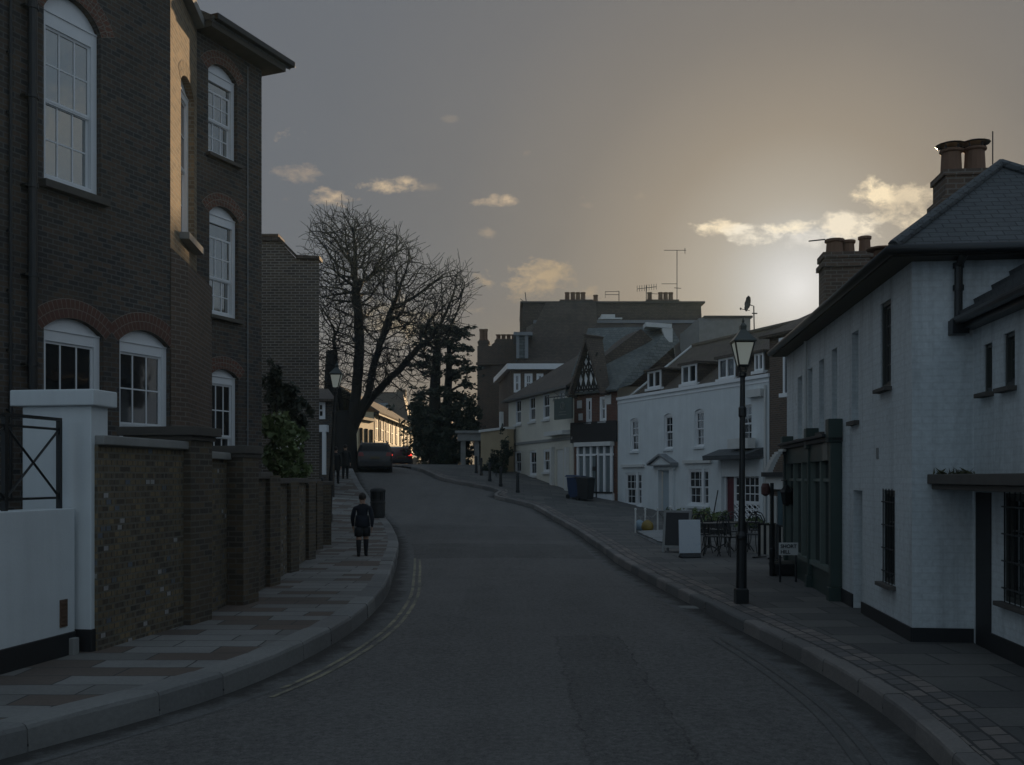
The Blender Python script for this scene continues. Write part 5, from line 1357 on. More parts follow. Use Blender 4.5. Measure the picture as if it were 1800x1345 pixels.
# near end of that row: gable end with the sign board, closer
se = thing('sunlit_corner_shop', 'small sunlit white corner shop with dark fascia left of the parked cars', 'shop', tuple(at(640, 800, 72)))
A2, B2_ = at(630, 760, 70), at(657, 760, 73.6); dd_ = Vector((B2_.x-A2.x, B2_.y-A2.y)); F = Fac((A2.x, A2.y), dd_); L_ = dd_.length; z_ = at(640, 738, 71).z
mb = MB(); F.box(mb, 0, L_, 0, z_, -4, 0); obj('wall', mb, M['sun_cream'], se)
mb = MB(); F.box(mb, -.1, L_, z_-.0, z_+.2, -4, .15); obj('cornice', mb, M['timber'], se)
for k in range(3): mb = MB(); u = L_*(k+.5)/3; F.box(mb, u-.25, u+.25, z_-2.6, z_-.6, 0, .05); obj('window', mb, M['glass_dim'], se)
# tall gable house behind the shops
fg = thing('tall_gabled_house', 'tall dark brown house with steep roof behind the sunlit shops', 'house', tuple(at(690, 800, 104)))
a, b, c, d = at(640, 745, 104), at(657, 688, 107), at(706, 688, 107), at(716, 740, 104)
mb = MB(); mb.hexa([(a.x-1, 104, 0), (d.x+.3, 104, 0), (d.x+.3, 114, 0), (a.x-1, 114, 0)], [(a.x-1, 104, a.z), (d.x+.3, 104, a.z-1), (d.x+.3, 114, a.z-1), (a.x-1, 114, a.z)]); obj('wall', mb, M['brick_brown'], fg)
mb = MB(); mb.hexa([(a.x-1.2, 103.8, a.z), (d.x+.5, 103.8, a.z-1), (d.x+.5, 114.3, a.z-1), (a.x-1.2, 114.3, a.z)], [(b.x, 108, b.z), (c.x, 108, c.z), (c.x, 110, c.z), (b.x, 110, b.z)]); obj('roof', mb, M['tile_brown'], fg)
mb = MB(); p = at(704, 680, 108); mb.abox(p.x-.5, p.x+.5, 108.5, 109.5, c.z-.5, c.z+.35); obj('chimney', mb, M['brick_brown'], fg)
mb = MB(); p = at(671, 716, 104); mb.abox(p.x-.6, p.x+.6, 104.6, 106, p.z-.5, p.z+.5); obj('skylight', mb, M['glass'], fg)
fh = thing('far_brick_house', 'far brick house with white barred window at the end of the street', 'house', tuple(at(745, 800, 112)))
a, d = at(716, 715, 112), at(790, 715, 112); zr_ = at(740, 718, 112).z
mb = MB(); mb.abox(a.x, d.x, 112, 120, -2, zr_-2.0); obj('wall', mb, M['brick_brown'], fh)
mb = MB(); mb.hexa([(a.x-.3, 111.6, zr_-2), (d.x, 111.6, zr_-2), (d.x, 120, zr_-2), (a.x-.3, 120, zr_-2)], [(a.x+1, 115, zr_), (d.x, 115, zr_), (d.x, 116, zr_), (a.x+1, 116, zr_)]); obj('roof', mb, M['tile_brown'], fh)
FF = Fac((a.x, 112), (1, 0)); window(FF, FF.rect(750, 762, 789, 806), fh, 3, (1, 1), rec=-.03, fw=.1, bar=.08)
mb = MB(); p = at(733, 700, 113); mb.abox(p.x-.5, p.x+.5, 114.5, 116, zr_-1, zr_+1.2); obj('chimney', mb, M['brick_brown'], fh)
# ================================================================== street lamps
def street_lamp(loc, Ht, lean, label, group=None):
    r = thing('street_lamp', label, 'street lamp', loc, group)
    s = Ht/4.15
    ax = lambda z: (lean*z, 0)
    c = loc
    mb = MB(); mb.lathe([(.135*s, -.3), (.135*s, .20*s), (.11*s, .23*s)], c, 4, math.pi/4, ax); obj('plinth', mb, M['black_iron'], r, bevel=.01)
    mb = MB()
    mb.lathe([(.082*s, .2*s), (.076*s, .95*s), (.088*s, .98*s), (.088*s, 1.02*s), (.060*s, 1.08*s), (.048*s, 1.5*s), (.043*s, 2.8*s), (.06*s, 2.82*s), (.06*s, 2.94*s), (.042*s, 2.97*s), (.038*s, 3.4*s), (.06*s, 3.42*s), (.06*s, 3.47*s), (.035*s, 3.50*s)], c, 14, 0, ax)
    obj('column', mb, M['black_iron'], r, smooth=False)
    mb = MB()   # cradle under the lantern
    b = Vector(c)+Vector((lean*3.45*s, 0, 3.45*s)); lb_ = Vector(c)+Vector((lean*3.55*s, 0, 3.55*s))
    for k in range(4):
        a = k*math.pi/2+math.pi/4
        mb.tube([b, b+Vector((.06*s*math.cos(a), .06*s*math.sin(a), .04*s)), lb_+Vector((.085*s*math.cos(a), .085*s*math.sin(a), .03*s))], .012*s, 5)
    obj('cradle', mb, M['black_iron'], r)
    z0, z1 = 3.58*s, 3.93*s; r0, r1 = .10*s, .205*s
    mb = MB()
    for k in range(4):
        a = k*math.pi/2+math.pi/4
        p = lambda rr, z: Vector(c)+Vector((lean*z+rr*math.cos(a), rr*math.sin(a), z))
        mb.tube([p(r0, z0), p(r1, z1)], .014*s, 5)
    for rr, z in ((r0, z0), (r1, z1)):
        q = [Vector(c)+Vector((lean*z+rr*math.cos(k*math.pi/2+math.pi/4), rr*math.sin(k*math.pi/2+math.pi/4), z)) for k in range(4)]
        mb.tube(q, .015*s, 4, closed=True)
    obj('lantern_frame', mb, M['black_iron'], r)
    mb = MB(); mb.lathe([(r0-.008*s, z0), (r1-.008*s, z1)], c, 4, math.pi/4, ax); obj('lantern_glass', mb, M['lamp_glass'], r)
    mb = MB(); mb.lathe([(.235*s, z1), (.24*s, z1+.02*s), (.12*s, z1+.13*s), (.06*s, z1+.19*s), (.065*s, z1+.25*s), (.05*s, z1+.27*s), (.02*s, z1+.30*s), (.028*s, z1+.33*s), (.020*s, z1+.34*s), (.006*s, z1+.38*s)], c, 4, math.pi/4, ax); obj('lantern_roof', mb, M['lamp_roof'], r)
    return r
m, t, b = newmat('frosted_lamp_glass')
b.inputs['Base Color'].default_value = (.45, .45, .42, 1); b.inputs['Roughness'].default_value = .3
tl = t.node('ShaderNodeBsdfTranslucent'); tl.inputs[0].default_value = (.30, .40, .52, 1)
mx = t.node('ShaderNodeMixShader'); mx.inputs[0].default_value = .72
t.l.new(b.outputs[0], mx.inputs[1]); t.l.new(tl.outputs[0], mx.inputs[2]); t.l.new(mx.outputs[0], m.node_tree.nodes['Material Output'].inputs[0])
b.inputs['Emission Color'].default_value = (.95, 1.0, .84, 1); b.inputs['Emission Strength'].default_value = .30
M['lamp_glass'] = m
M['lamp_roof'] = mat_plain('lamp_roof_paint', (.035, .045, .042), .35, .3, 5, .1)
g = G(1303, 1060, KR+.02)
street_lamp(tuple(g), 4.08, 0.006, 'black lantern street lamp on the right pavement beside the cafe tables', 'old lantern street lamps')
g = G(577, 918, KL)
street_lamp(tuple(g), (918-640)/FPX*g.y*.985, .055, 'leaning black lantern street lamp on the left pavement under the bare tree', 'old lantern street lamps')

# ================================================================== people
def skin_mesh(verts, edges, rad, root, sub=1):
    me = bpy.data.meshes.new('skeleton'); me.from_pydata(verts, edges, []); o = bpy.data.objects.new('skeleton', me); COL.objects.link(o)
    s = o.modifiers.new('s', 'SKIN'); 
    for i, v in enumerate(me.skin_vertices[0].data): v.radius = (rad[i] if isinstance(rad[i], tuple) else (rad[i], rad[i])); v.use_root = (i == root)
    s.use_smooth_shade = True; s.branch_smoothing = .6
    d = o.modifiers.new('d', 'SUBSURF'); d.levels = sub; d.render_levels = sub
    dg = bpy.context.evaluated_depsgraph_get(); m2 = bpy.data.meshes.new_from_object(o.evaluated_get(dg))
    bpy.data.objects.remove(o); return m2
M['skin'] = mat_plain('skin', (.36, .22, .16), .6, .1, 6, 0)
M['navy'] = mat_plain('navy_jumper', (.012, .014, .022), .9, .25, 8, .3, 90)
M['shorts'] = mat_plain('dark_grey_cloth', (.018, .018, .021), .9, .25, 8, .3, 90)
M['hair'] = mat_plain('dark_brown_hair', (.022, .016, .012), .7, .4, 30, .4, 120)
M['shoe'] = mat_plain('black_leather', (.012, .012, .012), .4, .3, 5, .1)
M['coat'] = mat_plain('black_coat', (.014, .014, .016), .9, .25, 8, .3, 90)
def person(loc, H, yaw, label, shorts=True, stride=.10, top='navy', bottom='shorts', coat=False):
    k = H/1.45
    V, E_, Rr = [], [], []
    def add(p, r, link=None):
        V.append((p[0]*k, p[1]*k, p[2]*k)); Rr.append(tuple(x*k for x in r) if isinstance(r, tuple) else r*k)
        if link is not None: E_.append((link, len(V)-1))
        return len(V)-1
    pel = add((0, 0, .74), (.150, .11)); wai = add((0, .01, .88), (.150, .10), pel); che = add((0, .01, 1.03), (.168, .108), wai); sh = add((0, 0, 1.14), (.130, .085), che)
    nk = add((0, .005, 1.205), .045, sh); hd0 = add((0, .01, 1.28), (.068, .078), nk); hd1 = add((0, .015, 1.355), (.078, .088), hd0); hd2 = add((0, .012, 1.425), (.05, .055), hd1)
    nose = add((0, .10, 1.30), .012, hd0)
    for s in (-1, 1): add((s*.082, .005, 1.315), (.012, .02), hd0)
    for s in (-1, 1):
        f = s*stride
        hp = add((s*.075, 0, .66), (.088, .09), pel); kn = add((s*.078, f*.55+.02, .40), .066, hp); cf = add((s*.078, f*.7-.02, .27), .062, kn); an = add((s*.076, f-.01, .085), .044, cf)
        he = add((s*.078, f-.03, .035), .044, an); to = add((s*.088, f+.14, .03), (.044, .03), he)
    for s in (-1, 1):
        f = -s*.11
        so_ = add((s*.165, 0, 1.11), .066, sh); el = add((s*.222, -.02+f*.4, .88), .056, so_); wr = add((s*.220, .05+f, .68), .034, el)
        pm = add((s*.213, .06+f, .63), (.020, .034), wr)
        for i, (dy, L) in enumerate(((-.024, .055), (-.008, .068), (.008, .065), (.023, .05))):
            a = add((s*.213, .062+f+dy, .595), .0085, pm); add((s*.205, .066+f+dy, .595-L), .0075, a)
        a = add((s*.205, .095+f, .62), .009, pm); add((s*.195, .108+f, .585), .008, a)
    me = skin_mesh(V, E_, Rr, pel, 2)
    r = thing('person', label, 'person', loc); r.rotation_euler = (0, 0, yaw)
    me.materials.clear()
    for n in ('skin', top, bottom, 'shorts', 'shoe'): me.materials.append(M[n])
    for p in me.polygons:
        c = p.center/k; p.use_smooth = True
        arm = abs(c.x) > .15 and c.z > .55 and (c.z < .98)
        if c.z > 1.195: i = 0
        elif abs(c.x) > .165 and c.z < .675 and c.z > .5: i = 0
        elif c.z > .70 or (arm and c.z > .66): i = 1
        elif c.z > (.455 if shorts else .10): i = 2
        elif c.z > .385 and shorts: i = 0
        elif c.z > .10 and shorts: i = 3
        else: i = 4
        p.material_index = i
    b = bpy.data.objects.new('body', me); COL.objects.link(b); b.parent = r; OFF[b] = Vector((0, 0, 0)); OFF[r] = Vector((0, 0, 0))
    mb = MB()
    rng = random.Random(5)
    # hair cap: displaced half ellipsoid
    n, mrow = 14, 6
    for i in range(mrow):
        for j in range(n):
            q = []
            for (ii, jj) in ((i, j), (i, j+1), (i+1, j+1), (i+1, j)):
                th = ii/mrow*2.35; ph = jj/n*2*math.pi
                fr = 1.0 if math.sin(ph) < .2 else .72
                th *= fr
                wob = 1+.04*math.sin(5*ph+ii*2)
                q.append((.086*k*wob*math.sin(th)*math.cos(ph), (.012+.097*wob*math.sin(th)*math.sin(ph))*k, (1.352+.098*wob*math.cos(th))*k))
            mb.face(q)
    obj('hair', mb, M['hair'], r, smooth=True)
    # clothes as shells: hem of jumper, shorts legs
    if shorts:
        mb = MB()
        for s in (-1, 1):
            f = s*stride
            mb.lathe([(.100*k, .66*k), (.104*k, .56*k), (.100*k, .46*k), (.088*k, .46*k)], (s*.078*k, (f*.25)*k, 0), 14)
        obj('shorts', mb, M['shorts'], r, smooth=True)
        mb = MB(); mb.lathe([(.150*k, .93*k), (.165*k, .80*k), (.178*k, .70*k), (.172*k, .675*k), (.14*k, .675*k)], (0, 0, 0), 18); mb.v = [(x, y*.66+.004, z) for x, y, z in mb.v]; obj('jumper_hem', mb, M[top], r, smooth=True)
    else:
        mb = MB(); mb.lathe([(.12*k, 1.15*k), (.165*k, 1.05*k), (.16*k, .9*k), (.175*k, .60*k), (.17*k, .52*k), (.14*k, .52*k)], (0, 0, 0), 18); mb.v = [(x, y*.72, z) for x, y, z in mb.v]; obj('coat', mb, M['coat'], r, smooth=True)
    return r
g = G(637, 978, KL); person(tuple(g), 1.46, .10, 'boy in dark jumper, shorts and long socks walking up the left pavement', True, .10)
g = G(590, 851, KL); person(tuple(g), 1.76, .0, 'distant person in dark coat walking beside the wall past the lamp', False, .14, 'coat', 'coat')
g = G(607, 842, KL); person(tuple(g), 1.70, .1, 'distant person in dark clothes furthest up the left pavement near the kerb', False, .10, 'coat', 'coat')

# ================================================================== bins and bollards
g = G(664, 910, KL)
lbn = thing('litter_bin', 'round black litter bin with domed top at the left kerb', 'litter bin', tuple(g))
mb = MB(); mb.lathe([(.24, -.1), (.25, .06), (.27, .07), (.27, .52), (.285, .53), (.285, .57), (.27, .58), (.27, .66)], g, 20); obj('barrel', mb, M['black_paint'], lbn, bevel=.006)
mb = MB(); mb.lathe([(.275, .92), (.29, .93), (.29, .99), (.26, 1.04), (.16, 1.08), (.05, 1.095)], g, 20); obj('lid', mb, M['black_paint'], lbn)
mb = MB(); mb.lathe([(.23, .6), (.23, .95)], g, 16)
for k in range(4):
    a = k*math.pi/2+.6; mb.tube([g+Vector((.26*math.cos(a), .26*math.sin(a), .62)), g+Vector((.26*math.cos(a), .26*math.sin(a), .95))], .035, 6)
obj('opening', mb, M['black_iron'], lbn)
def wheelie(px, py, col, label, yaw):
    g = G(px, py, KR+.03); r = thing('wheelie_bin', label, 'wheelie bin', tuple(g), 'wheelie bins by the shopfront')
    q = lambda x, y, z: g+Vector((x*math.cos(yaw)-y*math.sin(yaw), x*math.sin(yaw)+y*math.cos(yaw), z))
    mb = MB(); mb.hexa([q(-.25, -.28, .06), q(.25, -.28, .06), q(.25, .25, .06), q(-.25, .25, .06)], [q(-.31, -.36, 1.02), q(.31, -.36, 1.02), q(.31, .33, 1.02), q(-.31, .33, 1.02)]); obj('bin_body', mb, col, r, bevel=.03)
    mb = MB(); mb.hexa([q(-.335, -.40, 1.02), q(.335, -.40, 1.02), q(.335, .36, 1.04), q(-.335, .36, 1.04)], [q(-.30, -.36, 1.08), q(.30, -.36, 1.08), q(.30, .36, 1.13), q(-.30, .36, 1.13)]); mb.tube([q(-.28, .42, 1.06), q(.28, .42, 1.06)], .02, 6); obj('bin_lid', mb, col, r, bevel=.02)
    for s in (-1, 1): mb = MB(); mb.tube([q(s*.22, .26, .11), q(s*.29, .26, .11)], .11, 14); obj('wheel', mb, M['black_iron'], r)
blue = mat_plain('blue_bin_plastic', (.018, .036, .085), .5, .15, 4, .1)
wheelie(1012, 877, blue, 'blue wheelie bin outside the white shopfront', .9)
wheelie(1029, 880, M['black_paint'], 'black wheelie bin next to the blue one', .9)
def bollard(g, h=1.0):
    r = thing('bollard', '', 'bollard', tuple(g), 'bollards along the right kerb')
    mb = MB(); mb.lathe([(.10, -.2), (.10, .12), (.08, .15), (.065, .75*h), (.085, .78*h), (.085, .82*h), (.06, .85*h), (.07, .92*h), (.05, .98*h), (.01, 1.0*h)], g, 10); obj('bollard_post', mb, M['black_iron'], r)
    return r
bl = [(837, 832, 'bollard furthest up the hill beside the portico'), (846, 836, 'bollard in front of the beige garden wall, second from the top'), (861, 846, 'bollard at the middle of the row, below the beige wall'), (880, 855, 'bollard before the left corner of the cream house'), (910, 866, 'bollard lowest down the hill in front of the cream house')]
for x, y, l in bl:
    o = bollard(G(x, y, KR+.02), .98); o['label'] = 'black '+l
# thin posts along the left wall
for x, y, lab in ((553, 948, 'thin dark post against the left wall nearest the camera'), (566, 932, 'thin dark post against the left wall just before the leaning lamp')):
    g = G(x, y, KL); r = thing('railing_post', lab, 'post', tuple(g)); mb = MB(); mb.tube([g+Vector((0, 0, -.2)), g+Vector((0, 0, 1.55))], .045, 8); mb.lathe([(.05, 1.55), (.07, 1.58), (.05, 1.64), (.005, 1.68)], g, 8); obj('post', mb, M['black_iron'], r)
# small plate on the lamp
# ================================================================== cars
def car(loc, yaw, L, Wd, Ht, paint, label, kind='hatch', lights=False):
    r = thing('parked_car' if not lights else 'car', label, 'car', loc); OFF[r] = Vector((0, 0, 0)); r.rotation_euler = (0, 0, yaw)
    hw = Wd/2; s = Ht/1.5
    # side profile stations: x along length (0 rear .. L front), belt and roof heights
    st = [(0, .62, .62, .80), (.04, .98, .98, .93), (.10, 1.00, 1.06, .97), (.45, 1.00, 1.36, 1.0), (.9, .99, 1.47, 1.0), (L*.45, .97, 1.5, 1.0), (L*.58, .95, 1.42, 1.0), (L*.70, .93, .97, 1.0), (L*.88, .86, .88, .97), (L*.97, .72, .74, .90), (L, .55, .56, .82)]
    mb = MB(); rows = []
    for x, bz, rz_, wf in st:
        w = hw*wf; zr_ = rz_*s; zb_ = bz*s; tw = w*.80 if rz_ > bz+.05 else w*.93
        rows.append([(-w*.97, x, .24*s), (-w, x, .50*s), (-w*.985, x, zb_), (-tw, x, zr_-.03*s), (-tw*.85, x, zr_), (tw*.85, x, zr_), (tw, x, zr_-.03*s), (w*.985, x, zb_), (w, x, .50*s), (w*.97, x, .24*s)])
    for a, b_ in zip(rows, rows[1:]):
        for k in range(9): mb.face([a[k], a[k+1], b_[k+1], b_[k]])
        mb.face([a[9], a[0], b_[0], b_[9]])
    mb.face(rows[0][::-1]); mb.face(rows[-1])
    o = obj('body', mb, paint, r); merge(o)
    tw = hw*.80
    mb = MB(); mb.face([(-tw*.95, .14, 1.04*s), (tw*.95, .14, 1.04*s), (tw*.86, .60, 1.40*s), (-tw*.86, .60, 1.40*s)]); mb.v = [(x, y-.03, z+.012) for x, y, z in mb.v]; obj('rear_window', mb, M['glass_sky'], r, fix=False)
    for sx in (-1, 1):
        mb = MB(); w = hw*.985
        mb.face([(sx*(w*.99), .55, 1.02*s), (sx*(w*.99), L*.64, .99*s), (sx*(tw+.03), L*.55, 1.38*s), (sx*(tw+.03), .75, 1.40*s)]); mb.v = [(x+sx*.012, y, z) for x, y, z in mb.v]; obj('side_window', mb, M['glass'], r, fix=False)
        mb = MB(); mb.hexa([(sx*hw*.62, -.012, .80*s), (sx*hw*.93, -.005, .80*s), (sx*hw*.95, .12, .80*s), (sx*hw*.6, .05, .80*s)], [(sx*hw*.68, .02, .98*s), (sx*hw*.90, .02, .98*s), (sx*hw*.92, .14, .98*s), (sx*hw*.66, .08, .98*s)]); obj('tail_light', mb, M['tail_on'] if lights else M['tail'], r)
        mb = MB(); mb.hexa([(sx*hw*1.0, L*.62, .96*s), (sx*hw*1.18, L*.62, .97*s), (sx*hw*1.18, L*.66, .97*s), (sx*hw, L*.66, .96*s)], [(sx*hw*1.0, L*.62, 1.08*s), (sx*hw*1.18, L*.62, 1.09*s), (sx*hw*1.16, L*.66, 1.08*s), (sx*hw, L*.66, 1.08*s)]); obj('door_mirror', mb, paint, r)
        for x in (.75, L-.85):
            mb = MB(); mb.tube([(sx*(hw-.20), x, .32), (sx*(hw-.0), x, .32)], .32, 18); wo = obj('wheel', mb, M['black_iron'], r)
            mb = MB(); mb.tube([(sx*(hw-.01), x, .32), (sx*(hw+.012), x, .32)], .20, 14); obj('rim', mb, M['lead'], wo)
    for sx in (-1, 1): mb = MB(); mb.tube([(sx*hw*.72, .55, 1.45*s), (sx*hw*.72, .75, 1.55*s), (sx*hw*.72, L*.5, 1.57*s), (sx*hw*.72, L*.54, 1.47*s)], .022, 6); obj('roof_rail', mb, M['lead'], r)
    mb = MB(); mb.abox(-hw*.93, hw*.93, -.07, .12, .30*s, .56*s); obj('rear_bumper', mb, M['black_paint'], r, bevel=.04)
    mb = MB(); mb.abox(-.26, .26, -.06, .02, .66*s, .77*s); obj('number_plate', mb, mat_plain('yellow_plate', (.075, .06, .025), .5, .1, 3, 0), r)
    mb = MB(); mb.abox(-hw*.9, hw*.9, L*.97, L+.02, .3*s, .5*s); obj('front_bumper', mb, M['black_paint'], r, bevel=.03)
    for sx in (-1, 1): mb = MB(); mb.hexa([(sx*hw*.5, L*.975, .62*s), (sx*hw*.85, L*.95, .62*s), (sx*hw*.85, L*.90, .62*s), (sx*hw*.5, L*.93, .62*s)], [(sx*hw*.5, L*.975, .73*s), (sx*hw*.82, L*.94, .73*s), (sx*hw*.82, L*.90, .73*s), (sx*hw*.5, L*.93, .73*s)]); obj('headlight', mb, M['glass'], r)
    mb = MB(); mb.face([(-tw*.9, L*.585, 1.40*s), (tw*.9, L*.585, 1.40*s), (hw*.86, L*.70, 1.00*s), (-hw*.86, L*.70, 1.00*s)]); mb.v = [(x, y+.02, z+.012) for x, y, z in mb.v]; obj('windscreen', mb, M['glass'], r, fix=False)
    return r
def mat_paint(name, c):
    m, t, b = newmat(name); b.inputs['Base Color'].default_value = c4(c); b.inputs['Roughness'].default_value = .45; b.inputs['Coat Weight'].default_value = .25; b.inputs['Coat Roughness'].default_value = .08
    return m
M['tail'] = mat_paint('red_lamp_plastic', (.16, .01, .01))
m, t, b = newmat('lit_brake_lamp'); b.inputs['Base Color'].default_value = (.5, .02, .01, 1); b.inputs['Emission Color'].default_value = (1, .06, .04, 1); b.inputs['Emission Strength'].default_value = 1.6; M['tail_on'] = m
def onroad(px, py): g = G(px, py, 0); return (g.x, g.y, rz(g.x, g.y))
g = onroad(659, 831); car(g, .16, 4.5, 1.92, 1.72, mat_paint('black_car_paint', (.012, .013, .015)), 'black estate car parked at the left kerb near the crest, seen from behind')
def drop(p, z): return (p[0], p[1], z)
p = at(704, 819, 68); car((p.x, p.y, gz(p.x, p.y)-.05), .3, 4.2, 1.75, 1.45, mat_paint('maroon_car_paint', (.06, .012, .014)), 'dark red car with lit brake light beyond the black car', lights=True)
p = at(758, 822, 72); car((p.x, p.y+3.8, gz(p.x, p.y)-.10), math.pi+.25, 4.2, 1.76, 1.6, mat_paint('silver_car_paint', (.42, .43, .44)), 'silver car at the crest under the dark cedar')
p = at(742, 826, 79); car((p.x, p.y+3.8, gz(p.x, p.y)-.35), math.pi+.3, 4.2, 1.74, 1.5, mat_paint('pale_car_paint', (.50, .50, .49)), 'pale car partly hidden by the crest, left of the silver car')

# ================================================================== trees and shrubs
M['bark'] = mat_plain('dark_wet_bark', (.016, .014, .013), .95, .45, 3.0, .9, 14)
M['twig'] = mat_plain('bare_twig', (.014, .012, .011), .95, .3, 3.0, 0)
def tree_tubes(nodes, parent, rad, mbT, mbS, thr):
    kids = [[] for _ in nodes]
    for i, p in enumerate(parent):
        if p >= 0: kids[p].append(i)
    for i in range(len(nodes)):
        if parent[i] >= 0 and len(kids[parent[i]]) == 1 and i != 0: continue
        if parent[i] < 0 and not kids[i]: continue
        # start chain at i
        chain = [parent[i], i] if parent[i] >= 0 else [i]
        c = i
        while True:
            if len(kids[c]) == 1: c = kids[c][0]; chain.append(c)
            elif kids[c] and parent[i] < 0 and c == i: break
            else: break
        if len(chain) < 2: continue
        pts = [Vector(nodes[j]) for j in chain]; rr = [rad[j] for j in chain]
        if parent[i] >= 0: rr[0] = min(rad[chain[0]], rr[1]*1.15)
        n = 10 if rr[0] > .25 else 7 if rr[0] > .08 else 4 if rr[0] > .03 else 3
        (mbT if rr[-1] > thr else mbS).tube(pts, rr, n, cap=False)
def colonize(base, stems, blobs, n_attr, seed, step=.33, infl=3.2, kill=.62, tip=.011, expo=2.25, maxit=260, twig=1.0, lift=.10):
    rng = np.random.RandomState(seed)
    A = []
    vol = np.array([b[3]*b[4]*b[5] for b in blobs]); vol = vol/vol.sum()
    for _ in range(n_attr):
        b = blobs[rng.choice(len(blobs), p=vol)]
        while True:
            u = rng.uniform(-1, 1, 3)
            if u@u < 1: break
        A.append((b[0]+u[0]*b[3], b[1]+u[1]*b[4], b[2]+u[2]*b[5]))
    A = np.array(A)
    for _ in range(34):      # open pockets make the outline uneven
        c_ = A[rng.randint(len(A))]; A = A[np.linalg.norm(A-c_, axis=1) > rng.uniform(.5, 1.25)]
    nodes = [np.array(base, float)]; parent = [-1]
    for path in stems:
        last = 0
        for p in path:
            p = np.array(p, float)
            while np.linalg.norm(p-nodes[last]) > step*1.5:
                d = p-nodes[last]; d /= np.linalg.norm(d); d += rng.normal(0, .10, 3); d /= np.linalg.norm(d)
                nodes.append(nodes[last]+d*step); parent.append(last); last = len(nodes)-1
    N = np.array(nodes); near = np.full(len(A), 0); dist = np.full(len(A), 1e9)
    for i, p in enumerate(N):
        d = np.linalg.norm(A-p, axis=1); k = d < dist; dist[k] = d[k]; near[k] = i
    alive = np.ones(len(A), bool)
    for it in range(maxit):
        act = alive & (dist < infl)
        if not act.any():
            act = alive & (dist < infl*3)
            if not act.any(): break
        new = []
        idx = np.where(act)[0]
        order = {}
        for a in idx: order.setdefault(near[a], []).append(a)
        for n_, al in order.items():
            v = A[al]-nodes[n_]; v = v/np.linalg.norm(v, axis=1)[:, None]; d = v.sum(0)+rng.normal(0, .14, 3)*len(al)**.3+.55*(np.array(nodes[n_])-np.array(nodes[parent[n_]] if parent[n_] >= 0 else nodes[n_]))/step; d[2] += lift*len(al)**.5
            L = np.linalg.norm(d)
            if L < 1e-6: continue
            new.append((n_, nodes[n_]+d/L*step))
        if not new: break
        s0 = len(nodes)
        for n_, p in new: nodes.append(p); parent.append(n_)
        for i in range(s0, len(nodes)):
            d = np.linalg.norm(A-nodes[i], axis=1); k = d < dist; dist[k] = d[k]; near[k] = i
        alive &= dist > kill
        if len(nodes) > 26000: break
    # twigs at the ends
    kids = np.zeros(len(nodes), int)
    for p in parent:
        if p >= 0: kids[p] += 1
    ends = [i for i in range(len(nodes)) if kids[i] == 0]
    for i in list(range(len(nodes))):
        prob = 1.0 if kids[i] == 0 else .32
        if rng.rand() < prob*twig:
            for _ in range(2 if kids[i] == 0 else 1):
                d = nodes[i]-nodes[parent[i]] if parent[i] >= 0 else np.array([0, 0, 1.]); d = d/np.linalg.norm(d)
                last = i
                d = d+rng.normal(0, .75, 3); d[2] += .15; d /= np.linalg.norm(d)
                for s in range(rng.randint(2, 5)):
                    d = d+rng.normal(0, .20, 3); d[2] += .06; d /= np.linalg.norm(d)
                    nodes.append(nodes[last]+d*rng.uniform(.18, .34)); parent.append(last); last = len(nodes)-1
    n = len(nodes); acc = np.zeros(n)
    ch = [[] for _ in range(n)]
    for i, p in enumerate(parent):
        if p >= 0: ch[p].append(i)
    rad = np.zeros(n)
    for i in range(n-1, -1, -1):
        if not ch[i]: rad[i] = tip
        else: rad[i] = (sum(rad[c]**expo for c in ch[i]))**(1/expo)
    return [tuple(x) for x in nodes], parent, rad
g = G(607, 838, KL); tb = Vector((at(606, 830, 55).x, 55, gz(-9.2, 55)+.1))
ppm = 55/FPX
def bl_(px, py, rx, ry, rd, dy=0): p = at(px, py, 55); return (p.x, 55+dy, p.z, rx*ppm, rd, ry*ppm)
blobs = [bl_(640, 500, 105, 105, 4.0), bl_(612, 425, 55, 50, 2.6), bl_(690, 455, 50, 45, 2.5), bl_(735, 545, 85, 85, 3.6), bl_(795, 510, 34, 48, 2.0), bl_(585, 600, 32, 120, 3.0), bl_(680, 625, 95, 72, 3.5), bl_(630, 610, 60, 90, 3.0), bl_(575, 410, 42, 24, 1.6)]
def tp(px, py, dy=0): p = at(px, py, 55); return (p.x, 55+dy, p.z)
stems = [[tp(603, 760), tp(596, 700, .3), tp(588, 640, .6), tp(585, 575)], [tp(612, 760), tp(625, 705, -.4), tp(634, 640, -.3), tp(630, 560), tp(622, 480)], [tp(614, 770), tp(640, 715, .4), tp(675, 672, .3), tp(715, 640), tp(750, 600)], [tp(618, 755), tp(650, 690, -.6), tp(668, 620, -.8), tp(690, 540)]]
nodes, par, rad = colonize(tb, stems, blobs, 15000, 11, step=.27, kill=.33, infl=2.0, tip=.0125, expo=2.35, twig=1.0)
f = .62/max(rad[1], .01)
rad = np.array([r if r < .04 else .04+(r-.04)*min(1.0, f*1.0) for r in rad])
rad = np.maximum(rad, .0125)
t1 = thing('bare_tree', 'big spreading leafless tree with several thick limbs on the left pavement', 'tree', tuple(tb))
mbT, mbS = MB(), MB(); tree_tubes(nodes, par, rad, mbT, mbS, .05)
# burr-like roots and lower trunk
z0 = tb.z
mbT.lathe([(.95, -.5), (.82, .1), (.70, .8), (.66, 1.8), (.64, 2.6), (.5, 3.2)], (tb.x, tb.y, z0), 14)
mbT.lathe([(.55, -.5), (.5, .5), (.44, 2.2), (.40, 3.6), (.33, 5.0), (.25, 6.5)], (tb.x-.75, tb.y-.2, z0), 12)
obj('trunk', mbT, M['bark'], t1, smooth=True, fix=False); obj('crown', mbS, M['twig'], t1, fix=False)

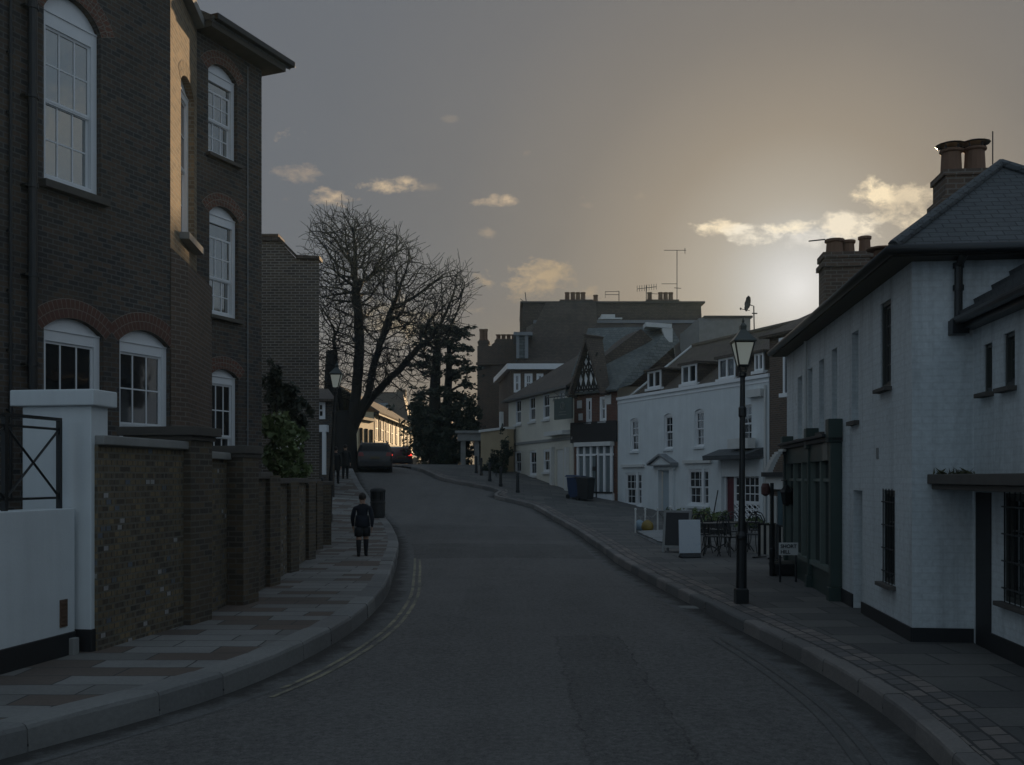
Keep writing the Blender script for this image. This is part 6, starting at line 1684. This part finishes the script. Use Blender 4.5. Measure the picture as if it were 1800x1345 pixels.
def leaf_mat(name, c1, c2):
    m, t, b = newmat(name)
    o = t.node('ShaderNodeNewGeometry')
    n = t.noise(o.outputs['Position'], 1.2, 4, .6)
    rp = t.node('ShaderNodeObjectInfo')
    col = t.mix(t.m('MULTIPLY', t.m('SUBTRACT', n, .3), 2.2, clamp=True), c4(c1), c4(c2)); t.l.new(col, b.inputs['Base Color']); b.inputs['Roughness'].default_value = .6
    return m
def leaves(mb, c, rad, n, size, rng, shell=.35, flat=0.0, asp=1.8):
    for _ in range(n):
        while True:
            u = Vector((rng.uniform(-1, 1), rng.uniform(-1, 1), rng.uniform(-1, 1)))
            if shell < u.length < 1: break
        p = Vector((c[0]+u.x*rad[0], c[1]+u.y*rad[1], c[2]+u.z*rad[2]))
        a = Vector((rng.gauss(0, 1), rng.gauss(0, 1), rng.gauss(0, 1)*(1-flat))).normalized(); b = a.cross(Vector((rng.gauss(0, 1), rng.gauss(0, 1), rng.gauss(0, 1)))).normalized()
        s = size*rng.uniform(.6, 1.4)
        mb.face([p-a*s*asp/2, p+b*s/2, p+a*s*asp/2, p-b*s/2])
def shrub(name, label, cat, base, clumps, n, size, mat, seed, stemr=.05, shell=.2):
    rng = random.Random(seed); r = thing(name, label, cat, tuple(base)); mb = MB(); st = MB()
    tot = sum(c[3]*c[4]*c[5] for c in clumps)**1.0
    for c in clumps:
        k = max(30, int(n*(c[3]*c[4]*c[5])**.67/sum((q[3]*q[4]*q[5])**.67 for q in clumps)))
        # each clump itself is a scatter of small tufts
        for _ in range(max(6, k//28)):
            u = Vector((rng.gauss(0, .5), rng.gauss(0, .5), rng.gauss(0, .5)))
            p = (c[0]+u.x*c[3], c[1]+u.y*c[4], c[2]+u.z*c[5]); q = rng.uniform(.16, .34)
            leaves(mb, p, (c[3]*q+.05, c[4]*q+.05, c[5]*q+.05), 28, size, rng, 0)
        b = Vector(base)+Vector((rng.uniform(-.1, .1), rng.uniform(-.1, .1), -.1)); st.tube([b, (b+Vector(c[:3]))/2+Vector((rng.uniform(-.2, .2), 0, 0)), Vector(c[:3])], [stemr, stemr*.7, stemr*.3], 6)
    obj('foliage', mb, mat, r, fix=False); obj('stem', st, M['bark'], r)
    return r
M['leaf_green'] = leaf_mat('laurel_leaves', (.075, .115, .038), (.15, .19, .070))
M['leaf_dark'] = leaf_mat('dark_evergreen_leaves', (.012, .020, .012), (.030, .042, .022))
M['leaf_ivy'] = leaf_mat('ivy_leaves', (.014, .022, .014), (.030, .038, .020))
def cl(px, py, Y, rx, ry, rd=None): p = at(px, py, Y); s = Y/FPX; return (p.x, Y, p.z, rx*s, (rd if rd else rx*s), ry*s)
sh = shrub('laurel_shrub', 'bright green leafy shrub with pale flowers overhanging the brick wall', 'shrub', at(500, 880, 23), [cl(500, 768, 22.5, 30, 28, .45), cl(487, 750, 22.6, 20, 20, .35), cl(515, 778, 22.3, 20, 22, .4), cl(492, 805, 22.4, 24, 24, .4), cl(510, 822, 22.3, 20, 20, .4)], 3600, .085, M['leaf_green'], 4)
rng = random.Random(8); mb = MB()
for _ in range(12):
    p = at(rng.uniform(474, 532), rng.uniform(725, 790), 22.0); leaves(mb, p, (.03, .03, .03), 4, .035, rng, 0, asp=1)
obj('flowers', mb, M['offwhite'], sh, fix=False)
shrub('climbing_ivy', 'dark climbing ivy covering the brick gable above the green shrub', 'ivy', at(500, 860, 26), [cl(486, 680, 27.2, 20, 40, .2), cl(500, 705, 27.2, 26, 28, .2), cl(518, 735, 27, 22, 34, .2), cl(515, 780, 26.5, 20, 34, .3)], 3000, .09, M['leaf_ivy'], 14)
# cedar
YC = 68
cb = at(768, 822, YC); cb = Vector((cb.x, YC, gz(cb.x, YC)+.1))
ced = thing('cedar_tree', 'tall dark cedar with flat layered boughs right of the crest', 'tree', tuple(cb))
mb = MB(); rng = random.Random(21)
def cp(px, py, dy=0): p = at(px, py, YC+dy); return Vector((p.x, YC+dy, p.z))
mb.tube([cb+Vector((0, 0, -.5)), cp(766, 760), cp(764, 690), cp(768, 620), cp(772, 585)], [.55, .45, .38, .28, .1], 10)
mb.tube([cp(772, 770, .3), cp(785, 720, .3), cp(789, 660, .3), cp(790, 600, .3)], [.35, .3, .25, .1], 8)
pads = [(770, 580, 32, 8), (795, 578, 34, 9), (742, 584, 22, 9), (812, 590, 22, 7), (750, 606, 24, 8), (785, 604, 30, 8), (815, 612, 20, 6), (770, 628, 26, 7), (806, 634, 24, 6), (822, 650, 14, 6), (740, 640, 20, 8), (762, 655, 22, 8), (800, 662, 22, 6), (820, 676, 16, 6), (775, 690, 30, 9), (806, 697, 24, 7), (824, 708, 14, 6), (742, 690, 16, 7), (735, 716, 18, 10), (790, 722, 30, 10)]
lf = MB()
for px, py, rx, ry in pads:
    c = cp(px, py, rng.uniform(-1.2, 1.2)); tr_ = cp(768 if px < 782 else 788, py+14)
    mb.tube([tr_, (tr_+c)/2+Vector((0, 0, .12)), c], [.12, .08, .03], 5)
    s = YC/FPX
    for _ in range(int(rx*.9)):
        u = Vector((rng.gauss(0, .48), rng.gauss(0, .48), rng.gauss(0, .45)))
        leaves(lf, (c.x+u.x*rx*s, c.y+u.y*1.3, c.z+u.z*ry*s), (.30, .30, .13), 15, .12, rng, 0, .6, 2.4)
for px, py, rx, ry in ((772, 745, 52, 40), (738, 740, 20, 34), (760, 785, 40, 36), (808, 765, 34, 55), (790, 800, 50, 26), (730, 720, 14, 22), (828, 740, 16, 50)):
    c = cp(px, py, rng.uniform(-.5, 1.0)); s = YC/FPX
    for _ in range(int(rx*ry*.085)):
        u = Vector((rng.gauss(0, .5), rng.gauss(0, .5), rng.gauss(0, .5)))
        leaves(lf, (c.x+u.x*rx*s, c.y+u.y*1.6, c.z+u.z*ry*s), (.34, .34, .26), 16, .14, rng, 0, .2, 2.0)
s = YC/FPX
for _ in range(55):
    u = Vector((rng.gauss(0, .5), rng.gauss(0, .5), rng.gauss(0, .5))); c = cp(785, 645)
    leaves(lf, (c.x+u.x*46*s, c.y+u.y*1.6, c.z+u.z*85*s), (.28, .28, .16), 12, .12, rng, 0, .5, 2.4)
obj('trunk', mb, M['bark'], ced); obj('crown', lf, M['leaf_dark'], ced, fix=False)
shrub('garden_hedge', 'dark shrub below the beige wall at the corner of the cream house', 'shrub', G(878, 846, KR), [cl(874, 822, 58, 16, 20, .5), cl(889, 805, 57, 8, 34, .4), cl(864, 834, 58, 18, 11, .5), cl(880, 836, 57, 14, 12, .5)], 3200, .10, M['leaf_dark'], 31)
shrub('planter_shrub', 'low round evergreen shrub in front of the lattice shop window', 'shrub', at(1330, 938, 35), [cl(1318, 921, 35, 16, 9, .4), cl(1338, 922, 35, 16, 9, .4), cl(1330, 918, 34.8, 18, 9, .4)], 900, .07, M['leaf_green'], 33, .02)

# ================================================================== cafe terrace on the right pavement
def cafe_chair():
    r = thing('cafe_chair', '', 'chair', (0, 0, 0), 'black iron cafe chairs'); OFF[r] = Vector((0, 0, 0))
    mb = MB(); mb.lathe([(.20, .44), (.21, .455), (.20, .47)], (0, 0, 0), 14)
    obj('seat', mb, M['black_iron'], r)
    for x, y in ((-.17, -.15), (.17, -.15), (-.17, .17), (.17, .17)):
        mb = MB(); mb.tube([(x*.8, y*.8, .45), (x*.85, y*.9, .22), (x*1.15, y*1.2, 0)], .013, 6); obj('leg', mb, M['black_iron'], r)
    mb = MB(); mb.tube([(-.18, .16, .44), (-.20, .22, .75), (-.12, .25, .90), (0, .26, .94), (.12, .25, .90), (.20, .22, .75), (.18, .16, .44)], .014, 6)
    for s in (-1, 1):
        mb.tube([(s*.06+.05*math.cos(t*math.pi/5), .235, .76+.09*math.sin(t*math.pi/5)) for t in range(10)], .008, 4, closed=True)
        mb.tube([(s*.09, .2, .47), (s*.03, .22, .6), (s*.09, .235, .70)], .008, 4)
    mb.tube([(0, .19, .47), (0, .25, .93)], .009, 4); mb.tube([(-.19, .2, .64), (.19, .2, .64)], .008, 4)
    obj('backrest', mb, M['black_iron'], r); return r
def cafe_table():
    r = thing('cafe_table', '', 'table', (0, 0, 0), 'round black iron cafe tables'); OFF[r] = Vector((0, 0, 0))
    mb = MB(); mb.lathe([(.30, .70), (.31, .715), (.30, .73)], (0, 0, 0), 20); obj('table_top', mb, M['black_iron'], r)
    mb = MB(); mb.tube([(0, 0, .70), (0, 0, .12)], .03, 8)
    for k in range(3):
        a = k*2.094; mb.tube([(0, 0, .2), (.16*math.cos(a), .16*math.sin(a), .12), (.28*math.cos(a), .28*math.sin(a), 0)], .016, 6)
    obj('pedestal', mb, M['black_iron'], r); return r
cc, ctb = cafe_chair(), cafe_table()
chairs = [(1234, 972, .3, 'nearest the white sign board'), (1252, 977, 1.4, 'second from the white sign board, turned sideways'), (1262, 962, -2.4, 'behind the first table'), (1283, 978, 2.2, 'just left of the lamp post, facing the street'), (1297, 965, .4, 'behind the lamp post'), (1322, 972, -.6, 'right of the lamp post near the striped screen'), (1330, 962, 2.9, 'against the striped screen'), (1243, 960, 2.6, 'furthest back beside the white sign board')]
for i, (x, y, a, l) in enumerate(chairs):
    g = G(x, y, KR+.03)
    o = cc if i == 0 else copy_thing(cc, g, a)
    o.location = g; o.rotation_euler = (0, 0, a); o['label'] = 'black iron cafe chair '+l
for i, (x, y, l) in enumerate([(1246, 972, 'between the white sign board and the chairs'), (1275, 970, 'in the middle of the terrace, left of the lamp'), (1312, 968, 'right of the lamp post')]):
    g = G(x, y, KR+.03); o = ctb if i == 0 else copy_thing(ctb, g, .5*i); o.location = g; o['label'] = 'round black iron cafe table '+l
# striped screen panels
m, t, b = newmat('striped_canvas'); uv, ob_ = uvm(t); s = t.node('ShaderNodeSeparateXYZ'); t.l.new(uv, s.inputs[0])
k = t.m('GREATER_THAN', t.m('FRACT', t.m('DIVIDE', s.outputs[0], .15)), .5)
n = t.m('ADD', .8, t.m('MULTIPLY', t.noise(uv, 5, 3), .4)); col = t.mix(1.0, t.mix(k, (.012, .012, .013, 1), (.42, .40, .36, 1)), t.comb(n, n, n), 'MULTIPLY'); t.l.new(col, b.inputs['Base Color']); b.inputs['Roughness'].default_value = .9
M['stripe'] = m
def screen(pa, pb_, lab, hgt=1.05):
    a, c = G(*pa, KR+.03), G(*pb_, KR+.03); d = c-a; F = Fac((a.x, a.y), (d.x, d.y)); L = math.hypot(d.x, d.y); z = min(a.z, c.z)
    r = thing('windbreak_screen', lab, 'screen', tuple(a), 'striped terrace screens')
    mb = MB(); F.box(mb, .03, L-.03, z+.08, z+hgt-.05, -.012, .012); obj('canvas', mb, M['stripe'], r)
    mb = MB()
    for u in (0, L): F.box(mb, u-.025, u+.025, z-.05, z+hgt, -.025, .025); F.box(mb, u-.04, u+.04, z-.02, z+.03, -.22, .22)
    F.box(mb, 0, L, z+hgt-.06, z+hgt-.02, -.015, .015); obj('frame', mb, M['black_iron'], r)
screen((1335, 980), (1362, 982), 'black and white striped canvas screen nearest the cafe chairs', .80)
screen((1366, 985), (1402, 986), 'black and white striped canvas screen behind the street name plate', .80)
# boards
def aboard(px, py, w, h, face, frame, lab, cat, yaw):
    g = G(px, py, KR+.03); r = thing('pavement_board', lab, cat, tuple(g)); q = lambda x, y, z: g+Vector((x*math.cos(yaw)-y*math.sin(yaw), x*math.sin(yaw)+y*math.cos(yaw), z))
    for sgn, nm in ((-1, 'front_panel'), (1, 'back_panel')):
        y0, y1 = sgn*.28, sgn*.03
        f = lambda x, t, o: q(x, y0+(y1-y0)*t+sgn*o, h*t)
        mb = MB(); mb.hexa([f(-w/2, .16, 0), f(w/2, .16, 0), f(w/2, .16, .02), f(-w/2, .16, .02)], [f(-w/2, .98, 0), f(w/2, .98, 0), f(w/2, .98, .02), f(-w/2, .98, .02)]); p = obj(nm, mb, face, r)
        mb = MB()
        for x in (-w/2, w/2): mb.hexa([f(x-.03, 0, -.012), f(x+.03, 0, -.012), f(x+.03, 0, .032), f(x-.03, 0, .032)], [f(x-.03, 1, -.012), f(x+.03, 1, -.012), f(x+.03, 1, .032), f(x-.03, 1, .032)])
        for t_ in (.14, .97): mb.hexa([f(-w/2+.03, t_-.025, -.008), f(w/2-.03, t_-.025, -.008), f(w/2-.03, t_-.025, .028), f(-w/2+.03, t_-.025, .028)], [f(-w/2+.03, t_+.025, -.008), f(w/2-.03, t_+.025, -.008), f(w/2-.03, t_+.025, .028), f(-w/2+.03, t_+.025, .028)])
        obj('frame', mb, frame, p)
aboard(1192, 970, .62, 1.02, M['black_paint'], M['concrete'], 'dark chalkboard with pale frame standing on the right pavement', 'chalkboard', -.35)
g = G(1213, 980, KR+.03); r = thing('sign_board', 'white printed sign board standing before the chalkboard', 'sign', tuple(g))
sy = .2
def q(x, y, z): return g+Vector((x*math.cos(sy)-y*math.sin(sy), x*math.sin(sy)+y*math.cos(sy), z))
m, t, b = newmat('white_printed_board'); uv, _o = uvm(t); n = t.noise(uv, 7, 4, .6, .5); kk = t.m('MULTIPLY', t.m('SUBTRACT', n, .56), 6, clamp=True); col = t.mix(t.m('MULTIPLY', kk, .45), (.60, .64, .68, 1), (.25, .38, .52, 1)); t.l.new(col, b.inputs['Base Color']); b.inputs['Roughness'].default_value = .5
mb = MB(); mb.hexa([q(-.26, -.012, .10), q(.26, -.012, .10), q(.26, .012, .10), q(-.26, .012, .10)], [q(-.26, .03, .86), q(.26, .03, .86), q(.26, .055, .86), q(-.26, .055, .86)]); obj('panel', mb, m, r, bevel=.005)
mb = MB(); mb.hexa([q(-.24, -.13, 0), q(.24, -.13, 0), q(.24, .15, 0), q(-.24, .15, 0)], [q(-.22, -.06, .10), q(.22, -.06, .10), q(.22, .08, .10), q(-.22, .08, .10)]); obj('base', mb, M['black_paint'], r, bevel=.02)
# street name plate on two legs
g = G(1385, 1008, KR+.03); g = Vector((at(1385, 900, 17.6).x, 17.6, gz(5.9, 17.6)+KR+.03))
r = thing('street_name_sign', 'white street name plate reading SHORT HILL on two black legs', 'street sign', tuple(g))
pw_ = .36; pz0, pz1 = at(1385, 976, 17.6).z, at(1385, 954, 17.6).z
mb = MB(); mb.abox(g.x-pw_/2+.02, g.x+pw_/2, 17.59, 17.605, pz0, pz1); obj('plate', mb, M['offwhite'], r, bevel=.003)
for x in (-.13, .15): mb = MB(); mb.tube([(g.x+x, 17.63, g.z-.2), (g.x+x, 17.63, pz1-.02)], .02, 8); obj('leg', mb, M['black_iron'], r)
hh_ = (pz1-pz0)
for txt, zc_, sz, xo in (('SHORT', pz1-hh_*.30, hh_*.40, -.095), ('HILL', pz1-hh_*.75, hh_*.40, -.095)):
    cu = bpy.data.curves.new('lettering', 'FONT'); cu.body = txt; cu.size = sz; cu.align_x = 'LEFT'; cu.align_y = 'CENTER'; cu.extrude = .002; cu.space_character = 1.0; cu.offset = .002
    o = bpy.data.objects.new('t', cu); COL.objects.link(o); dg = bpy.context.evaluated_depsgraph_get(); me = bpy.data.meshes.new_from_object(o.evaluated_get(dg)); bpy.data.objects.remove(o)
    me.materials.clear(); me.materials.append(M['black_paint'])
    for v in me.vertices:
        x, y = v.co.x, v.co.y; zz_ = v.co.z; v.co = Vector((x+xo-.04, -.016-zz_, zc_+y-g.z)); 
    o = bpy.data.objects.new('lettering', me); COL.objects.link(o); o.parent = r
# tall thin dark pole
g = G(1357, 1012, KR+.03); r = thing('sign_pole', 'thin dark pole with small red plate beside the shop corner', 'pole', tuple(g)); zt_ = at(1354, 849, g.y).z
mb = MB(); mb.tube([g+Vector((0, 0, -.2)), (g.x, g.y, zt_)], .035, 10); mb.lathe([(.05, 0), (.05, .5), (.037, .52)], g, 10); obj('pole', mb, M['black_iron'], r)
mb = MB(); c = Vector((g.x, g.y, at(1350, 861, g.y).z)); mb.lathe([(.02, -.12), (.08, -.08), (.085, .05), (.06, .12)], c+Vector((-.12, 0, 0)), 10); obj('red_plate', mb, mat_plain('dull_red_plastic', (.085, .03, .026), .5, .2, 4, 0), r)
# dark planter trough
g = G(1384, 1012, KR+.03); r = thing('trough', 'low black wooden trough on the pavement under the street name plate', 'planter', tuple(g))
mb = MB(); mb.hexa([g+Vector((-.23, 0, 0)), g+Vector((.27, .0, 0)), g+Vector((.27, .32, 0)), g+Vector((-.23, .32, 0))], [g+Vector((-.27, -.03, .22)), g+Vector((.30, -.03, .22)), g+Vector((.30, .35, .22)), g+Vector((-.27, .35, .22))]); obj('box', mb, M['black_paint'], r, bevel=.012)
mb = MB(); mb.hexa([g+Vector((-.24, 0, .222)), g+Vector((.27, 0, .222)), g+Vector((.27, .32, .222)), g+Vector((-.24, .32, .222))], [g+Vector((-.2, .05, .26)), g+Vector((.2, .05, .28)), g+Vector((.2, .28, .27)), g+Vector((-.2, .28, .25))]); obj('soil', mb, M['earth'], r)
# roped off steps: posts, rope, buoys
posts = [(1117, 936), (1134, 936), (1156, 934), (1178, 930), (1236, 930)]
rf = thing('rope_fence', 'white rope strung between short pale posts in front of the white house', 'fence', tuple(G(1117, 936, KR)))
pp = []
for x, y in posts:
    g = G(x, y, KR+.03); pp.append(g); mb = MB(); mb.tube([g+Vector((0, 0, -.1)), g+Vector((0, 0, .72))], .028, 7); mb.lathe([(.03, .72), (.045, .75), (.01, .79)], g, 8); obj('post', mb, M['offwhite'], rf)
mb = MB()
for a, b_ in zip(pp, pp[1:]):
    mb.tube([a+(b_-a)*t_+Vector((0, 0, .70-.9*t_*(1-t_))) for t_ in np.linspace(0, 1, 9)], .016, 5)
obj('rope', mb, M['concrete'], rf)
def buoy(px, py, r_, col, lab):
    g = G(px, py, KR+.03); r = thing('float_buoy', lab, 'buoy', tuple(g)); mb = MB(); mb.lathe([(r_*.25, 0), (r_*.75, r_*.25), (r_, r_*.9), (r_*.85, r_*1.6), (r_*.4, r_*2.0), (r_*.15, r_*2.1)], g, 14); obj('float', mb, col, r, smooth=True); mb = MB(); mb.tube([g+Vector((.05*math.cos(t_), 0, r_*2.1+.05+.05*math.sin(t_))) for t_ in np.linspace(0, 5.6, 8)], .014, 5, closed=True); obj('eye', mb, M['concrete'], r)
yel = mat_plain('yellow_plastic', (.20, .135, .025), .5, .2, 4, .1); bluep = mat_plain('pale_blue_plastic', (.22, .30, .36), .5, .2, 4, .1)
buoy(1138, 937, .20, yel, 'large yellow float beside the rope fence posts'); buoy(1124, 934, .18, bluep, 'pale blue float beside the large yellow one'); buoy(1247, 928, .17, yel, 'small yellow float by the leaning pole against the white house')
g = G(1251, 922, KR+.03); r = thing('leaning_pole', 'thin dark pole leaning against the white house wall', 'pole', tuple(g)); mb = MB(); e = at(1262, 862, g.y+.5); mb.tube([g, e], .022, 6); mb.lathe([(.03, 0), (.03, .1)], g, 6); obj('pole', mb, M['timber'], r)
# pale boards on the ground, boxes with plants
g0 = [G(*p, KR+.03) for p in ((1120, 939), (1172, 936), (1180, 960), (1158, 958))]
r = thing('decking', 'low pale wooden decking beside the chalkboard', 'decking', tuple(g0[0]))
mb = MB(); mb.hexa([p+Vector((0, 0, -.02)) for p in g0], [p+Vector((0, 0, .10)) for p in g0]); obj('boards', mb, mat_slabs('pale_deck_boards', 1.8, .14, .012, [(.26, .27, .27), (.33, .33, .33), (.22, .23, .23)]), r)
for i, (x, y, w_, lab) in enumerate(((1196, 930, .55, 'dark planter box of mixed plants behind the chalkboard'), (1222, 934, .5, 'dark planter box with orange flowers behind the white sign board'), (1248, 938, .6, 'dark planter box left of the red door'))):
    g = G(x, y, KR+.03); r = thing('planter_box', lab, 'planter', tuple(g)); mb = MB(); mb.hexa([g+Vector((-w_, -.2, 0)), g+Vector((w_, -.2, 0)), g+Vector((w_, .2, 0)), g+Vector((-w_, .2, 0))], [g+Vector((-w_-.03, -.23, .42)), g+Vector((w_+.03, -.23, .42)), g+Vector((w_+.03, .23, .42)), g+Vector((-w_-.03, .23, .42))]); obj('box', mb, M['timber'], r, bevel=.01)
    mb = MB(); rng = random.Random(40+i)
    for _ in range(22): leaves(mb, (g.x+rng.uniform(-w_, w_), g.y+rng.uniform(-.15, .15), g.z+rng.uniform(.42, .66)), (.12, .12, .12), 14, .07, rng, 0)
    obj('plants', mb, M['leaf_green'], r, fix=False)
    if i == 1:
        mb = MB()
        for _ in range(16): leaves(mb, (g.x+rng.uniform(-w_, w_), g.y-.15, g.z+rng.uniform(.45, .62)), (.05, .05, .05), 4, .06, rng, 0, asp=1)
        obj('flowers', mb, mat_plain('orange_petals', (.30, .10, .02), .7, .2, 4, 0), r, fix=False)
# drain grates and litter on the road
for px, py, w_, l_, lab in ((1213, 1063, .42, .30, 'rusty drain cover in the road by the right kerb'),):
    g = G(px, py, 0); r = thing('drain_cover', lab, 'drain', (g.x, g.y, rz(g.x, g.y))); z = rz(g.x, g.y)
    mb = MB(); mb.abox(g.x-w_/2, g.x+w_/2, g.y-l_/2, g.y+l_/2, z-.02, z+.006)
    for k in range(5): mb.abox(g.x-w_/2+.04, g.x+w_/2-.04, g.y-l_/2+.03+k*.055, g.y-l_/2+.055+k*.055, z+.006, z+.012)
    obj('grate', mb, M['concrete'], r)
# ================================================================== aerials on the far roofs
def aerial(label, segs, base, rr=.03, name='aerial'):
    r = thing(name, label, 'aerial', tuple(base)); mb = MB()
    for a, b_, k in segs: mb.tube([a, b_], rr*k, 5)
    obj('mast' , mb, M['black_iron'], r)
Y = 75
A = lambda px, py: at(px, py, Y)
aerial('tall thin aerial mast with a single crossbar on the apartment block', [(A(1190, 536), A(1190, 440), 1), (A(1167, 440), A(1206, 440), .8), (A(1163, 499), A(1190, 499), .7), (A(1185, 506), A(1197, 507), .8), (A(1204, 436), A(1204, 446), .8)], A(1190, 530))
aerial('comb shaped aerial left of the tall mast', [(A(1136, 530), A(1136, 502), 1), (A(1120, 508), A(1154, 504), .8)]+[(A(1120+k*4.2, 502-k*.4), A(1120+k*4.2, 513-k*.5), .6) for k in range(9)]+[(A(1136, 515), A(1156, 517), .6)], A(1136, 530))
aerial('open rectangular aerial between the chimney groups', [(A(1088, 530), A(1088, 512), 1), (A(1064, 513), A(1088, 512), .7), (A(1064, 518), A(1088, 518), .7), (A(1064, 512), A(1064, 524), .5)], A(1088, 530))
aerial('short bent aerial at the left end of the apartment roof', [(A(925, 530), A(923, 514), 1), (A(914, 525), A(925, 533), .7)], A(925, 530))
r = thing('satellite_dish', 'satellite dish with feed arm on a mast above the white house roof', 'satellite dish', tuple(at(1324, 572, 46)))
Y = 46; mb = MB(); mb.tube([A(1326, 592), A(1325, 538), A(1318, 536)], .028, 6); mb.tube([A(1322, 551), A(1331, 551)], .03, 6); mb.tube([A(1318, 546), A(1302, 543)], .016, 5); mb.lathe([(.02, -.05), (.05, 0), (.02, .06)], A(1302, 543), 8); obj('mast', mb, M['black_iron'], r)
mb = MB(); c = A(1317, 534); ax_ = Vector((-1, -.12, .12)).normalized(); up_ = Vector((0, 0, 1)); sd_ = ax_.cross(up_).normalized(); up_ = sd_.cross(ax_).normalized()
for i in range(4):
    for j in range(16):
        mb.face([c+ax_*(.09*(ii/4)**2)+(sd_*math.cos(jj*math.pi/8)+up_*math.sin(jj*math.pi/8))*.36*ii/4 for ii, jj in ((i, j), (i+1, j), (i+1, j+1), (i, j+1))])
o = obj('dish', mb, M['black_iron'], r); so_ = o.modifiers.new('s', 'SOLIDIFY'); so_.thickness = .02

# ================================================================== evening air
hm = bpy.data.materials.new('evening_haze'); hm.use_nodes = True
hm.node_tree.nodes.remove(hm.node_tree.nodes['Principled BSDF'])
pv = hm.node_tree.nodes.new('ShaderNodeVolumePrincipled')
pv.inputs['Color'].default_value = (.62, .88, 1.0, 1); pv.inputs['Density'].default_value = .0004; pv.inputs['Anisotropy'].default_value = .3
hm.node_tree.links.new(pv.outputs[0], hm.node_tree.nodes['Material Output'].inputs['Volume'])
mb = MB(); mb.abox(-95, 95, -65, 175, -2.6, 27); obj('haze', mb, hm, kind='stuff')
